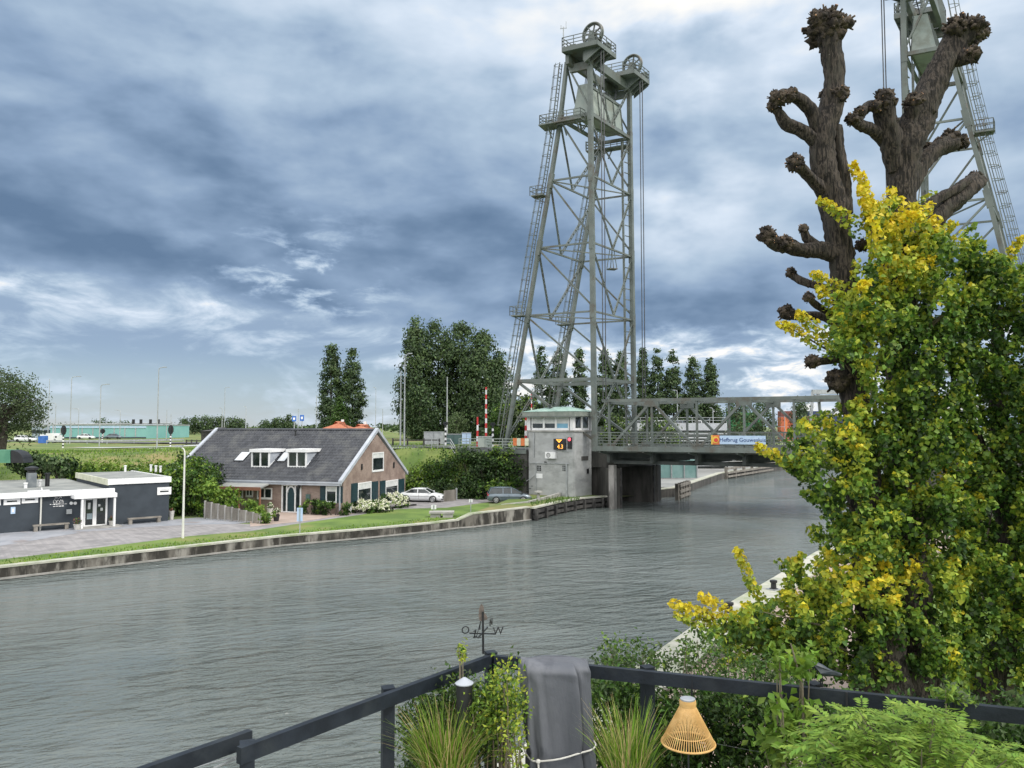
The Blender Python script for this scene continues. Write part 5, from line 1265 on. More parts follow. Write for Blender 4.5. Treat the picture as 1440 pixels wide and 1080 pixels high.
# ------------------------------------------------------------------ vehicles
def car(label,pos,head,L,Wd,H,paint,style,z,group=None,cat='car',detail=True):
    ca,sa = math.cos(head),math.sin(head)
    q = lambda x,y,h: Vector((pos[0]+x*ca-y*sa,pos[1]+x*sa+y*ca,z+h))
    t = thing('parked_car' if detail else 'car',label,cat,(pos[0],pos[1],z),group); hw=Wd/2
    if style == 'sedan':
        st=[(0,.80,.62,.42),(.02,.93,.86,.3),(.07,.97,.98,.25),(.16,1,1.0,.22),(.30,1,.98,.2),(.55,1,.96,.2),(.68,1,.95,.2),(.80,.99,.90,.2),(.92,.95,.80,.22),(.98,.86,.70,.26),(1,.74,.58,.36)]
        gh=[(.13,.30,.60,.76)]
    else:
        st=[(0,.82,.70,.4),(.015,.94,.98,.3),(.06,.98,1.02,.25),(.2,1,1.02,.22),(.5,1,1.0,.2),(.66,1,.99,.2),(.80,.99,.94,.2),(.92,.95,.82,.22),(.98,.86,.70,.26),(1,.74,.58,.38)]
        gh=[(.02,.09,.55,.80)]
    m = MB(); ring=[]
    for fx,fw,zt,zl in st:
        x=-L/2+fx*L; w=hw*fw
        ring.append([q(x,-w*.86,zl),q(x,-w,zl+.14),q(x,-w,zl+(zt-zl)*.62),q(x,-w*.955,zt-.05),q(x,-w*.80,zt),q(x,w*.80,zt),q(x,w*.955,zt-.05),q(x,w,zl+(zt-zl)*.62),q(x,w,zl+.14),q(x,w*.86,zl)])
    for a,b in zip(ring[:-1],ring[1:]):
        for k in range(10): m.face([a[k],a[(k+1)%10],b[(k+1)%10],b[k]])
    m.face(ring[0]); m.face(ring[-1][::-1])
    import bmesh
    ob = m.build('body',paint,t,True); bm=bmesh.new(); bm.from_mesh(ob.data); bmesh.ops.remove_doubles(bm,verts=bm.verts,dist=.002); bmesh.ops.recalc_face_normals(bm,faces=bm.faces); bm.to_mesh(ob.data); bm.free()
    r0,r1,r2,r3 = [(-.5+v)*L for v in gh[0]]; zb,zr=.94 if style=='sedan' else .98,H
    B=[q(r0,-hw*.90,zb),q(r3,-hw*.90,zb),q(r3,hw*.90,zb),q(r0,hw*.90,zb)]; T=[q(r1,-hw*.70,zr-.07),q(r2,-hw*.70,zr-.07),q(r2,hw*.70,zr-.07),q(r1,hw*.70,zr-.07)]
    g = MB(); 
    for k in range(4): g.face([B[k],B[(k+1)%4],T[(k+1)%4],T[k]])
    g.face(T); g.build('windows',M['glass'],t)
    m = MB(); n=7; rows=[]
    for i in range(n+1):
        u=i/n; x=r1-.06+(r2-r1+.12)*u; cz=zr-.07+.09*math.sin(math.pi*min(1,max(0,u*.9+.05)))
        rows.append([q(x,-hw*.73,zr-.09),q(x,-hw*.62,cz-.012),q(x,0,cz+.01),q(x,hw*.62,cz-.012),q(x,hw*.73,zr-.09)])
    for a,b in zip(rows[:-1],rows[1:]):
        for k in range(4): m.face([a[k],b[k],b[k+1],a[k+1]])
    rf = m.build('roof',paint,t,True)
    for y in (-1,1):
        m = MB(); e=[(r0,r1),(r3,r2)]; mids=(.42,.66) if style!='sedan' else (.50,)
        for a,b in e: m.bar(q(a,y*hw*.905,zb-.02),q(b,y*hw*.715,zr-.06),.07,.05)
        for f in mids: xb=r0+(r3-r0)*f; m.bar(q(xb,y*hw*.905,zb-.02),q(xb,y*hw*.715,zr-.06),.09,.04)
        m.bar(q(r0,y*hw*.92,zb),q(r3,y*hw*.92,zb),.05,.05); m.bar(q(r1,y*hw*.72,zr-.07),q(r2,y*hw*.72,zr-.07),.06,.06)
        m.build('pillars',paint,rf)
    wr=.33
    for fx in (.19,.80):
        for y in (-1,1):
            x=-L/2+fx*L
            w = MB(); w.tube([q(x,y*(hw-.20),wr),q(x,y*(hw+.012),wr)],wr,18); wo=w.build('wheel',M['rubber'],t)
            if detail:
                w = MB(); w.tube([q(x,y*(hw+.012),wr),q(x,y*(hw+.02),wr)],wr*.45,12)
                for k in range(7):
                    a=k*2*math.pi/7; w.bar(q(x,y*(hw+.018),wr),q(x+wr*.66*math.cos(a),y*(hw+.018),wr+wr*.66*math.sin(a)),.07,.02,(ca,sa,0))
                w.ring(q(x,y*(hw+.015),wr),(-sa,ca,0),wr*.66,.025,18,4); w.build('rim',M['alu'],wo)
                w = MB(); pr_=None
                for a in np.linspace(-.1,math.pi+.1,11):
                    p=q(x+(wr+.05)*math.cos(a),y*(hw-.005),wr+(wr+.05)*math.sin(a))
                    if pr_ is not None: w.bar(pr_,p,.05,.04)
                    pr_=p
                w.build('wheel_arch',M['black'],t)
    for y in (-1,1):
        h = MB(); h.hexa([q(L/2-.22,y*hw*.55,.60),q(L/2-.015,y*hw*.50,.56),q(L/2-.16,y*hw*.92,.60),q(L/2-.30,y*hw*.96,.62),q(L/2-.26,y*hw*.55,.76),q(L/2-.07,y*hw*.50,.68),q(L/2-.22,y*hw*.90,.74),q(L/2-.34,y*hw*.965,.77)]); h.build('headlight',M['glass_sky'] if False else M['alu'],t)
        if detail:
            h = MB(); h.box(q(-L/2+.10,y*hw*.80,.86),(.16,.22,.22),head); h.build('taillight',M['red'],t)
            h = MB(); h.box(q(r3-.12,y*(hw+.06),zb+.08),(.12,.16,.13),head); h.build('mirror',paint if style=='sedan' else M['black'],t)
    if detail:
        h = MB(); h.box(q(L/2-.02,0,.52),(.06,hw*1.0,.14),head); h.build('grille',M['black'],t)
        h = MB(); h.box(q(L/2-.05,0,.30),(.08,hw*1.5,.10),head); h.build('lower_intake',M['black'],t)
        for y in (-1,1): h = MB(); h.bar(q(-L*.02,y*(hw+.004),.35),q(-L*.02,y*(hw+.004),.9),.012,.012); h.bar(q(-L*.22,y*(hw+.004),.62),q(L*.26,y*(hw+.004),.60),.025,.02); h.build('door_seam',M['black'],t)
    return t
p = gp(589,706.5,GZ); car('white saloon car parked half behind the farmhouse gable',(p.x+.2,p.y+.9),math.radians(-8),4.6,1.82,1.42,M['car_white'],'sedan',GZ)
p = gp(716,708.0,GZ); car('blue grey estate car parked by the bank left of the cabin',(p.x,p.y+.9),math.radians(5),4.55,1.78,1.62,M['car_grey'],'mpv',GZ)
grey2 = M['car_grey']
for k,(px,py,Y,pt,st,lab) in enumerate(((36,619.5,172,'car_white','mpv','white car beside the willow on the highway'),(160,616.5,212,'car_grey','sedan','dark car in front of the right part of the teal building'),(121,617,208,'car_white','sedan','white car before the left part of teal building'))):
    p = at(px,py,Y); car(lab,(p.x,p.y),.1,4.3,1.7,1.5,M[pt],st,5.10,'cars on the far highway','car',False)
def truck():
    Y=165; a = at(69,620,Y); zo=-.95; t = thing('truck','white box truck with pale cab behind the left traffic light','truck',(a.x,Y,5.05)); L=(84-69)*Y/F
    m = MB(); m.box((a.x+L*.36,Y,7.2+zo),(L*.72,2.3,1.7)); m.build('box_body',M['white'],t)
    m = MB(); m.box((a.x+L*.87,Y,6.95+zo),(L*.24,2.1,1.3)); cb=m.build('cab',M['white'],t)
    m = MB(); m.box((a.x+L*.9,Y-1.06,7.3+zo),(L*.14,.03,.4)); m.build('window',M['glass'],cb)
    for x in (.15,.8): m = MB(); m.tube([(a.x+L*x,Y-1.1,6.38+zo),(a.x+L*x,Y-.7,6.38+zo)],.38,12); m.build('wheel',M['rubber'],t)
    a = at(56.5,620,160); t = thing('portable_cabin','blue cabin with white top on the highway side left of the truck','cabin',(a.x,160,5)); m = MB(); m.box((a.x+.6,160,5.85),(1.35,1.2,1.5)); m.build('body',M['blue'],t); m = MB(); m.box((a.x+.6,160,6.75),(.9,1.0,.3)); m.build('top',M['white'],t)
truck()

# ------------------------------------------------------------------ things around the farmhouse and quay
def pot(px,py,r,h,label,mp='black',plant=None,z=GZ,name='plant_pot',n=140,size=.16,pr=.35):
    b = gp(px,py,z); t = thing(name,label,'plant pot',(b.x,b.y,z))
    m = MB(); m.lathe((b.x,b.y,z),[(r*.7,0),(r,h*.9),(r*1.08,h*.92),(r*1.08,h),(r*.9,h),(r*.85,h-.06)],12); m.build('pot',M[mp],t)
    if plant:
        rng = np.random.default_rng(int(px*7+py)); d=rng.normal(size=(n,3)); d/=np.linalg.norm(d,axis=1)[:,None]
        P=np.array([b.x,b.y,z+h+pr*.75])+d*pr*(rng.random(n)**.4)[:,None]
        leaves('plant',P,size,[M[k] for k in plant],rng.integers(0,len(plant),n),rng,t,d,.6)
    return t
pot(388.5,733,.28,.55,'black planter with dark foliage and white flowers at the end of the fence','black',['lf_dark','lf_mid','flower'])
pot(379.5,728,.25,.8,'pale tall pot with white flowers beside the front yard','planter',['flower','lf_mid'],pr=.3)
pot(378,733.5,.22,.35,'small white pot at the foot of the fence end','white',['lf_mid'],n=60,pr=.2)
pot(420,720,.26,.6,'black pot with a leafy plant on the front door step','black',['lf_mid','lf_dark','timber_red'],pr=.55)
pot(492.5,722,.20,.62,'white tapering urn at the farmhouse corner','white',['lf_mid'],n=30,pr=.12)
pot(454.5,720.5,.2,.4,'grey pot, left of two under the shuttered window','galv',['lf_mid'],n=50,pr=.2)
pot(460,720.5,.2,.4,'grey pot, right of two under the shuttered window','galv',['flower','lf_mid'],n=50,pr=.2)
pot(108.5,745,.26,.42,'white pot with brown plant left of the porch','planter',['timber_red','lf_mid'],n=60,pr=.3)
pot(157.5,739.5,.24,.4,'white pot behind the right porch post','planter',['timber_red','lf_mid'],n=50,pr=.25)
pot(241,731,.22,.75,'cream milk churn shaped pot at the dark building corner','planter',['timber_red'],n=20,pr=.15)
def sign_post(px,y0,y1,yb,w,label,m='signblue'):
    b = gp(px,yb,GZ); t = thing('sign_post',label,'sign',b); z0,z1=at(px,y1,b.y).z,at(px,y0,b.y).z; ww=w*b.y/F
    q = MB(); q.tube([b,Vector((b.x,b.y,z1-.05))],.04,8); q.build('post',M['galv'],t)
    q = MB(); q.box((b.x,b.y-.06,(z0+z1)/2),(ww,.04,z1-z0)); bd=q.build('board',M[m],t)
    q = MB(); q.box((b.x,b.y-.085,(z0+z1)/2),(ww*.3,.01,(z1-z0)*.92)); q.build('stripe',M['bluegrey'] if m!='white' else M['galv'],bd)
sign_post(421.5,714,733,751,8,'pale blue board on a post standing on the grass verge')
sign_post(662,702,706,720,5,'small white tag on a thin stake near the quay ramp','white')
sign_post(610,710,716,722,7,'small grey and white plate on short stakes by the concrete slab','white')
def slab_table():
    a,b = gp(603,728,GZ),gp(638,728,GZ); t = thing('concrete_table','low weathered concrete slab on stubby blocks on the quay grass','concrete slab',a)
    c=(a+b)/2; m = MB(); m.box((c.x,c.y+.5,GZ+.42),((b-a).length,1.3,.14),.05); m.build('slab',M['concrete'],t)
    for s in (-.25,.25): m = MB(); m.box((c.x+(b-a).length*s,c.y+.5,GZ+.17),((b-a).length*.40,1.1,.34),.05); m.build('block',M['concrete'],t)
slab_table()
def screen():
    a,b = gp(624,706,GZ),gp(641.5,704,GZ); t = thing('timber_screen','short grey timber screen behind the nose of the white saloon','screen',a)
    for k in range(9): m = MB() if k==0 else m; p=a.lerp(b,(k+.5)/9); m.bar((p.x,p.y+.3,GZ),(p.x,p.y+.3,GZ+1.15),(b-a).length/9-.02,.05,(0,1,0))
    m.build('boards',M['timber'],t); m = MB(); m.bar((b.x,b.y+.25,GZ),(b.x,b.y+.25,GZ+1.3),.14); m.build('end_post',M['galv'],t)
screen()
def kerb():
    P=[gp(694,715,.8),gp(742,709,1.0),gp(775,700.5,1.15),gp(806,693,1.2)]; m = MB()
    for k,(a,b) in enumerate(zip(P[:-1],P[1:])): m.bar((a.x,a.y,GZ+.15+.18*k),(b.x,b.y,GZ+.15+.18*(k+1)),.28,.5)
    tag(m.build('kerb_wall',M['concrete']),'low pale kerb wall ramping up past the estate car to the cabin','kerb')
    b = gp(757,704,1.14); t = thing('bollard','stubby grey concrete bollard with flat cap in front of the cabin','bollard',b); m = MB(); m.lathe((b.x,b.y,1.1),[(.16,0),(.16,.75),(.05,.8)],10); m.build('shaft',M['concrete'],t); m = MB(); m.lathe((b.x,b.y,1.9),[(.1,0),(.42,.02),(.42,.18),(.05,.24)],12); m.build('cap',M['concrete'],t)
kerb()
def fender():
    P=[Vector((p[0]+.34,p[1]-.22,0)) for p in QL[9:]]; P.append(Vector((10.3,82.0,0)))
    t = thing('fender_wall','dark tarred timber fender wall in front of the bridge keeper cabin','fender',(P[0].x,P[0].y,0))
    for z in (.28,.78): 
        m = MB()
        for a,b in zip(P[:-1],P[1:]): m.bar((a.x,a.y,z),(b.x,b.y,z),.22,.30)
        m.build('waling',M['timber_dark'],t)
    m = MB()
    for a,b in zip(P[:-1],P[1:]): m.bar((a.x-.2,a.y+.12,1.12),(b.x-.2,b.y+.12,1.12),.5,.14)
    m.build('top_beam',M['coping'],t)
    n=11
    for k in range(n):
        u=k/(n-1)*(len(P)-1); i=min(int(u),len(P)-2); c=P[i].lerp(P[i+1],u-i); m = MB(); m.bar((c.x+.2,c.y-.14,-.6),(c.x+.2,c.y-.14,1.02),.24); m.build('pile',M['timber_dark'],t)
    m = MB()
    for a,b in zip(P[:-1],P[1:]): m.bar((a.x-.34,a.y+.25,.3),(b.x-.34,b.y+.25,.3),.2,1.6)
    m.build('sheeting',M['timber_dark'],t)
fender()
# ------------------------------------------------------------------ on the road deck beside the tower
def deck_rail():
    t = thing('deck_railing','pale green steel railing along the road deck left of the cabin','railing',tp(16,-1.1,5.9)); m = MB()
    railing(m,[tp(15.8,-1.05,5.9),tp(7.4,-1.05,5.9)],1.25,4,.075,1.5); m.build('rails',M['steel_pale'],t); m = MB(); m.bar(tp(15.9,-1.12,5.75),tp(7.3,-1.12,5.75),.12,.42); m.build('edge_beam',M['steel'],t)
    t = thing('stair_railing','sloping handrails of the steps from the road deck to the bank','railing',tp(17.8,-1.6,5.9)); m = MB(); railing(m,[tp(19.5,-1.0,5.9),tp(17.0,-1.0,5.9),tp(15.9,-1.6,5.0)],1.2,3,.06,1.0); m.build('rails',M['galv'],t)
deck_rail()
def dbox(px0,px1,y0,y1,Y,m,name,label,cat,dep=.9):
    a,b = at(px0,y1,Y),at(px1,y0,Y); t = thing(name,label,cat,((a.x+b.x)/2,Y,a.z)); q = MB(); q.box(((a.x+b.x)/2,Y+dep/2,(a.z+b.z)/2),(b.x-a.x,dep,b.z-a.z)); bd=q.build('case',M[m],t)
    q = MB(); q.box(((a.x+b.x)/2,Y+dep/2,b.z+.04),(b.x-a.x+.1,dep+.1,.08)); q.build('lid',M['galv'],t); q = MB(); q.box(((a.x+b.x)/2,Y-.012,(a.z+b.z)/2),(.03,.02,(b.z-a.z)*.9)); q.build('door_seam',M['steel_dark'],bd); return t
dbox(672,692,614.5,629,86.5,'steel_pale','switch_box','grey green switch box fixed to the deck railing','box',.5)
dbox(596,623.5,608,625,104,'galv','equipment_hut','pale grey equipment hut with flat roof on the road bank','hut',2.4)
dbox(649.5,662,609,625,97,'signblue','electric_cabinet','light blue grey electric cabinet right of the equipment hut','cabinet',.8)
dbox(628,648,611,625,99,'teal_dark','electric_cabinet','dark slatted cabinet between equipment hut and blue cabinet','cabinet',.8)
def chevrons():
    a,b = tp(8.8,-1.2,0),tp(6.9,-1.2,0); W=Wall(a[:2],(BV.x,BV.y),(BNRM.x,BNRM.y)); L=(b-a).length; t = thing('warning_board','orange and white chequered warning boards on the deck railing','warning board',W.p(L/2,6.6,0))
    for r in range(2):
        for k in range(2):
            u0=L*k/2; 
            for j in range(2): m = MB(); m.wbox(W,u0+L*.25*j,u0+L*.25*(j+1)-.02,6.42+.42*r,6.82+.42*r,.08,.12); m.build('square',M['orange'] if j==0 else M['offwhite'],t)
chevrons()
def barrier(px,y0,yb,Y,label,r=.14):
    b = at(px,yb,Y); z1=at(px,y0,Y).z; n=max(5,int((z1-b.z)/.55)); t = thing('barrier_boom',label,'barrier',(b.x,b.y,b.z),'raised barrier booms at the bridge'); m = MB()
    for k in range(n): m.k=k%2; m.tube([Vector((b.x,b.y,b.z+(z1-b.z)*k/n)),Vector((b.x,b.y,b.z+(z1-b.z)*(k+1)/n))],r*(1-.35*k/n),8)
    m.build('boom',[M['red'],M['white']],t); m = MB(); m.tube([Vector((b.x,b.y,z1)),Vector((b.x,b.y,z1+.3))],.1,8); m.build('tip_lamp',M['red'],t)
    m = MB(); m.box((b.x+.15,b.y+.35,b.z+.5),(.6,.6,1.1)); m.build('drive_box',M['galv'],t)
barrier(671.5,590,629,89,'short red and white boom left of the tallest boom')
barrier(683.5,548,629,89,'tallest raised red and white barrier boom on the road deck',.14)
barrier(739.5,584,620,89,'short red and white boom just left of the cabin roof')
barrier(747.5,556,620,104,'thin red and white boom behind the cabin roof',.1)
def stairs():
    t = thing('bank_steps','dark steel steps with handrails against the abutment behind the estate car','steps',(-.3,84.6,GZ)); m = MB()
    for k in range(7): m.box((1.0+.36*k,85.2-.16*k,1.0+.26*k),(.4,1.0,.06),-.4)
    m.build('treads',M['steel_dark'],t); m = MB()
    for s in (-.5,.5): m.bar((.8+s*.3,85.2+s,1.9),(3.4+s*.3,84.1+s,3.8),.06); m.bar((.8+s*.3,85.2+s,.7),(.8+s*.3,85.2+s,1.9),.06); m.bar((3.4+s*.3,84.1+s,2.6),(3.4+s*.3,84.1+s,3.8),.06)
    m.build('handrail',M['galv'],t)
stairs()

# ------------------------------------------------------------------ far buildings
def far_building(name,label,px0,px1,y0,Y,z0,m,mr,dep=12,cat='building',roof='flat',bands=None):
    a,b = at(px0,y0,Y),at(px1,y0,Y); zt=a.z; t = thing(name,label,cat,((a.x+b.x)/2,Y,z0)); q = MB(); q.box(((a.x+b.x)/2,Y+dep/2,(zt+z0)/2-.15),(b.x-a.x,dep,zt-z0-.3)); w=q.build('wall',m,t)
    q = MB()
    if roof=='flat': q.box(((a.x+b.x)/2,Y+dep/2,zt-.14),(b.x-a.x+.3,dep+.3,.3))
    else:
        h=roof; A=[Vector((a.x-.4,Y-.4,zt-.3)),Vector((b.x+.4,Y-.4,zt-.3)),Vector((b.x+.4,Y+dep+.4,zt-.3)),Vector((a.x-.4,Y+dep+.4,zt-.3))]; R1,R2=Vector((a.x+dep*.4,Y+dep/2,zt-.3+h)),Vector((b.x-dep*.4,Y+dep/2,zt-.3+h))
        q.face(A[::-1]); q.face([A[0],A[1],R2,R1]); q.face([A[2],A[3],R1,R2]); q.face([A[1],A[2],R2]); q.face([A[3],A[0],R1])
    q.build('roof',mr,t); return t,a,b,zt
t,a,b,zt = far_building('industrial_hall','long teal clad hall across the highway at left',71,206,597,226,4.0,M['teal'],M['galv'],30)
for k in range(1,9): x=a.x+(b.x-a.x)*k/9; q=MB(); q.box((x,225.96,6.9),(.3,.06,3.6)); q.build('cladding_joint',M['galv'],t)
q=MB(); q.box(((a.x+b.x)/2,225.9,zt-.75),(b.x-a.x,.1,.5)); q.build('pale_band',M['signblue'],t); q=MB(); q.box(((a.x+b.x)/2,225.9,5.2),(b.x-a.x,.1,.5)); q.build('plinth',M['navy'],t)
t,a,b,zt = far_building('industrial_hall','grey blue hall wing left of the teal hall',45,71,598,228,4.0,mat('grey_blue_cladding',(.28,.34,.40),(.33,.39,.45),.1,.6),M['galv'],30)
for k in range(3): q=MB(); q.box((a.x+(b.x-a.x)*(k+.5)/3,227.95,7.0),(2,.08,1.0)); q.build('window',M['glass'],t)
far_building('apartment_block','distant beige apartment tower on the horizon left of the farmhouse',251,256.5,597,620,0,mat('beige_facade',(.42,.36,.31)),M['galv'],12)
far_building('shed','long low white roofed shed behind the farmhouse roof',322,388,603.5,210,1,M['galv'],M['white'],20)
far_building('shed','dark sloped shed left of the farmhouse ridge',283,318,604.5,180,4,M['timber_dark'],M['timber_dark'],10,roof=.9)
for px0,px1,y0,h,lab in ((452,489,603,1.5,'red tiled house roof with pale gable behind the farmhouse ridge, left one'),(486,521,604,1.1,'lower red tiled house roof behind the farmhouse ridge, right one')):
    t,a,b,zt = far_building('red_roofed_house',lab,px0,px1,y0-1.5,140,3,M['brick'],M['redtile'],8,'house',roof=h)
    q=MB(); x=a.x+(b.x-a.x)*.62; q.box((x,144,zt+h*.62),(.45,.45,1.2)); q.build('chimney',M['white'],t)
def parking():
    Y=138; a,b=at(852,588,Y),at(1022,590,Y); zt=a.z-.2
    t = thing('parking_deck','white slatted multi storey parking deck behind the bridge truss','building',((a.x+b.x)/2,Y,1)); w=b.x-a.x; cx=(a.x+b.x)/2
    m=MB(); m.box((cx,Y+15,(zt+1)/2-.6),(w-.4,29,zt-2.4)); m.build('core',M['steel_dark'],t)
    m=MB(); m.box((cx,Y,zt-1.35),(w,.3,1.3)); m.build('parapet',mat('parapet_white',(.42,.44,.47),(.48,.50,.53)),t)
    m=MB()
    for z in np.arange(1.6,zt-2.2,.62): m.box((cx,Y-.02,z),(w,.12,.26))
    m.build('slats',mat('slat_white',(.48,.50,.52),(.55,.57,.59)),t)
    for k in range(9): m=MB(); m.box((a.x+w*k/8,Y+.12,(zt-1)/2+.6),(.28,.2,zt-2.2)); m.build('column',M['steel_dark'],t)
    m=MB(); railing(m,[(a.x,Y,zt-.7),(b.x,Y,zt-.7)],1.0,2,.09,3); m.build('roof_railing',M['galv'],t)
    for k,c in enumerate(('car_white','car_grey','car_white','car_grey','car_white')): car(['white car roof on the parking deck, first from the tower','grey car on the parking deck near the tower','white car in the middle of the parking deck','grey car right of the middle on the parking deck','white car at the right end of the parking deck'][k],(a.x+w*(.12+.18*k),Y+4),0,4.3,1.7,1.5,M[c],'mpv' if k%2 else 'sedan',zt-1.7,'cars on the parking deck','car',False)
parking()
def container(px0,px1,y0,y1,Y,m,label):
    a,b=at(px0,y1,Y),at(px1,y0,Y); t=thing('shipping_container',label,'container',((a.x+b.x)/2,Y,a.z),'stacked containers behind the bridge'); w=b.x-a.x; h=b.z-a.z
    q=MB(); q.box(((a.x+b.x)/2,Y+1.2,(a.z+b.z)/2),(w,2.4,h-.02)); bd=q.build('body',m,t); q=MB(); n=max(6,int(w/.5))
    for k in range(n): q.box((a.x+w*(k+.5)/n,Y-.03,(a.z+b.z)/2),(w/n*.5,.06,h*.9))
    q.build('corrugation',m,bd)
    q=MB()
    for x in (a.x+.08,b.x-.08): q.box((x,Y-.05,(a.z+b.z)/2),(.16,.12,h))
    q.build('corner_posts',m,t)
gm=mat('container_green',(.02,.17,.06),(.03,.22,.09),.5,.6); om=mat('container_orange',(.42,.10,.04),(.5,.14,.06),.5,.6); dm=mat('container_maroon',(.17,.05,.04),(.22,.07,.05),.5,.6); bm_=mat('container_blue',(.03,.05,.13),(.05,.07,.17),.5,.6)
Yc=205
for a_ in ((1025,1072,580,601,gm,'green container, upper one left behind the truss'),(1025,1072,601.2,622,gm,'green container, lower one left behind the truss'),(1098,1120,578,586,dm,'dark red container on top of the orange stack'),(1098,1122,586.2,600,om,'orange container in the middle of the orange stack'),(1098,1122,600.2,620,om,'orange container at the bottom of the orange stack'),(1138,1168,578,585,bm_,'dark blue container on top of the right stack'),(1134,1155,585.2,599,om,'rust orange container in the right stack'),(1138,1190,599.2,618,bm_,'dark blue container at the bottom of the right stack'),(1155.3,1192,585.2,599,bm_,'dark blue container behind the pollard trunk')): container(*a_[:4],Yc,a_[4],a_[5])
for px,yt,lab in ((1104,585,'orange and white flag banner left of the red container'),): 
    b=at(px,620,150); t=thing('flag_banner',lab,'flag',(b.x,150,1)); m=MB(); m.tube([(b.x,150,1),(b.x,150,at(px,yt,150).z)],.06,6); m.build('pole',M['galv'],t); z=at(px,yt,150).z; m=MB(); m.extrude([Vector((b.x,150,z)),Vector((b.x+.5,150,z-1.2)),Vector((b.x+.45,150,z-3.4)),Vector((b.x,150,z-3.6))],(0,.04,0)); m.build('cloth',M['orange'],t)
def gantry_crane():
    t=thing('gantry_crane','pale portal crane frame beyond the right end of the truss','crane',at(1165,550,180)); Y=180; m=MB(); A=lambda x,y:Vector((at(x,y,Y).x,Y,at(x,y,Y).z))
    m.bar(A(1142,551),A(1200,551),.8,1.0); m.bar(A(1145,556),A(1200,556),.3,.3); m.bar(A(1143,551),A(1138,618),.6); m.bar(A(1150,551),A(1158,618),.6); m.build('frame',M['galv'],t)
gantry_crane()
# far quay furniture
def far_quay():
    def fend(p,q,n,h,label,m):
        t=thing('guide_fender',label,'fender',p)
        p,q=Vector(p),Vector(q)
        for k in range(n): c=p.lerp(q,k/(n-1)); b=MB(); b.bar((c.x,c.y,-.6),(c.x,c.y,h),.42); b.build('pile',M['timber'] if k%1==0 else M['timber_dark'],t)
        d=(q-p).normalized(); nn=Vector((d.y,-d.x,0))*.3
        for z in (.35,.95,h-.25): b=MB(); b.bar(p+nn+Vector((0,0,z)),q+nn+Vector((0,0,z)),.18,.3); b.build('waling',M['timber'],t)
    fend((19.2,89.8,0),(21.6,95.0,0),5,1.9,'short dark timber fender just behind the pier nose','timber_dark')
    a,b=gp(1016,673,0),gp(1102,659,0); fend((a.x+.5,a.y-.4,0),(b.x+.5,b.y-.4,0),9,1.9,'long grey timber fender of piles along the far quay','timber')
    t=thing('glass_screen','teal glazed screen on the far quay under the deck','screen',at(950,655,112)); p,q=at(926,660,112),at(980,660,112); m=MB(); m.bar((p.x,112,2.6),(q.x,112,2.6),.15,3.0); m.build('panes',mat('teal_glass_screen',(.16,.28,.27),(.22,.34,.33),.6,.2),t)
    for k in range(4): x=p.x+(q.x-p.x)*k/3; m=MB(); m.bar((x,111.85,1),(x,111.85,4.2),.14); m.build('post',M['galv'],t)
    for px,y0,yb,lab in ((938.5,645,661,'taller white bollard on the far quay near the pier'),(993,645,653,'shorter white bollard on the far quay beside the lorry')):
        b=gp(px,yb,1.05); t=thing('quay_bollard',lab,'bollard',b); m=MB(); m.lathe((b.x,b.y,1.04),[(.22,0),(.22,1.3),(.19,1.4)],12); m.build('shaft',M['white'],t); m=MB(); m.lathe((b.x,b.y,1.03),[(.34,0),(.34,.08),(.1,.1)],12); m.build('base_plate',M['galv'],t)
    for k,(px,yb) in enumerate(((934,664),(945,663),(957,661.5),(966,660))):
        b=gp(px,yb,1.05); t=thing('sleeper_stack','dark timber block, %s in the row on the far quay'%('nearest the pier','second from the pier','third from the pier','farthest from the pier')[k],'timber block',b,'dark blocks on the far quay'); m=MB(); m.box((b.x,b.y+.4,1.25),(.95,.8,.4),.5); m.build('lower_block',M['timber_dark'],t); m=MB(); m.box((b.x,b.y+.4,1.555),(.9,.75,.2),.52); m.build('upper_block',M['timber'],t)
    # lorry seen below the deck
    c=gp(992,652,1.05); t=thing('lorry','dark lorry standing on the far quay, only its chassis visible under the deck','lorry',c); m=MB(); m.box((c.x+1.0,c.y+2,2.6),(6.2,2.3,1.9),.9); m.build('body',M['steel_dark'],t)
    for k in (-1.9,1.2,2.4): m=MB(); x,y=c.x+1.0+k*math.cos(.9),c.y+2+k*math.sin(.9); m.tube([(x+.95*.78,y-.95*.62,1.55),(x+.6*.78,y-.6*.62,1.55)],.5,14); m.build('wheel',M['rubber'],t)
    m=MB(); m.box((c.x+1.0+4.0*math.cos(.9),c.y+2+4.0*math.sin(.9),2.7),(1.5,2.2,2.4),.9); m.build('cab',M['black'],t)
far_quay()
def blue_signs():
    for px,y0,y1,Y,lab in ((414,585,592.5,230,'blue road sign on a pole, left of the pair'),(425,583.5,592,230,'blue parking sign on a pole, right of the pair')):
        a=at(px,y0,Y); b=at(px,y1,Y); t=thing('road_sign',lab,'road sign',(a.x,Y,5.95)); w=5.8*Y/F/2
        m=MB(); m.tube([(a.x,Y,5.95),(a.x,Y,a.z)],.13,6); m.build('pole',M['galv'],t); m=MB(); m.box((a.x,Y-.2,(a.z+b.z)/2),(w*2,.1,a.z-b.z)); bd=m.build('board',M['blue'],t); m=MB(); m.box((a.x,Y-.27,(a.z+b.z)/2),(w*.9,.04,(a.z-b.z)*.4)); m.build('symbol',M['white'],bd)
    a=at(445,557,180); 
blue_signs()
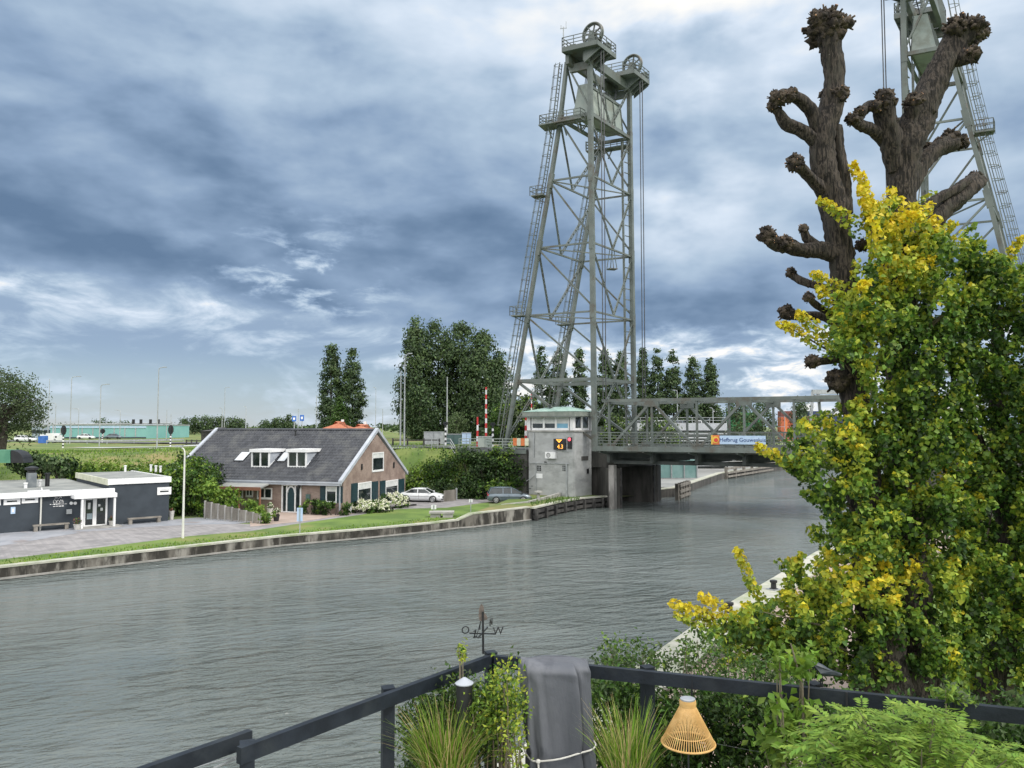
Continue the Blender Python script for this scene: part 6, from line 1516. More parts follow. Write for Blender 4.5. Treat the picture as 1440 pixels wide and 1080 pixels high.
def ramp():
    p=at(7,655,70); t=thing('skate_ramp','green sheet with dark curved ramp side on the slope at the left edge','ramp',p); Y=70; A=lambda x,y:Vector((at(x,y,Y).x,Y,at(x,y,Y).z))
    m=MB(); m.extrude([A(-14,633),A(14,633),A(14.5,651),A(-14,651)],(0,1.6,0)); m.build('sheet',mat('green_sheet',(.07,.22,.14),(.10,.27,.17),1,.6),t)
    m=MB(); pts=[A(15.2,633),A(17,633)]+[A(18+14*math.sin(a),648-14*math.cos(a)) for a in np.linspace(.15,1.4,7)]+[A(34,651),A(15.2,651)]; m.extrude(pts,(0,1.4,0)); m.build('curved_side',M['black'],t)
ramp()

# ================================================================== trees
PM=[M['pop_d'],M['pop_m'],M['pop_l']]
def tree(name,label,px,ytop,Y,z0,wpx,prof,n,size,mats,cuts,seed,group=None,ncl=90,rcl=None,lobes=.3,trunk=.3,cat='tree',tw=.12):
    b=at(px,600,Y); zt=at(px,ytop,Y).z; h=zt-z0; R=wpx/2*Y/F; rng=np.random.default_rng(seed)
    t=thing(name,label,cat,(b.x,Y,z0),group); pf=[(a,r*R) for a,r in prof]
    P,N,S=crown_points(rng,(b.x,Y,z0),h,pf,int(ncl*1.7),int(n*2.3),rcl or R*.35,lobes)
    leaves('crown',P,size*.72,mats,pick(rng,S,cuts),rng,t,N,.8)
    m=MB(); m.tube([(b.x,Y,z0-.4),(b.x+.1,Y,z0+h*.4),(b.x,Y,z0+h*.85)],[trunk,trunk*.7,.06],8)
    for k in range(7):
        a=rng.random()*6.28; zz=z0+h*(.25+.5*rng.random()); L=R*.75; m.tube([(b.x,Y,zz),(b.x+L*.5*math.cos(a),Y+L*.5*math.sin(a),zz+L*.5),(b.x+L*math.cos(a),Y+L*math.sin(a),zz+L*.9)],[trunk*.4,trunk*.25,.04],5)
    m.build('trunk',M['bark_far'],t); return t
POP=[(0,.12),(.06,.55),(.18,.85),(.38,1),(.55,.95),(.72,.78),(.86,.5),(.95,.25),(1,.05)]
CON=[(0,.3),(.1,.9),(.25,1),(.45,.8),(.65,.55),(.85,.28),(1,.03)]
RND=[(0,.1),(.15,.45),(.3,.85),(.5,1),(.7,.92),(.85,.65),(.95,.35),(1,.1)]
BRO=[(0,.5),(.1,.85),(.3,1),(.55,.98),(.75,.85),(.88,.6),(.96,.35),(1,.1)]
tree('poplar_tree','tall dark poplar behind the farmhouse, left of the twin poplars',464.5,485,170,4.5,32,POP,3400,.75,PM,[.55,1.05],101,ncl=120,rcl=.9,lobes=.2)
tree('poplar_tree','tall dark poplar behind the farmhouse, right of the twin poplars',494.5,491,170,4.5,30,POP,3200,.75,PM,[.55,1.05],102,ncl=120,rcl=.9,lobes=.2)
tree('conical_tree','smaller bright green conical tree between the twin poplars',477,558,160,5,30,CON,1700,.55,[M['lf_dark'],M['lf_mid'],M['pop_l']],[.35,1.1],103,ncl=80,rcl=.8)
G5='dense trees left of the lift tower'
for k,(px,yt,w,Y,pf,n,lab) in enumerate(((584,449,44,158,POP,4200,'tall narrow poplar at the left side of the dense tree group'),(616,452,66,162,BRO,5200,'tall broad poplar in the middle of the dense tree group'),(648,456,64,160,BRO,5200,'broad tree right of the middle of the dense group'),(676,470,58,156,BRO,4600,'rounded tree near the right side of the dense group'),(702,496,34,160,POP,2400,'lower dark tree at the right edge of the dense group'))):
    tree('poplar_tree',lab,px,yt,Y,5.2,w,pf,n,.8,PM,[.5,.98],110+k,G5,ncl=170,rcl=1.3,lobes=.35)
tree('tree','round mid green tree at the left foot of the dense group',590,544,140,5.9,42,RND,2000,.62,[M['pop_m'],M['lf_dark'],M['pop_l']],[.45,1.05],117,ncl=90,rcl=1.1)
tree('tree','little round pale tree in front of the dense group',641,581,118,5.9,26,RND,700,.4,[M['lf_dark'],M['wil'],M['pop_l']],[.35,.95],118,ncl=50,rcl=.7,trunk=.12)
tree('tree','leafy bush tree behind the left tower leg',708,570,120,5.9,40,RND,1300,.5,[M['lf_dark'],M['lf_mid'],M['lf_light']],[.4,1.0],119,ncl=60,rcl=.9)
G6='poplar row behind the bridge'
for k,(px,yt,w,lab) in enumerate(((762,488,30,'poplar in the row seen just right of the sloping tower leg'),(786,489,34,'wide poplar in the row seen through the left half of the tower'),(815,488,20,'slim poplar in the row left of the front tower leg'),(851,490,30,'poplar in the row right of the front tower leg'),(873,492,26,'poplar in the row between the two upright tower legs'),(905,489,23,'slim poplar behind the lifting ropes'),(925,492,27,'poplar in the row, second right of the ropes'),(947,494,32,'poplar in the row, third right of the ropes'),(976,500,38,'widest poplar near the right end of the row'),(1000,504,26,'last poplar at the right end of the row'))):
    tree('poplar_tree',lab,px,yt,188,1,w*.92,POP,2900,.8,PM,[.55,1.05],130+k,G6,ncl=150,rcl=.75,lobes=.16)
for k,(px,yt,w,Y,lab) in enumerate(((1036,560,42,170,'dark round tree behind the sign section of the truss'),(1072,566,44,172,'dark tree between green and red containers'),(1127,560,24,170,'slim dark tree right of the red container'),(868,585,34,110,'small pale green tree in front of the parking deck near the tower'),(925,588,60,128,'pale green tree behind the truss near the parking deck'),(735,560,44,112,'leafy tree behind the cabin roof left side'))):
    tree('tree',lab,px,yt,Y,1 if px>800 else 5.9,w,RND,1500,.62,PM if k<3 else [M['lf_dark'],M['wil'],M['lf_light']],[.5,1.05],150+k,ncl=70,rcl=1.1)
G7='far trees on the horizon'
for k,px in enumerate((260,274,287,300,311,322,332,340)):
    tree('far_tree','%s dark tree in the far row left of the shed'%('first','second','third','fourth','fifth','sixth','seventh','last')[k],px,585+[3,1,0,1,1,2,3,6][k],330,4,[13,15,16,16,14,14,14,10][k],RND,420,1.0,PM,[.55,1.15],170+k,G7,ncl=30,rcl=1.4)
for k,(px,yt,w) in enumerate(((373,592,12),(391,587,14),(405,584,12),(408,593,16),(380,596,14))):
    tree('far_tree','%s of the small far trees beside the blue signs'%('leftmost','tallest-crowned middle one','narrow tall one','low one at the right','low one at the left')[k],px,yt,330,5.9,w,RND,380,1.0,PM,[.55,1.15],180+k,G7,ncl=30,rcl=1.3)
for k,(px,yt) in enumerate(((133,591),(144,588),(155,594),(168,592),(178,593))):
    tree('far_tree','%s of the tree tops peeping over the teal hall'%('first','second','third','fourth','last')[k],px,yt,380,2,11,RND,300,1.1,PM,[.5,1.1],190+k,G7,ncl=26,rcl=1.4)
# far belts of woodland
def belt(name,x0,x1,Y,z0,h,n,seed):
    rng=np.random.default_rng(seed); ncl=n//40; cx=rng.uniform(x0,x1,ncl); ch=h*(.35+.65*np.abs(np.sin(cx*.02+seed)*np.sin(cx*.0071+2)))*rng.uniform(.4,1,ncl); k=rng.integers(0,ncl,n)
    P=np.stack([cx[k]+rng.normal(size=n)*3.5,np.full(n,Y)+rng.normal(size=n)*8,z0+ch[k]*rng.random(n)**.6+rng.normal(size=n)*.6],1)
    o=leaves(name,P,2.6,PM,pick(rng,rng.random(n),[.5,1.0]),rng,None); tag(o,kind='stuff')
belt('distant_wood',-900,-60,760,5,9,7000,5); belt('distant_wood',60,700,620,0,13,6000,6); belt('distant_wood',-250,120,520,5,6,3000,7)
def willow():
    Y=85; rng=np.random.default_rng(77); b=at(2,600,Y); z0=5.5
    t=thing('willow_tree','drooping grey green willow cut by the left edge','tree',(b.x,Y,z0)); n=9000; ncl=260
    d=rng.normal(size=(ncl,3)); d/=np.linalg.norm(d,axis=1)[:,None]; r=(.55+.45*rng.random(ncl))[:,None]
    C=np.array([b.x,Y,11.6])+d*r*np.array([4.6,4.2,3.7]); C[:,2]-=.035*(C[:,0]-b.x)**2
    k=rng.integers(0,ncl,n); drop=rng.random(n)**1.4*1.9; P=C[k]+rng.normal(size=(n,3))*.32; P[:,2]-=drop
    leaves('crown',P,.34,[M['wil_d'],M['wil'],M['lf_mid']],pick(rng,rng.random(ncl)[k]*.9+d[k,2]*.2,[.35,1.0]),rng,t,d[k],.9,.4)
    m=MB(); m.tube([(b.x,Y,z0-.3),(b.x+.3,Y,8),(b.x+.1,Y,11)],[.5,.4,.25],10)
    for j in range(12):
        a=rng.random()*6.28; L=3.6; m.tube([(b.x+.2,Y,8.2+j*.2),(b.x+L*.5*math.cos(a),Y+L*.5*math.sin(a),10.6),(b.x+L*math.cos(a),Y+L*math.sin(a),11.6)],[.2,.12,.04],6)
    m.build('trunk',M['bark_far'],t)
willow()
# ================================================================== near bank: pollard trees
def catmull(P,R,step):
    P=[np.array(p,float) for p in P]; Q=[2*P[0]-P[1]]+P+[2*P[-1]-P[-2]]; out=[];rr=[]
    for i in range(1,len(Q)-2):
        n=max(2,int(np.linalg.norm(Q[i+1]-Q[i])/step))
        for k in range(n):
            t=k/n; out.append(.5*((2*Q[i])+(Q[i+1]-Q[i-1])*t+(2*Q[i-1]-5*Q[i]+4*Q[i+1]-Q[i+2])*t*t+(3*Q[i]-Q[i-1]-3*Q[i+1]+Q[i+2])*t**3)); rr.append(R[i-1]+(R[i]-R[i-1])*t)
    out.append(P[-1]); rr.append(R[-1]); return out,rr
def limb(mb,P,R,rng,n=16,step=.10,rough=.10):
    pts,rs=catmull(P,R,step); i0=len(mb.v); prev=None; ph=rng.random(8)*6.28; fq=rng.integers(4,8)
    for k,p in enumerate(pts):
        p=Vector(p); d=(Vector(pts[min(k+1,len(pts)-1)])-Vector(pts[max(k-1,0)])).normalized()
        a=d.orthogonal().normalized() if prev is None else (prev-d*prev.dot(d)).normalized(); prev=a; b=d.cross(a)
        for j in range(n):
            t=2*math.pi*j/n; s=k*step
            f=1+rough*(.45*math.sin(fq*t+ph[0]+1.1*math.sin(s*2.1+ph[1]))+.4*math.sin(3*t-2.6*s+ph[2])+.35*math.sin(5.2*s+ph[3])*math.sin(2*t+ph[4])+.3*rng.normal())
            mb.v.append(tuple(p+(a*math.cos(t)+b*math.sin(t))*rs[k]*f))
    for k in range(len(pts)-1):
        for j in range(n): q=i0+k*n+j; r=i0+k*n+(j+1)%n; mb.f.append((q,r,r+n,q+n)); mb.mi.append(mb.k)
    e=i0+(len(pts)-1)*n; mb.f.append(tuple(e+j for j in range(n))); mb.mi.append(mb.k)
def lump(mb,c,r,rng,nu=12,nv=8,amp=.28):
    i0=len(mb.v); ph=rng.random(9)*6.28
    for i in range(nv+1):
        th=math.pi*i/nv
        for j in range(nu):
            p=2*math.pi*j/nu; f=1+amp*(.5*math.sin(3*p+ph[0]+2*th)+.5*math.sin(4*th+ph[1]-2*p)+.45*rng.normal())
            mb.v.append((c[0]+r*f*math.sin(th)*math.cos(p),c[1]+r*f*math.sin(th)*math.sin(p),c[2]+r*f*math.cos(th)*.9))
    for i in range(nv):
        for j in range(nu): a=i0+i*nu+j; b=i0+i*nu+(j+1)%nu; mb.f.append((a,b,b+nu,a+nu)); mb.mi.append(mb.k)
def knob(kb,cb,c,r,rng,up=.4,nst=26):
    """burl with lumps and short sawn stubs"""
    lump(kb,c,r*.80,rng)
    for k in range(26):
        d=rng.normal(size=3); d[2]+=up; d/=np.linalg.norm(d); lump(kb,np.array(c)+d*r*rng.uniform(.6,.82),r*rng.uniform(.12,.34),rng,8,6,.40)
    for k in range(nst):
        d=rng.normal(size=3); d[2]+=up*1.3; d/=np.linalg.norm(d); p=Vector(np.array(c)+d*r*.62); q=Vector(np.array(c)+d*r*rng.uniform(.92,1.16)); w=r*rng.uniform(.03,.10)
        kb.tube([p,q],[w*1.3,w],6)
        if rng.random()<.30: u=(q-p).normalized(); cb.tube([q,q+u*.012],w*.92,6)
YT=20.0
def tp3(px,py,Y): return at(px,py,Y)
def pollard(name,label,Y,limbs,knobs,seed):
    rng=np.random.default_rng(seed); b=at(*limbs[0][0][0][:2],Y); t=thing(name,label,'tree',(b.x,b.y,.8)); tb=MB(); kb=MB(); cb=MB()
    for path,dy in limbs:
        n=len(path); P=[];R=[]
        for k,(px,py,w) in enumerate(path):
            yy=Y+(dy*k/(n-1)); P.append(at(px,py,yy)); R.append(w/2*yy/F*.87)
        limb(tb,P,R,rng,rough=.15 if R[0]>.2 else .19)
        cp,cr=catmull(P,R,.10)
        for _ in range(int(len(cp)*.55)):
            i=rng.integers(0,len(cp)); d=rng.normal(size=3); d/=np.linalg.norm(d); lump(tb,np.array(cp[i])+d*cr[i]*.86,cr[i]*rng.uniform(.14,.34),rng,8,6,.35)
    for px,py,r,dy in knobs:
        kb=MB(); cb=MB(); knob(kb,cb,at(px,py,Y+dy),r*(Y+dy)/F*.94,rng,nst=60 if r>20 else 26); i0=len(kb.v); kb.v+=cb.v; kb.f+=[tuple(i+i0 for i in f) for f in cb.f]; kb.mi+=[1]*len(cb.f); kb.build('burl',[M['knob'],M['cut']],t,True)
    tb.build('trunk',M['bark'],t,True); return t
T1=pollard('pollard_tree','left pollard tree with fist like burls on bare dark limbs and yellow green leaves below',20.0,[
 ([(1245,1010,92),(1232,860,62),(1218,720,54),(1206,600,44),(1196,470,40),(1182,360,40),(1172,285,42),(1156,225,40),(1160,180,38),(1170,150,36),(1173,110,32),(1168,70,34),(1163,45,44)],0),
 ([(1190,300,22),(1188,255,17),(1181,215,16),(1174,178,20)],.1),
 ([(1152,185,26),(1142,158,22),(1122,138,20),(1102,134,20),(1092,140,20)],-.5),
 ([(1150,200,24),(1128,184,22),(1106,174,20),(1094,158,15),(1084,150,10)],-.4),
 ([(1162,272,26),(1142,252,18),(1128,238,17),(1119,230,18)],-.8),
 ([(1178,358,34),(1152,352,26),(1128,352,24),(1108,345,25),(1090,342,22),(1078,330,22)],-.7),
 ([(1150,350,20),(1134,334,16),(1130,320,10)],-.2),
 ([(1188,420,18),(1160,405,13),(1132,397,13),(1115,388,12)],.6),
 ([(1194,455,14),(1165,440,10),(1146,428,11),(1138,418,9)],-.8),
 ([(1196,470,16),(1160,446,13),(1130,444,15),(1110,442,15)],.4),
 ([(1206,520,20),(1185,506,13),(1160,507,12),(1144,509,14)],-.6)],
 [(1162,40,31,0),(1150,30,18,-.2),(1184,34,18,.2),(1093,140,15,-.5),(1110,137,11,-.5),(1180,133,15,-.2),(1160,135,10,.2),(1084,152,7,-.4),(1118,230,15,-.8),(1078,331,15,-.7),(1104,342,13,-.7),(1130,322,8,-.2),(1112,384,9,.6),(1137,418,9,-.8),(1106,440,13,.4),(1142,509,12,-.6),(1178,537,20,-.2),(1212,345,11,.4),(1114,130,9,-.4)],31)
T2=pollard('pollard_tree','right pollard tree whose thick bare limb leans right before the steel tower',20.8,[
 ([(1290,1010,80),(1284,860,60),(1276,700,52),(1268,560,46),(1262,420,44),(1264,320,44),(1270,250,44),(1276,205,52),(1292,165,50),(1312,120,42),(1332,80,38),(1346,56,42),(1358,46,46)],0),
 ([(1262,240,36),(1254,200,36),(1246,165,32),(1243,140,34)],-.4),
 ([(1248,200,24),(1228,184,20),(1210,176,18),(1198,168,14)],-.7),
 ([(1244,158,20),(1226,148,18),(1212,158,16),(1206,170,14)],-.6),
 ([(1280,200,26),(1284,170,24),(1285,148,26)],-.3),
 ([(1272,270,34),(1292,236,28),(1314,212,28),(1338,200,32)],.6),
 ([(1280,340,34),(1310,312,26),(1338,286,30),(1362,264,34),(1374,254,30)],.9),
 ([(1292,300,18),(1318,280,15),(1344,266,16),(1362,254,12)],.4),
 ([(1330,84,26),(1350,82,26),(1366,78,24)],-.3)],
 [(1358,46,27,0),(1342,40,18,-.2),(1378,44,15,.2),(1367,78,15,-.3),(1243,141,18,-.4),(1232,150,10,-.5),(1198,168,11,-.7),(1208,158,9,-.6),(1285,145,16,-.3),(1336,198,18,.6),(1320,205,13,.5),(1305,208,9,.4),(1352,200,12,.6),(1370,250,10,.9)],32)
T3=pollard('leaning_tree','leaning tree at the right edge hidden in dark green leaves above the railing',22.0,[
 ([(1384,985,46),(1398,940,40),(1416,890,34),(1420,800,30),(1408,660,28),(1402,520,22),(1404,430,14)],0),
 ([(1418,820,22),(1450,720,18),(1480,600,12)],.8),([(1412,700,18),(1370,600,14),(1352,520,8)],-.8)],[(1402,520,10,0)],33)
def inside(poly,x,y):
    c=np.zeros(len(x),bool); n=len(poly)
    for i in range(n):
        x0,y0=poly[i]; x1,y1=poly[(i+1)%n]; k=((y0>y)!=(y1>y))&(x<(x1-x0)*(y-y0)/((y1-y0) or 1e-9)+x0); c^=k
    return c
POLY=[(1212,310),(1238,285),(1270,300),(1300,305),(1335,350),(1372,352),(1392,345),(1440,385),(1520,400),(1620,470),(1620,985),(1120,965),(1040,945),(1003,905),(1050,890),(1102,872),(1140,800),(1172,745),(1150,700),(1120,668),(1096,652),(1140,630),(1192,600),(1212,560),(1200,520),(1172,500),(1160,478),(1182,445),(1205,400),(1218,370)]
SHOOTS=[((1250,340),(1198,228),1),((1215,330),(1152,280),.9),((1240,390),(1210,262),1),((1270,350),(1222,280),.9),((1310,350),(1284,286),.9),((1190,470),(1150,402),.8),((1205,425),(1142,384),.7),((1185,505),(1094,453),.8),((1175,490),(1120,440),.6),((1130,664),(1063,628),1.0),((1180,645),(1098,650),.3),((1175,700),(1108,655),.2),((1190,730),(1128,692),.1),((1090,905),(1036,772),.8),((1080,900),(1128,778),.6),((1075,905),(942,848),.75),((1060,890),(982,836),.9),((1085,915),(948,866),.6),((1070,925),(1010,935),.3),((1385,430),(1438,332),.85),((1350,400),(1402,352),.5),((1240,470),(1235,370),.9),((1230,520),(1222,420),.8),((1220,560),(1215,480),.7),((1330,470),(1370,400),.6),((1420,460),(1470,380),.5),((1150,860),(1120,800),.4),((1215,640),(1208,560),.5),((1175,590),(1120,600),.3),((1255,360),(1262,300),.9),((1290,330),(1320,330),.9),((1280,420),(1300,340),1),((1265,400),(1250,310),1)]
def foliage():
    rng=np.random.default_rng(41); mats=[M['lf_dark'],M['lf_mid'],M['lf_light'],M['lf_yg'],M['lf_y'],M['lf_gold']]
    bins={k:[[],[],[],[]] for k in range(3)}
    def yfun(px,py):
        y=np.exp(-((px-1258)/85)**2-((py-345)/90)**2)*1.15+np.exp(-((px-1225)/120)**2-((py-835)/46)**2)*.85+np.exp(-((px-1195)/55)**2-((py-560)/160)**2)*.48+np.exp(-((px-1328)/26)**2-((py-698)/22)**2)*1.0+.06+np.exp(-((px-1080)/80)**2-((py-870)/50)**2)*.5+np.exp(-((px-1130)/70)**2-((py-640)/40)**2)*.2
        return y
    def add(tree_k,P,N,S,size):
        for a,b in zip(bins[tree_k],(P,N,S,size)): a.append(b)
    def shoot(p0,p1,Y0,Y1,n,yl,width,tk,sz):
        A=np.array(at(*p0,Y0));B=np.array(at(*p1,Y1)); u=rng.random(n)**.85; ax=(B-A); L=np.linalg.norm(ax); ax/=L
        off=rng.normal(size=(n,3)); off-=ax*(off@ax)[:,None]; off/=np.linalg.norm(off,axis=1)[:,None]
        w=width*(1.05-.62*u)*np.sqrt(rng.random(n)); P=A+(B-A)*u[:,None]+off*w[:,None]; P+=np.array([0,0,.12*L])*(u*(1-u))[:,None]
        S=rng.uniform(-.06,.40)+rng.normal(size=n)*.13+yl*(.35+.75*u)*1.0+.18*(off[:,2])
        add(tk,P,off+np.array([0,0,.5]),S,np.full(n,sz))
    tkf=lambda px: 0 if px<1243 else (1 if px<1345 else 2)
    # body of the foliage: upright shoots scattered through the volume
    cnt=0
    X=rng.uniform(990,1620,9000); Yp=rng.uniform(270,985,9000); ok=inside(POLY,X,Yp); X=X[ok];Yp=Yp[ok]
    for px,py in list(zip(X,Yp))[:1900]:
        tk=tkf(px); Y0=[20.0,20.8,22.0][tk]+rng.uniform(-2.0,1.1); ang=rng.normal()*.55+.05; ln=rng.uniform(22,62)
        q=(px+math.sin(ang)*ln,py-math.cos(ang)*ln*.9); 
        if py<500 and not inside(POLY,np.array([q[0]]),np.array([q[1]]))[0] and rng.random()<.55: q=(px+math.sin(ang)*ln*.3,py-ln*.25)
        yl=float(yfun(np.array(px),np.array(py)))*rng.uniform(.3,1.35)
        if rng.random()<.05: yl=max(yl,rng.uniform(.4,.8))
        shoot((px,py),q,Y0,Y0+rng.uniform(-.5,.3),int(42+ln*.5),yl,.27,tk,.138)
        cnt+=1
    for p0,p1,yl in SHOOTS:
        tk=tkf(p0[0]); Y0=[19.6,20.2,21.4][tk]; ln=math.hypot(p1[0]-p0[0],p1[1]-p0[1]); shoot(p0,p1,Y0,Y0-.5,int(ln*2.1)+30,yl,.26,tk,.125)
    for k,T in enumerate((T1,T2,T3)):
        P,N,S,Z=[np.concatenate(a) for a in bins[k]]
        idx=np.digitize(S+(.10 if k==2 else .02),[.06,.30,.55,.86,1.28]); leaves('foliage',P,Z,mats,idx,rng,T,N,.75,.85)
        # twigs that carry the leaf shoots
        m=MB(); j=rng.integers(0,len(P),70); c=Vector(T.location)
        for i in j: q=Vector(P[i]); b=Vector((c.x+(q.x-c.x)*.25,c.y,q.z-.9)); m.tube([b,b.lerp(q,.6),q],[.035,.022,.008],5)
        m.build('twigs',M['stem'],T)
foliage()
def bollard_row():
    for k,(px,py) in enumerate(((1026,862),(1088,829),(1121,797))):
        b=gp(px,py,.98); t=thing('mooring_bollard','dark stubby mooring bollard on the pale quay edge, %s'%('nearest of three','middle of three','farthest of three')[k],'bollard',(b.x,b.y,.98),'mooring bollards on the near quay'); m=MB(); m.lathe((b.x,b.y,.98),[(.20,0),(.20,.05),(.13,.07),(.12,.30),(.17,.33),(.17,.42),(.05,.45)],12); m.build('bollard_body',M['black'],t); m=MB(); m.box((b.x,b.y,1.0),(.5,.5,.035),.6); m.build('base_plate',M['galv'],t)
    b=gp(1013,930,.85); t=thing('stone_block','grey stone block on the towpath below the yellow leaves','block',b); m=MB(); m.box((b.x,b.y,1.1),(.5,.4,.52),.5); m.build('block',M['concrete'],t); m=MB(); m.box((b.x,b.y,1.39),(.56,.46,.06),.5); m.build('cap',M['coping'],t)
bollard_row()

# ================================================================== roof terrace in front
ZR_=6.85
sheet('terrace',[(-3.2,.2),(-1.95,3.7),(-.16,5.75),(3.3,4.55),(4.2,.2)],5.72,M['terrace'])
def wallbody():
    t=thing('house_wing','rendered house wing carrying the roof terrace','building',(0,3,.8)); m=MB(); m.prism([(4.15,.25),(3.25,4.5),(-.16,5.68),(-1.9,3.66),(-3.1,.25)],.5,5.70); m.build('wall',M['planter'],t)
wallbody()
def rails():
    A=gp(120,1107,ZR_);B=gp(352,1026,ZR_);C=gp(336,1051,ZR_);D=gp(690,920.5,ZR_);E=gp(1440,997,ZR_);E=D+(E-D)*1.25
    t=thing('terrace_railing','blue black timber railing running from lower left up to the corner post','railing',(C.x,C.y,5.72)); hB=.084
    def board(a,b,name='top_board',th=.042,dz=0): m=MB(); m.bar(a-Vector((0,0,hB/2-dz)),b-Vector((0,0,hB/2-dz)),th,hB); return m.build(name,M['rail'],t)
    board(A,B); board(C,D)
    def post(p,top,w=.074,name='post'): m=MB(); m.box((p.x,p.y,(5.72+top)/2),(w,w,top-5.72),.35); pb=m.build(name,M['rail'],t); m=MB(); m.box((p.x,p.y,top+.004),(w+.004,w+.004,.008),.35); m.build('post_cap',M['rail'],pb)
    n=(D-C).normalized(); side=Vector((-n.y,n.x,0))
    q=at(337,1050,C.y+.05); post(Vector((C.x+.02,C.y+.07,0)),ZR_-.01)
    p=C.lerp(D,((at(557,968,4.95).x-C.x)/(D.x-C.x))); post(p+side*.068,ZR_-.004)
    m=MB(); m.tube([gp(300,1080,6.72),gp(335,1066,6.72)],.006,6); m.build('steel_wire',M['galv'],t)
    m=MB(); m.tube([gp(120,1128,6.66),gp(300,1072,6.72),gp(334,1064,6.74)],.005,6); m.build('steel_wire',M['galv'],t)
    t=thing('terrace_railing','blue black timber railing running right from the corner post above the hedge','railing',(D.x,D.y,5.72))
    board(D+Vector((.03,-.015,0)),E)
    post(D+Vector((-.0,.035,0)),ZR_+.004)
    n=(E-D).normalized(); side=Vector((-n.y,n.x,0))
    for px,py in ((908,942),(1146,966)):
        p=D.lerp(E,0); r=ray(px,py); k=(ZR_-CAMH)/r.z; p=Vector((0,0,CAMH))+r*k; post(Vector((p.x,p.y,0))+side*.067,ZR_-.002)
    for px,py in ((973,949),(1190,972),(1341,987)):
        r=ray(px,py); k=(ZR_-CAMH)/r.z; p=Vector((0,0,CAMH))+r*k-side*.026; m=MB(); m.bar((p.x,p.y,ZR_+.002),(p.x,p.y,ZR_-.125),.012,.006); m.build('hanging_strap',M['black'],t)
    return C,D,E
RC,RD,RE=rails()
def vane():
    o=Vector((RD.x-.055,RD.y+.02,ZR_)); t=thing('weather_vane','black iron weather vane with heron and compass letters on the corner post','weather vane',o); Y=o.y
    A=lambda x,y: Vector((at(x,y,Y).x,Y,at(x,y,Y).z))
    m=MB(); m.tube([o,A(679,860)],.008,8); m.build('rod',M['black'],t)
    zc=A(679,890).z; m=MB(); m.bar(A(660,890.5),A(697,891.5),.008); m.bar(Vector((A(679,890).x-.03,Y-.13,zc)),Vector((A(679,890).x+.03,Y+.16,zc)),.008); m.build('cross_arms',M['black'],t)
    for ch,px,py,sz,rot in (('O',654.5,886.5,.062,0),('W',700.5,887.5,.062,0)):
        text_mesh('compass_letter',ch,sz*1.25,M['black'],frame_of(A(px,py),(1,.25,0),(0,0,1),(.25,-1,0)),t,.003)
    for ch,dx,dy in (('Z',-.03,-.15),('N',.035,.18)):
        p=Vector((A(679,890).x+dx+(.02 if ch=='N' else -.02),Y+dy,zc+.03)); text_mesh('compass_letter',ch,.075,M['black'],frame_of(p,(.35,1,0),(0,0,1),(1,-.35,0)),t,.003)
    pts=[(677.2,849),(680,853),(681,862),(684.5,866),(685.8,871),(681,872.5),(677,874),(674,872),(673,866),(673.5,857),(675.5,851)]
    m=MB(); m.extrude([A(x,y) for x,y in pts],(0,.006,0)); m.build('heron',mat('rusty_iron',(.10,.085,.075),(.16,.13,.11),60,.8),t)
    m=MB(); m.bar(A(676,873),A(672,888),.005); m.bar(A(672,888),A(670,896),.005); m.bar(A(675.5,874),A(674.5,886),.005); m.bar(A(665,896),A(677,896.5),.005); m.build('heron_legs',M['black'],t)
vane()
def crow():
    Y=4.98; A=lambda x,y,dy=0: Vector((at(x,y,Y).x,Y+dy,at(x,y,Y).z))
    t=thing('bird_decoy','dark grey plastic crow decoy perched on the railing post','decoy bird',A(1155,966)); rng=np.random.default_rng(3)
    m=MB(); P=[(1131,930,3),(1136,931.5,9.5),(1142,935,13),(1150,940,17),(1158,943,15.5),(1166,946,10.5),(1173,947.8,5.5),(1182,949,2.2)]
    pts=[A(x,y) for x,y,w in P]; n=12; i0=0
    for k,(p,(x,y,w)) in enumerate(zip(pts,P)):
        r=w/2*Y/F
        for j in range(n): a=2*math.pi*j/n; m.v.append((p.x,p.y+math.cos(a)*r*.85,p.z+math.sin(a)*r))
    for k in range(len(P)-1):
        for j in range(n): q=k*n+j; q2=k*n+(j+1)%n; m.f.append((q,q2,q2+n,q+n)); m.mi.append(0)
    m.f.append(tuple(range(n))); m.mi.append(0); m.f.append(tuple((len(P)-1)*n+j for j in range(n))); m.mi.append(0)
    pl=mat('slate_plastic',(.035,.045,.055),(.06,.07,.08),30,.5); bd=m.build('body',pl,t,True)
    for s in (-1,1):
        m=MB(); m.extrude([A(1141,932,s*.030),A(1150,935,s*.040),A(1168,942,s*.026),A(1183,947.5,s*.010),A(1168,947,s*.022),A(1150,944,s*.040)],(0,s*.006,0)); m.build('wing',pl,t)
    m=MB(); hd=at(1134,929,Y); lump(m,(hd.x,Y,hd.z),.022,rng,10,8,.02); h=m.build('head',pl,t,True)
    m=MB(); m.tube([A(1131,929),A(1122,931.5)],[.010,.002],8); m.build('beak',M['black'],h)
    for s in (-1,1): m=MB(); c=A(1132.5,927,s*.019); lump(m,tuple(c),.004,rng,8,6,0); m.build('eye',M['glass'],h)
    m=MB(); m.extrude([A(1172,946),A(1183.5,947.8),A(1183.5,951),A(1170,949.5)],(0,.03,0)); m.build('tail',pl,t)
    for s in (-1,1): m=MB(); m.tube([A(1155,949,s*.014),A(1155.5,966,s*.014)],.004,6); m.tube([A(1151,966,s*.02),A(1160,966,s*.012)],.004,6); m.build('leg',M['black'],t)
crow()
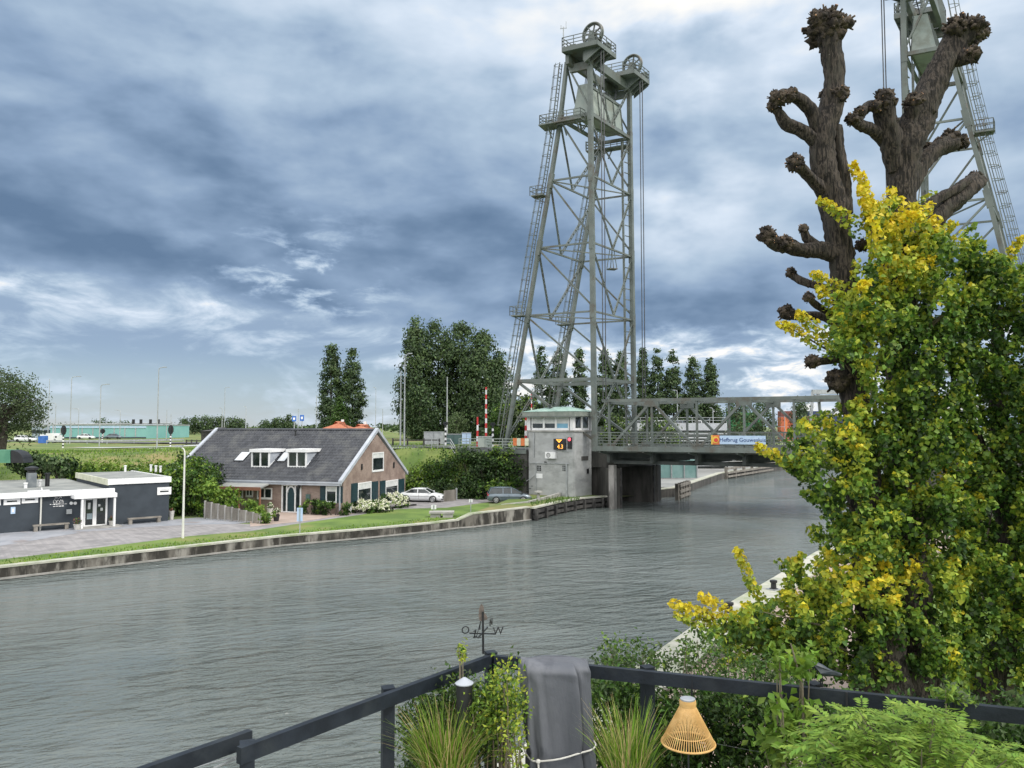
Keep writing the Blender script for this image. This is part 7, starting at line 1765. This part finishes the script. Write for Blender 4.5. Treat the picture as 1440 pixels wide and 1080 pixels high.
def cover():
    Yc=5.22; zt=at(780,926,Yc).z; zb=5.73; rng=np.random.default_rng(8); nth=120; nz=110
    cx0=at(778.5,930,Yc).x; cx1=at(788,1080,Yc).x; zref=at(780,1080,Yc).z
    t=thing('furniture_cover','dark grey fabric cover draped over a folded parasol and tied with white cord','cover',(cx1,Yc,zb)); V=[];Fc=[]
    fold=[(rng.uniform(0,6.28),int(rng.integers(3,13)),rng.uniform(-.9,.9),rng.uniform(.3,1)) for _ in range(9)]
    ztie=at(784,1058,Yc-.12).z
    for i in range(nz+1):
        u=i/nz; z=zt-(zt-zb)*u; v=(zt-z)/(zt-zref); cx=cx0+(cx1-cx0)*v
        hw=(.232 if v<.1 else .232-.004*math.sin(v*3))*(1-.06*math.exp(-((z-ztie)/.05)**2)); hd=.135+.02*v
        if u<.05: k=math.sqrt(max(0,1-(1-u/.05)**2)); hd*=.25+.75*k; hw*=.93+.07*k
        for j in range(nth):
            a=2*math.pi*j/nth; ca,sa=math.cos(a),math.sin(a); x=math.copysign(abs(ca)**.55,ca)*hw; y=math.copysign(abs(sa)**.7,sa)*hd
            w=0
            for ph,n,sl,am in fold: w+=am*math.sin(n*a+ph+sl*5*v)*(.3+.7*min(1,v*1.8))
            w*=.0050; big=.020*math.exp(-((a-4.95-.14*math.sin(3*v))/.13)**2)-.026*math.exp(-((a-5.20-.10*v)/.09)**2)+.016*math.exp(-((a-4.42-.10*v)/.10)**2)*min(1,v*2)-.020*math.exp(-((a-4.25+.2*v)/.10)**2)*max(0,v-.4)*2
            cr=.0035*math.sin(38*z+7*a)*math.exp(-((v-.08)/.10)**2)+.0014*math.sin(25*z-6*a+1)+.003*math.sin(9*z+4*a+2)
            for fa,fs,fd,fw in ((4.62,.10,.016,.035),(4.05,-.05,.018,.05),(5.42,.03,-.014,.04),(4.88,-.16,-.013,.03),(3.75,.05,-.016,.06),(5.75,-.06,.015,.05)): big+=fd*math.exp(-((a-fa-fs*v)/fw)**2)*min(1,.35+v)
            f=1+(w+big+cr)/.16; sag=-.018*max(0,math.sin(a*1.0+2.2))*(1-min(1,u*14)) if u<.07 else 0
            V.append((cx+x*f,Yc+y*f,z+sag+.006*math.sin(5*a)*(1-min(1,u*9))))
    for i in range(nz):
        for j in range(nth): a=i*nth+j;b=i*nth+(j+1)%nth; Fc.append((a,b,b+nth,a+nth))
    V=np.array(V); me=tri_mesh('fabric',V,np.array(Fc),[M['fabric']],None,t); me.data.polygons.foreach_set('use_smooth',[True]*len(me.data.polygons))
    m=MB(); m.face([V[j] for j in range(nth)]); m.build('top',M['fabric'],t)
    # cord dips to a knot in front
    c=MB(); ring=[]
    kx=at(760,1073,Yc-.16).x
    for j in range(0,nth,3):
        i=int(nz*(zt-ztie)/(zt-zb)); p=Vector(V[i*nth+j]); d=Vector((p.x-cx1,(p.y-Yc),0)).normalized()*.010
        front=max(0,-(p.y-Yc)/.15); dip=.068*front*math.exp(-((p.x-kx)/.10)**2) - .012*front*(p.x-kx)/.2
        ring.append(p+d-Vector((0,0,dip)))
    rr=ring; N_=len(rr); ring=[sum((rr[(k+o)%N_] for o in (-3,-2,-1,0,1,2,3)),Vector((0,0,0)))/7+(rr[k]-Vector((cx1,Yc,rr[k].z))).normalized()*.019 for k in range(N_)]
    c.tube(ring+[ring[0]],.0058,7,False); kp=min(ring,key=lambda p:(p-Vector((kx,Yc-.16,ztie-.05))).length); c.tube([kp,kp+Vector((.004,-.012,-.06)),kp+Vector((.0,-.006,-.2))],.0065,6); lump(c,tuple(kp),.016,rng,8,6,.1)
    c.build('cord',M['cord'],t)
cover()
def lantern():
    Y=4.6; A=lambda x,y: at(x,y,Y); c=A(967.5,1020); zt,zb=A(967,984).z,A(967,1044).z; r0,r1=.043,.153
    t=thing('rattan_lantern','honey coloured conical rattan garden lantern on a thin stake before the hedge','lantern',(c.x,Y,5.9)); m=MB(); n=64
    zc=zt-.035
    for k in range(n):
        a=2*math.pi*k/n; m.tube([(c.x+r0*math.cos(a),Y+r0*math.sin(a),zc),(c.x+(r0+r1)*.5*math.cos(a+.02),Y+(r0+r1)*.5*math.sin(a+.02),(zc+zb)/2),(c.x+r1*math.cos(a),Y+r1*math.sin(a),zb)],.0026,5)
    m.build('rattan_strands',M['rattan'],t)
    m=MB(); m.ring((c.x,Y,zb),(0,0,1),r1,.006,40,8); m.build('bottom_hoop',M['rattan'],t)
    m=MB(); m.ring((c.x,Y,zb+.055),(0,0,1),r1*.80,.003,36,6); m.build('inner_hoop',M['rattan'],t)
    m=MB(); m.lathe((c.x,Y,zc-.002),[(r0+.004,0),(r0+.006,.02),(r0+.004,.036)],24); m.build('collar',M['rattan'],t)
    m=MB(); m.lathe((c.x,Y,zt),[(r0+.001,0),(r0+.001,.008),(r0*.7,.011)],24); m.build('solar_cap',M['alu'],t)
    m=MB(); m.tube([(c.x,Y,5.9),(c.x,Y,zc)],.006,6); m.build('stake',M['black'],t)
    m=MB(); m.lathe((c.x,Y,zc-.05),[(.022,0),(.026,.03),(.012,.05)],12); m.build('lamp_unit',M['bulb'],t)
lantern()
def bollard_lamp():
    Y=5.05; a=at(653,950,Y); t=thing('bollard_lamp','black cylindrical garden lamp with pale conical cap under the left railing','garden lamp',(a.x,Y,5.72)); r=.052
    m=MB(); m.tube([(a.x,Y,5.72),(a.x,Y,a.z-.055)],r,20); m.build('column',M['black'],t); m=MB(); m.lathe((a.x,Y,a.z-.052),[(r*1.12,0),(r*1.14,.006),(.01,.040)],24); m.build('cap',M['verge'],t)
bollard_lamp()

# ------------------------------------------------------------------ terrace planting
def blades(name,label,cat,c,n,h,spread,mats,seed,lean=.55,w=.004,pot=None,group=None,straws=.25):
    rng=np.random.default_rng(seed); t=thing(name,label,cat,c,group); seg=6; a=rng.random(n)*6.28; r=np.sqrt(rng.random(n)); B=np.array(c)+np.stack([np.cos(a)*r*spread*.45,np.sin(a)*r*spread*.45,np.zeros(n)],1)
    H=h*rng.uniform(.55,1.12,n); L=lean*H*(.25+.9*r)*rng.uniform(.4,1.3,n); a2=a+rng.normal(size=n)*.5; D=np.stack([np.cos(a2),np.sin(a2),np.zeros(n)],1); S=np.stack([-np.sin(a2+rng.normal(size=n)*.6),np.cos(a2),np.zeros(n)],1)
    v=np.empty((n,(seg+1)*2,3))
    for k in range(seg+1):
        u=k/seg; droop=u**2.2; z=H*(u-.42*droop*(L/(H+1e-6)))
        P=B+D*(L*droop)[:,None]+np.stack([np.zeros(n),np.zeros(n),z],1); ww=w*(1.0-.85*u**1.5); v[:,2*k]=P-S*ww; v[:,2*k+1]=P+S*ww
    f=np.concatenate([(np.arange(n)*(seg+1)*2)[:,None]+np.array([2*k,2*k+1,2*k+3,2*k+2])[None] for k in range(seg)])
    mi=np.where(rng.random(n)<straws,len(mats)-1,rng.integers(0,len(mats)-1,n)); tri_mesh('blades',v.reshape(-1,3),f,mats,np.tile(mi,seg),t)
    if pot: pot(t)
    return t
def tubpot(x,y,r,h,m):
    def f(t): q=MB(); q.lathe((x,y,5.72),[(r*.78,0),(r,h-.05),(r*1.06,h-.045),(r*1.06,h),(r*.92,h),(r*.9,h-.06),(.02,h-.07)],28); q.build('pot',M[m],t)
    return f
a=at(628,1100,4.95); blades('ornamental_grass','tall tan and green ornamental grass in a pot by the left railing','grass plant',(a.x,a.y,6.22),760,.57,.34,[M['blade'],M['blade_d'],M['blade'],M['straw']],61,.5,.0042,tubpot(a.x,a.y,.22,.52,'planter'),straws=.30)
a=at(884,1086,4.75); blades('ornamental_grass','fresh green ornamental grass with pinkish tips between cover and lantern','grass plant',(a.x,a.y,6.26),520,.56,.26,[M['blade'],M['blade_d'],M['blade'],M['straw']],62,.36,.004,straws=.26)
def trough():
    a,b=at(800,1052,4.95),at(1040,1092,4.62); a.z=b.z=6.27; t=thing('planter_trough','long blue grey planter trough with pale gravel below the lantern','planter',((a.x+b.x)/2,(a.y+b.y)/2,5.72)); d=(b-a).normalized(); n=Vector((-d.y,d.x,0)); m=MB()
    for o in (-.17,.17): m.bar(a+n*o-Vector((0,0,.25)),b+n*o-Vector((0,0,.25)),.04,.5)
    for p in (a,b): m.bar(p-n*.15-Vector((0,0,.25)),p+n*.15-Vector((0,0,.25)),.04,.5)
    m.build('sides',M['bluegrey'],t); m=MB(); m.bar(a-Vector((0,0,.12)),b-Vector((0,0,.12)),.3,.1); m.build('soil',mat('potting_soil',(.03,.024,.018),(.07,.055,.04),30,.95),t)
    rng=np.random.default_rng(5); m=MB()
    for k in range(120): p=a.lerp(b,rng.random())+n*rng.uniform(-.13,.13); lump(m,(p.x,p.y,6.21+rng.random()*.015),rng.uniform(.008,.018),rng,6,4,.15)
    o=m.build('gravel',M['planter'],t); o['kind']='stuff'
trough()
a=at(712,1092,4.85); t=thing('round_planter','big round pale stone planter left of the grey cover','planter',(a.x,a.y,5.72)); m=MB(); m.lathe((a.x,a.y,5.72),[(.13,0),(.21,.3),(.235,.50),(.25,.52),(.25,.56),(.225,.57),(.21,.52),(.02,.50)],32); m.build('bowl',M['planter'],t); m=MB(); m.lathe((a.x,a.y,6.215),[(.205,0),(.2,.012),(.02,.03)],20); m.build('soil',bpy.data.materials['potting_soil'],t)
def leafy(name,label,cat,regions,n,size,mats,cuts,seed,Yr,z0,ncl=120,rcl=.07,aspect=.5,stems=16,group=None,tall=None):
    """regions: photo-pixel boxes (x0,y0,x1,y1,weight) filled with leaf clumps at depths Yr"""
    rng=np.random.default_rng(seed); C=[];wts=np.array([r[4] for r in regions],float); wts/=wts.sum()
    for r,w in zip(regions,wts):
        k=max(3,int(ncl*w)); 
        for _ in range(k): C.append(at(rng.uniform(r[0],r[2]),rng.uniform(r[1],r[3]),rng.uniform(*Yr)))
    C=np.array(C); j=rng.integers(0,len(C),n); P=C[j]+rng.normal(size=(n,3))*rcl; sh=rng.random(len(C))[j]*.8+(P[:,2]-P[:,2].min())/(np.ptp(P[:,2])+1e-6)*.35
    c=C.mean(0); t=thing(name,label,cat,(c[0],c[1],z0),group); leaves('foliage',P,size,mats,pick(rng,sh,cuts),rng,t,None,1,aspect)
    m=MB()
    for k in range(stems):
        q=Vector(C[rng.integers(len(C))]); b=Vector((c[0]+(q.x-c[0])*.55,c[1]+(q.y-c[1])*.5,z0)); m.tube([b,b.lerp(q,.55)+Vector((rng.normal()*.02,0,.03)),q],[.008,.006,.003],5)
    m.build('stems',M['stem'],t); return t
LD=[M['lf_dark'],M['lf_mid'],M['wil'],M['lf_light']]
leafy('shrub','dark small leaved shrub behind the tan grass under the left railing','shrub',[(572,985,700,1085,3),(600,965,690,1000,1),(585,1000,640,1080,1)],5200,.036,[M['lf_dark'],M['lf_mid'],M['wil'],M['lf_light']],[.45,.8,1.1],201,(5.15,5.5),5.72,260,.055)
leafy('shrub','yellow green small leaved shrub right of the black garden lamp','shrub',[(664,968,716,1040,2),(690,960,728,1000,1),(672,1000,700,1060,.6)],1700,.034,[M['lf_mid'],M['lf_light'],M['lf_yg']],[.45,.95],202,(4.95,5.2),5.72,130,.045)
leafy('climbing_plant','thin climber with small yellowish leaves beside the corner post','climber',[(708,930,726,960,.4),(712,960,734,1085,2.0),(692,938,708,952,.3)],700,.032,[M['lf_light'],M['lf_yg'],M['lf_mid']],[.5,.95],203,(4.85,5.05),5.72,75,.035)
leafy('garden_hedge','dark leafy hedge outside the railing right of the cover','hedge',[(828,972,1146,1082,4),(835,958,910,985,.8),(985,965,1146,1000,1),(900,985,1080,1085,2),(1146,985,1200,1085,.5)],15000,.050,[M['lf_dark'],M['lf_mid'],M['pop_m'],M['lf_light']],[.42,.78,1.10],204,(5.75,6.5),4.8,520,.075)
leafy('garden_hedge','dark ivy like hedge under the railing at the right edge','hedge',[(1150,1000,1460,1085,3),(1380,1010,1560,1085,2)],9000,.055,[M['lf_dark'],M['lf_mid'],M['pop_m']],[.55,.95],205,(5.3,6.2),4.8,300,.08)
leafy('airy_shrub','airy grey green shrub stems rising above the railing before the quay edge','shrub',[(842,898,870,942,1),(866,905,905,945,1),(905,915,935,950,.8),(838,925,1000,958,1.2),(945,905,985,950,.7)],1500,.040,[M['wil'],M['lf_mid'],M['lf_light']],[.5,1.0],206,(6.2,6.9),5.2,80,.045,stems=22)
leafy('airy_shrub','wispy shrub with tiny leaves above the railing in front of the towpath','shrub',[(955,900,1030,955,1),(990,920,1075,965,1),(1040,925,1110,962,.8)],1100,.040,[M['wil'],M['lf_mid'],M['lf_light']],[.4,1.0],207,(6.2,6.9),5.2,60,.05,stems=16)
leafy('sapling','slim sapling with large light green leaves in front of the right railing','sapling',[(1088,895,1140,945,1.3),(1080,985,1142,1035,1.5),(1072,1020,1112,1062,1),(1090,940,1130,958,.2),(1082,1060,1105,1080,.4)],420,.075,[M['lf_light'],M['bush_l'],M['blade']],[.35,.9],208,(4.75,4.95),5.72,62,.035,.55,stems=9)
a=at(1132,1085,4.85); b=at(1128,965,4.85); c=at(1112,905,4.85); m=MB(); m.tube([a,b,c],[.010,.008,.004],7); m.build('main_stem',M['stem'],bpy.data.objects['sapling'])
leafy('tall_weed','thin leafy stem rising above the left railing beside the vane','weed',[(646,903,652,935,1)],110,.028,[M['lf_light'],M['lf_yg'],M['lf_mid']],[.4,1.0],209,(5.1,5.14),5.72,20,.014,stems=3)
leafy('creeper','leafy creeper draped over the railing at the right','creeper',[(1312,962,1352,985,1),(1330,978,1368,990,.8)],240,.045,[M['lf_mid'],M['lf_light'],M['wil']],[.3,.9],211,(4.62,4.8),5.9,22,.025,stems=5)
def fern():
    rng=np.random.default_rng(212); a=at(1290,1060,4.3); t=thing('feathery_shrub','bright green feathery shrub with pinnate leaves filling the lower right corner','shrub',(a.x,a.y,5.72)); V=[];Fc=[];mi=[];st=MB()
    def boxpt():
        while True:
            px,py=rng.uniform(1148,1560),rng.uniform(985,1110); top=np.interp(px,[1148,1180,1250,1300,1340,1380,1420,1470,1560],[1030,1000,990,992,1012,1030,1058,1052,1045])
            if py>top: return px,py,top
    nf=620
    for k in range(nf):
        px,py,top=boxpt(); Y=rng.uniform(3.95,4.55)+max(0,(1050-py))*.003; p=Vector(at(px,py,Y)); an=rng.uniform(0,6.28); el=rng.uniform(-.25,.55); L=rng.uniform(.13,.24); d=Vector((math.cos(an)*math.cos(el),math.sin(an)*math.cos(el)*.9,math.sin(el))); s=d.cross(Vector((0,0,1))).normalized(); nrm=s.cross(d)
        npair=rng.integers(6,9); m_=rng.choice([0,0,1,1,2])
        for i in range(npair*2+1):
            if i==npair*2: u=1.0; sd=0
            else: u=.15+.8*(i//2)/npair; sd=1 if i%2 else -1
            q=p+d*(L*u)-Vector((0,0,L*.35*u*u)); ll=L*.30*(1.0-.45*abs(u-.5)); dr=(d*.55+s*sd*.9 if sd else d).normalized(); drn=(dr-nrm*.28+Vector(rng.normal(size=3)*.08)).normalized(); w=drn.cross(nrm).normalized()*ll*.17
            b=len(V); V+= [tuple(q),tuple(q+drn*ll*.45+w+nrm*ll*.04),tuple(q+drn*ll),tuple(q+drn*ll*.45-w+nrm*ll*.04)]; Fc+=[(b,b+1,b+2),(b,b+2,b+3)]; mi+=[m_,m_]
        if k%6==0: st.tube([(a.x+(p.x-a.x)*.6,a.y+(p.y-a.y)*.6,5.72),p.lerp(Vector((a.x,a.y,p.z)),.2)-Vector((0,0,.1)),p],[.007,.005,.002],5)
    tri_mesh('foliage',np.array(V),np.array(Fc),[M['fern'],M['bush_l'],M['lf_light']],np.array(mi),t); st.build('stems',M['stem'],t)
fern()
def string_lights():
    P=[at(1008,1046,5.0),at(1060,1056,5.0),at(1110,1062,4.97),at(1160,1066,4.93),at(1230,1058,4.9)]; t=thing('string_lights','thin cable with small milky bulbs strung in front of the right railing post','string lights',P[0]); m=MB(); m.tube(P,.0016,5); m.build('cable',M['steel_dark'],t)
    for px,py in ((1108,1062),(1131,1064),(1157,1066)):
        c=at(px,py,4.93); m=MB(); m.lathe((c.x,c.y,c.z-.002),[(.006,0),(.010,.012),(.012,.032),(.008,.05),(.002,.056)],10); m.build('bulb',M['bulb'],t)
string_lights()
a=at(1330,1086,4.2); t=thing('watering_can','light blue plastic can just visible at the bottom edge in the feathery shrub','can',(a.x,a.y,5.72)); m=MB(); m.lathe((a.x,a.y,5.72),[(.06,0),(.065,.3),(.05,.56),(.046,.575),(.03,.578)],18); m.build('body',M['skyblue'],t); m=MB(); m.tube([(a.x-.05,a.y,6.1),(a.x-.11,a.y,6.3),(a.x-.10,a.y,6.31)],[.014,.010,.016],8); m.build('spout',M['skyblue'],t)
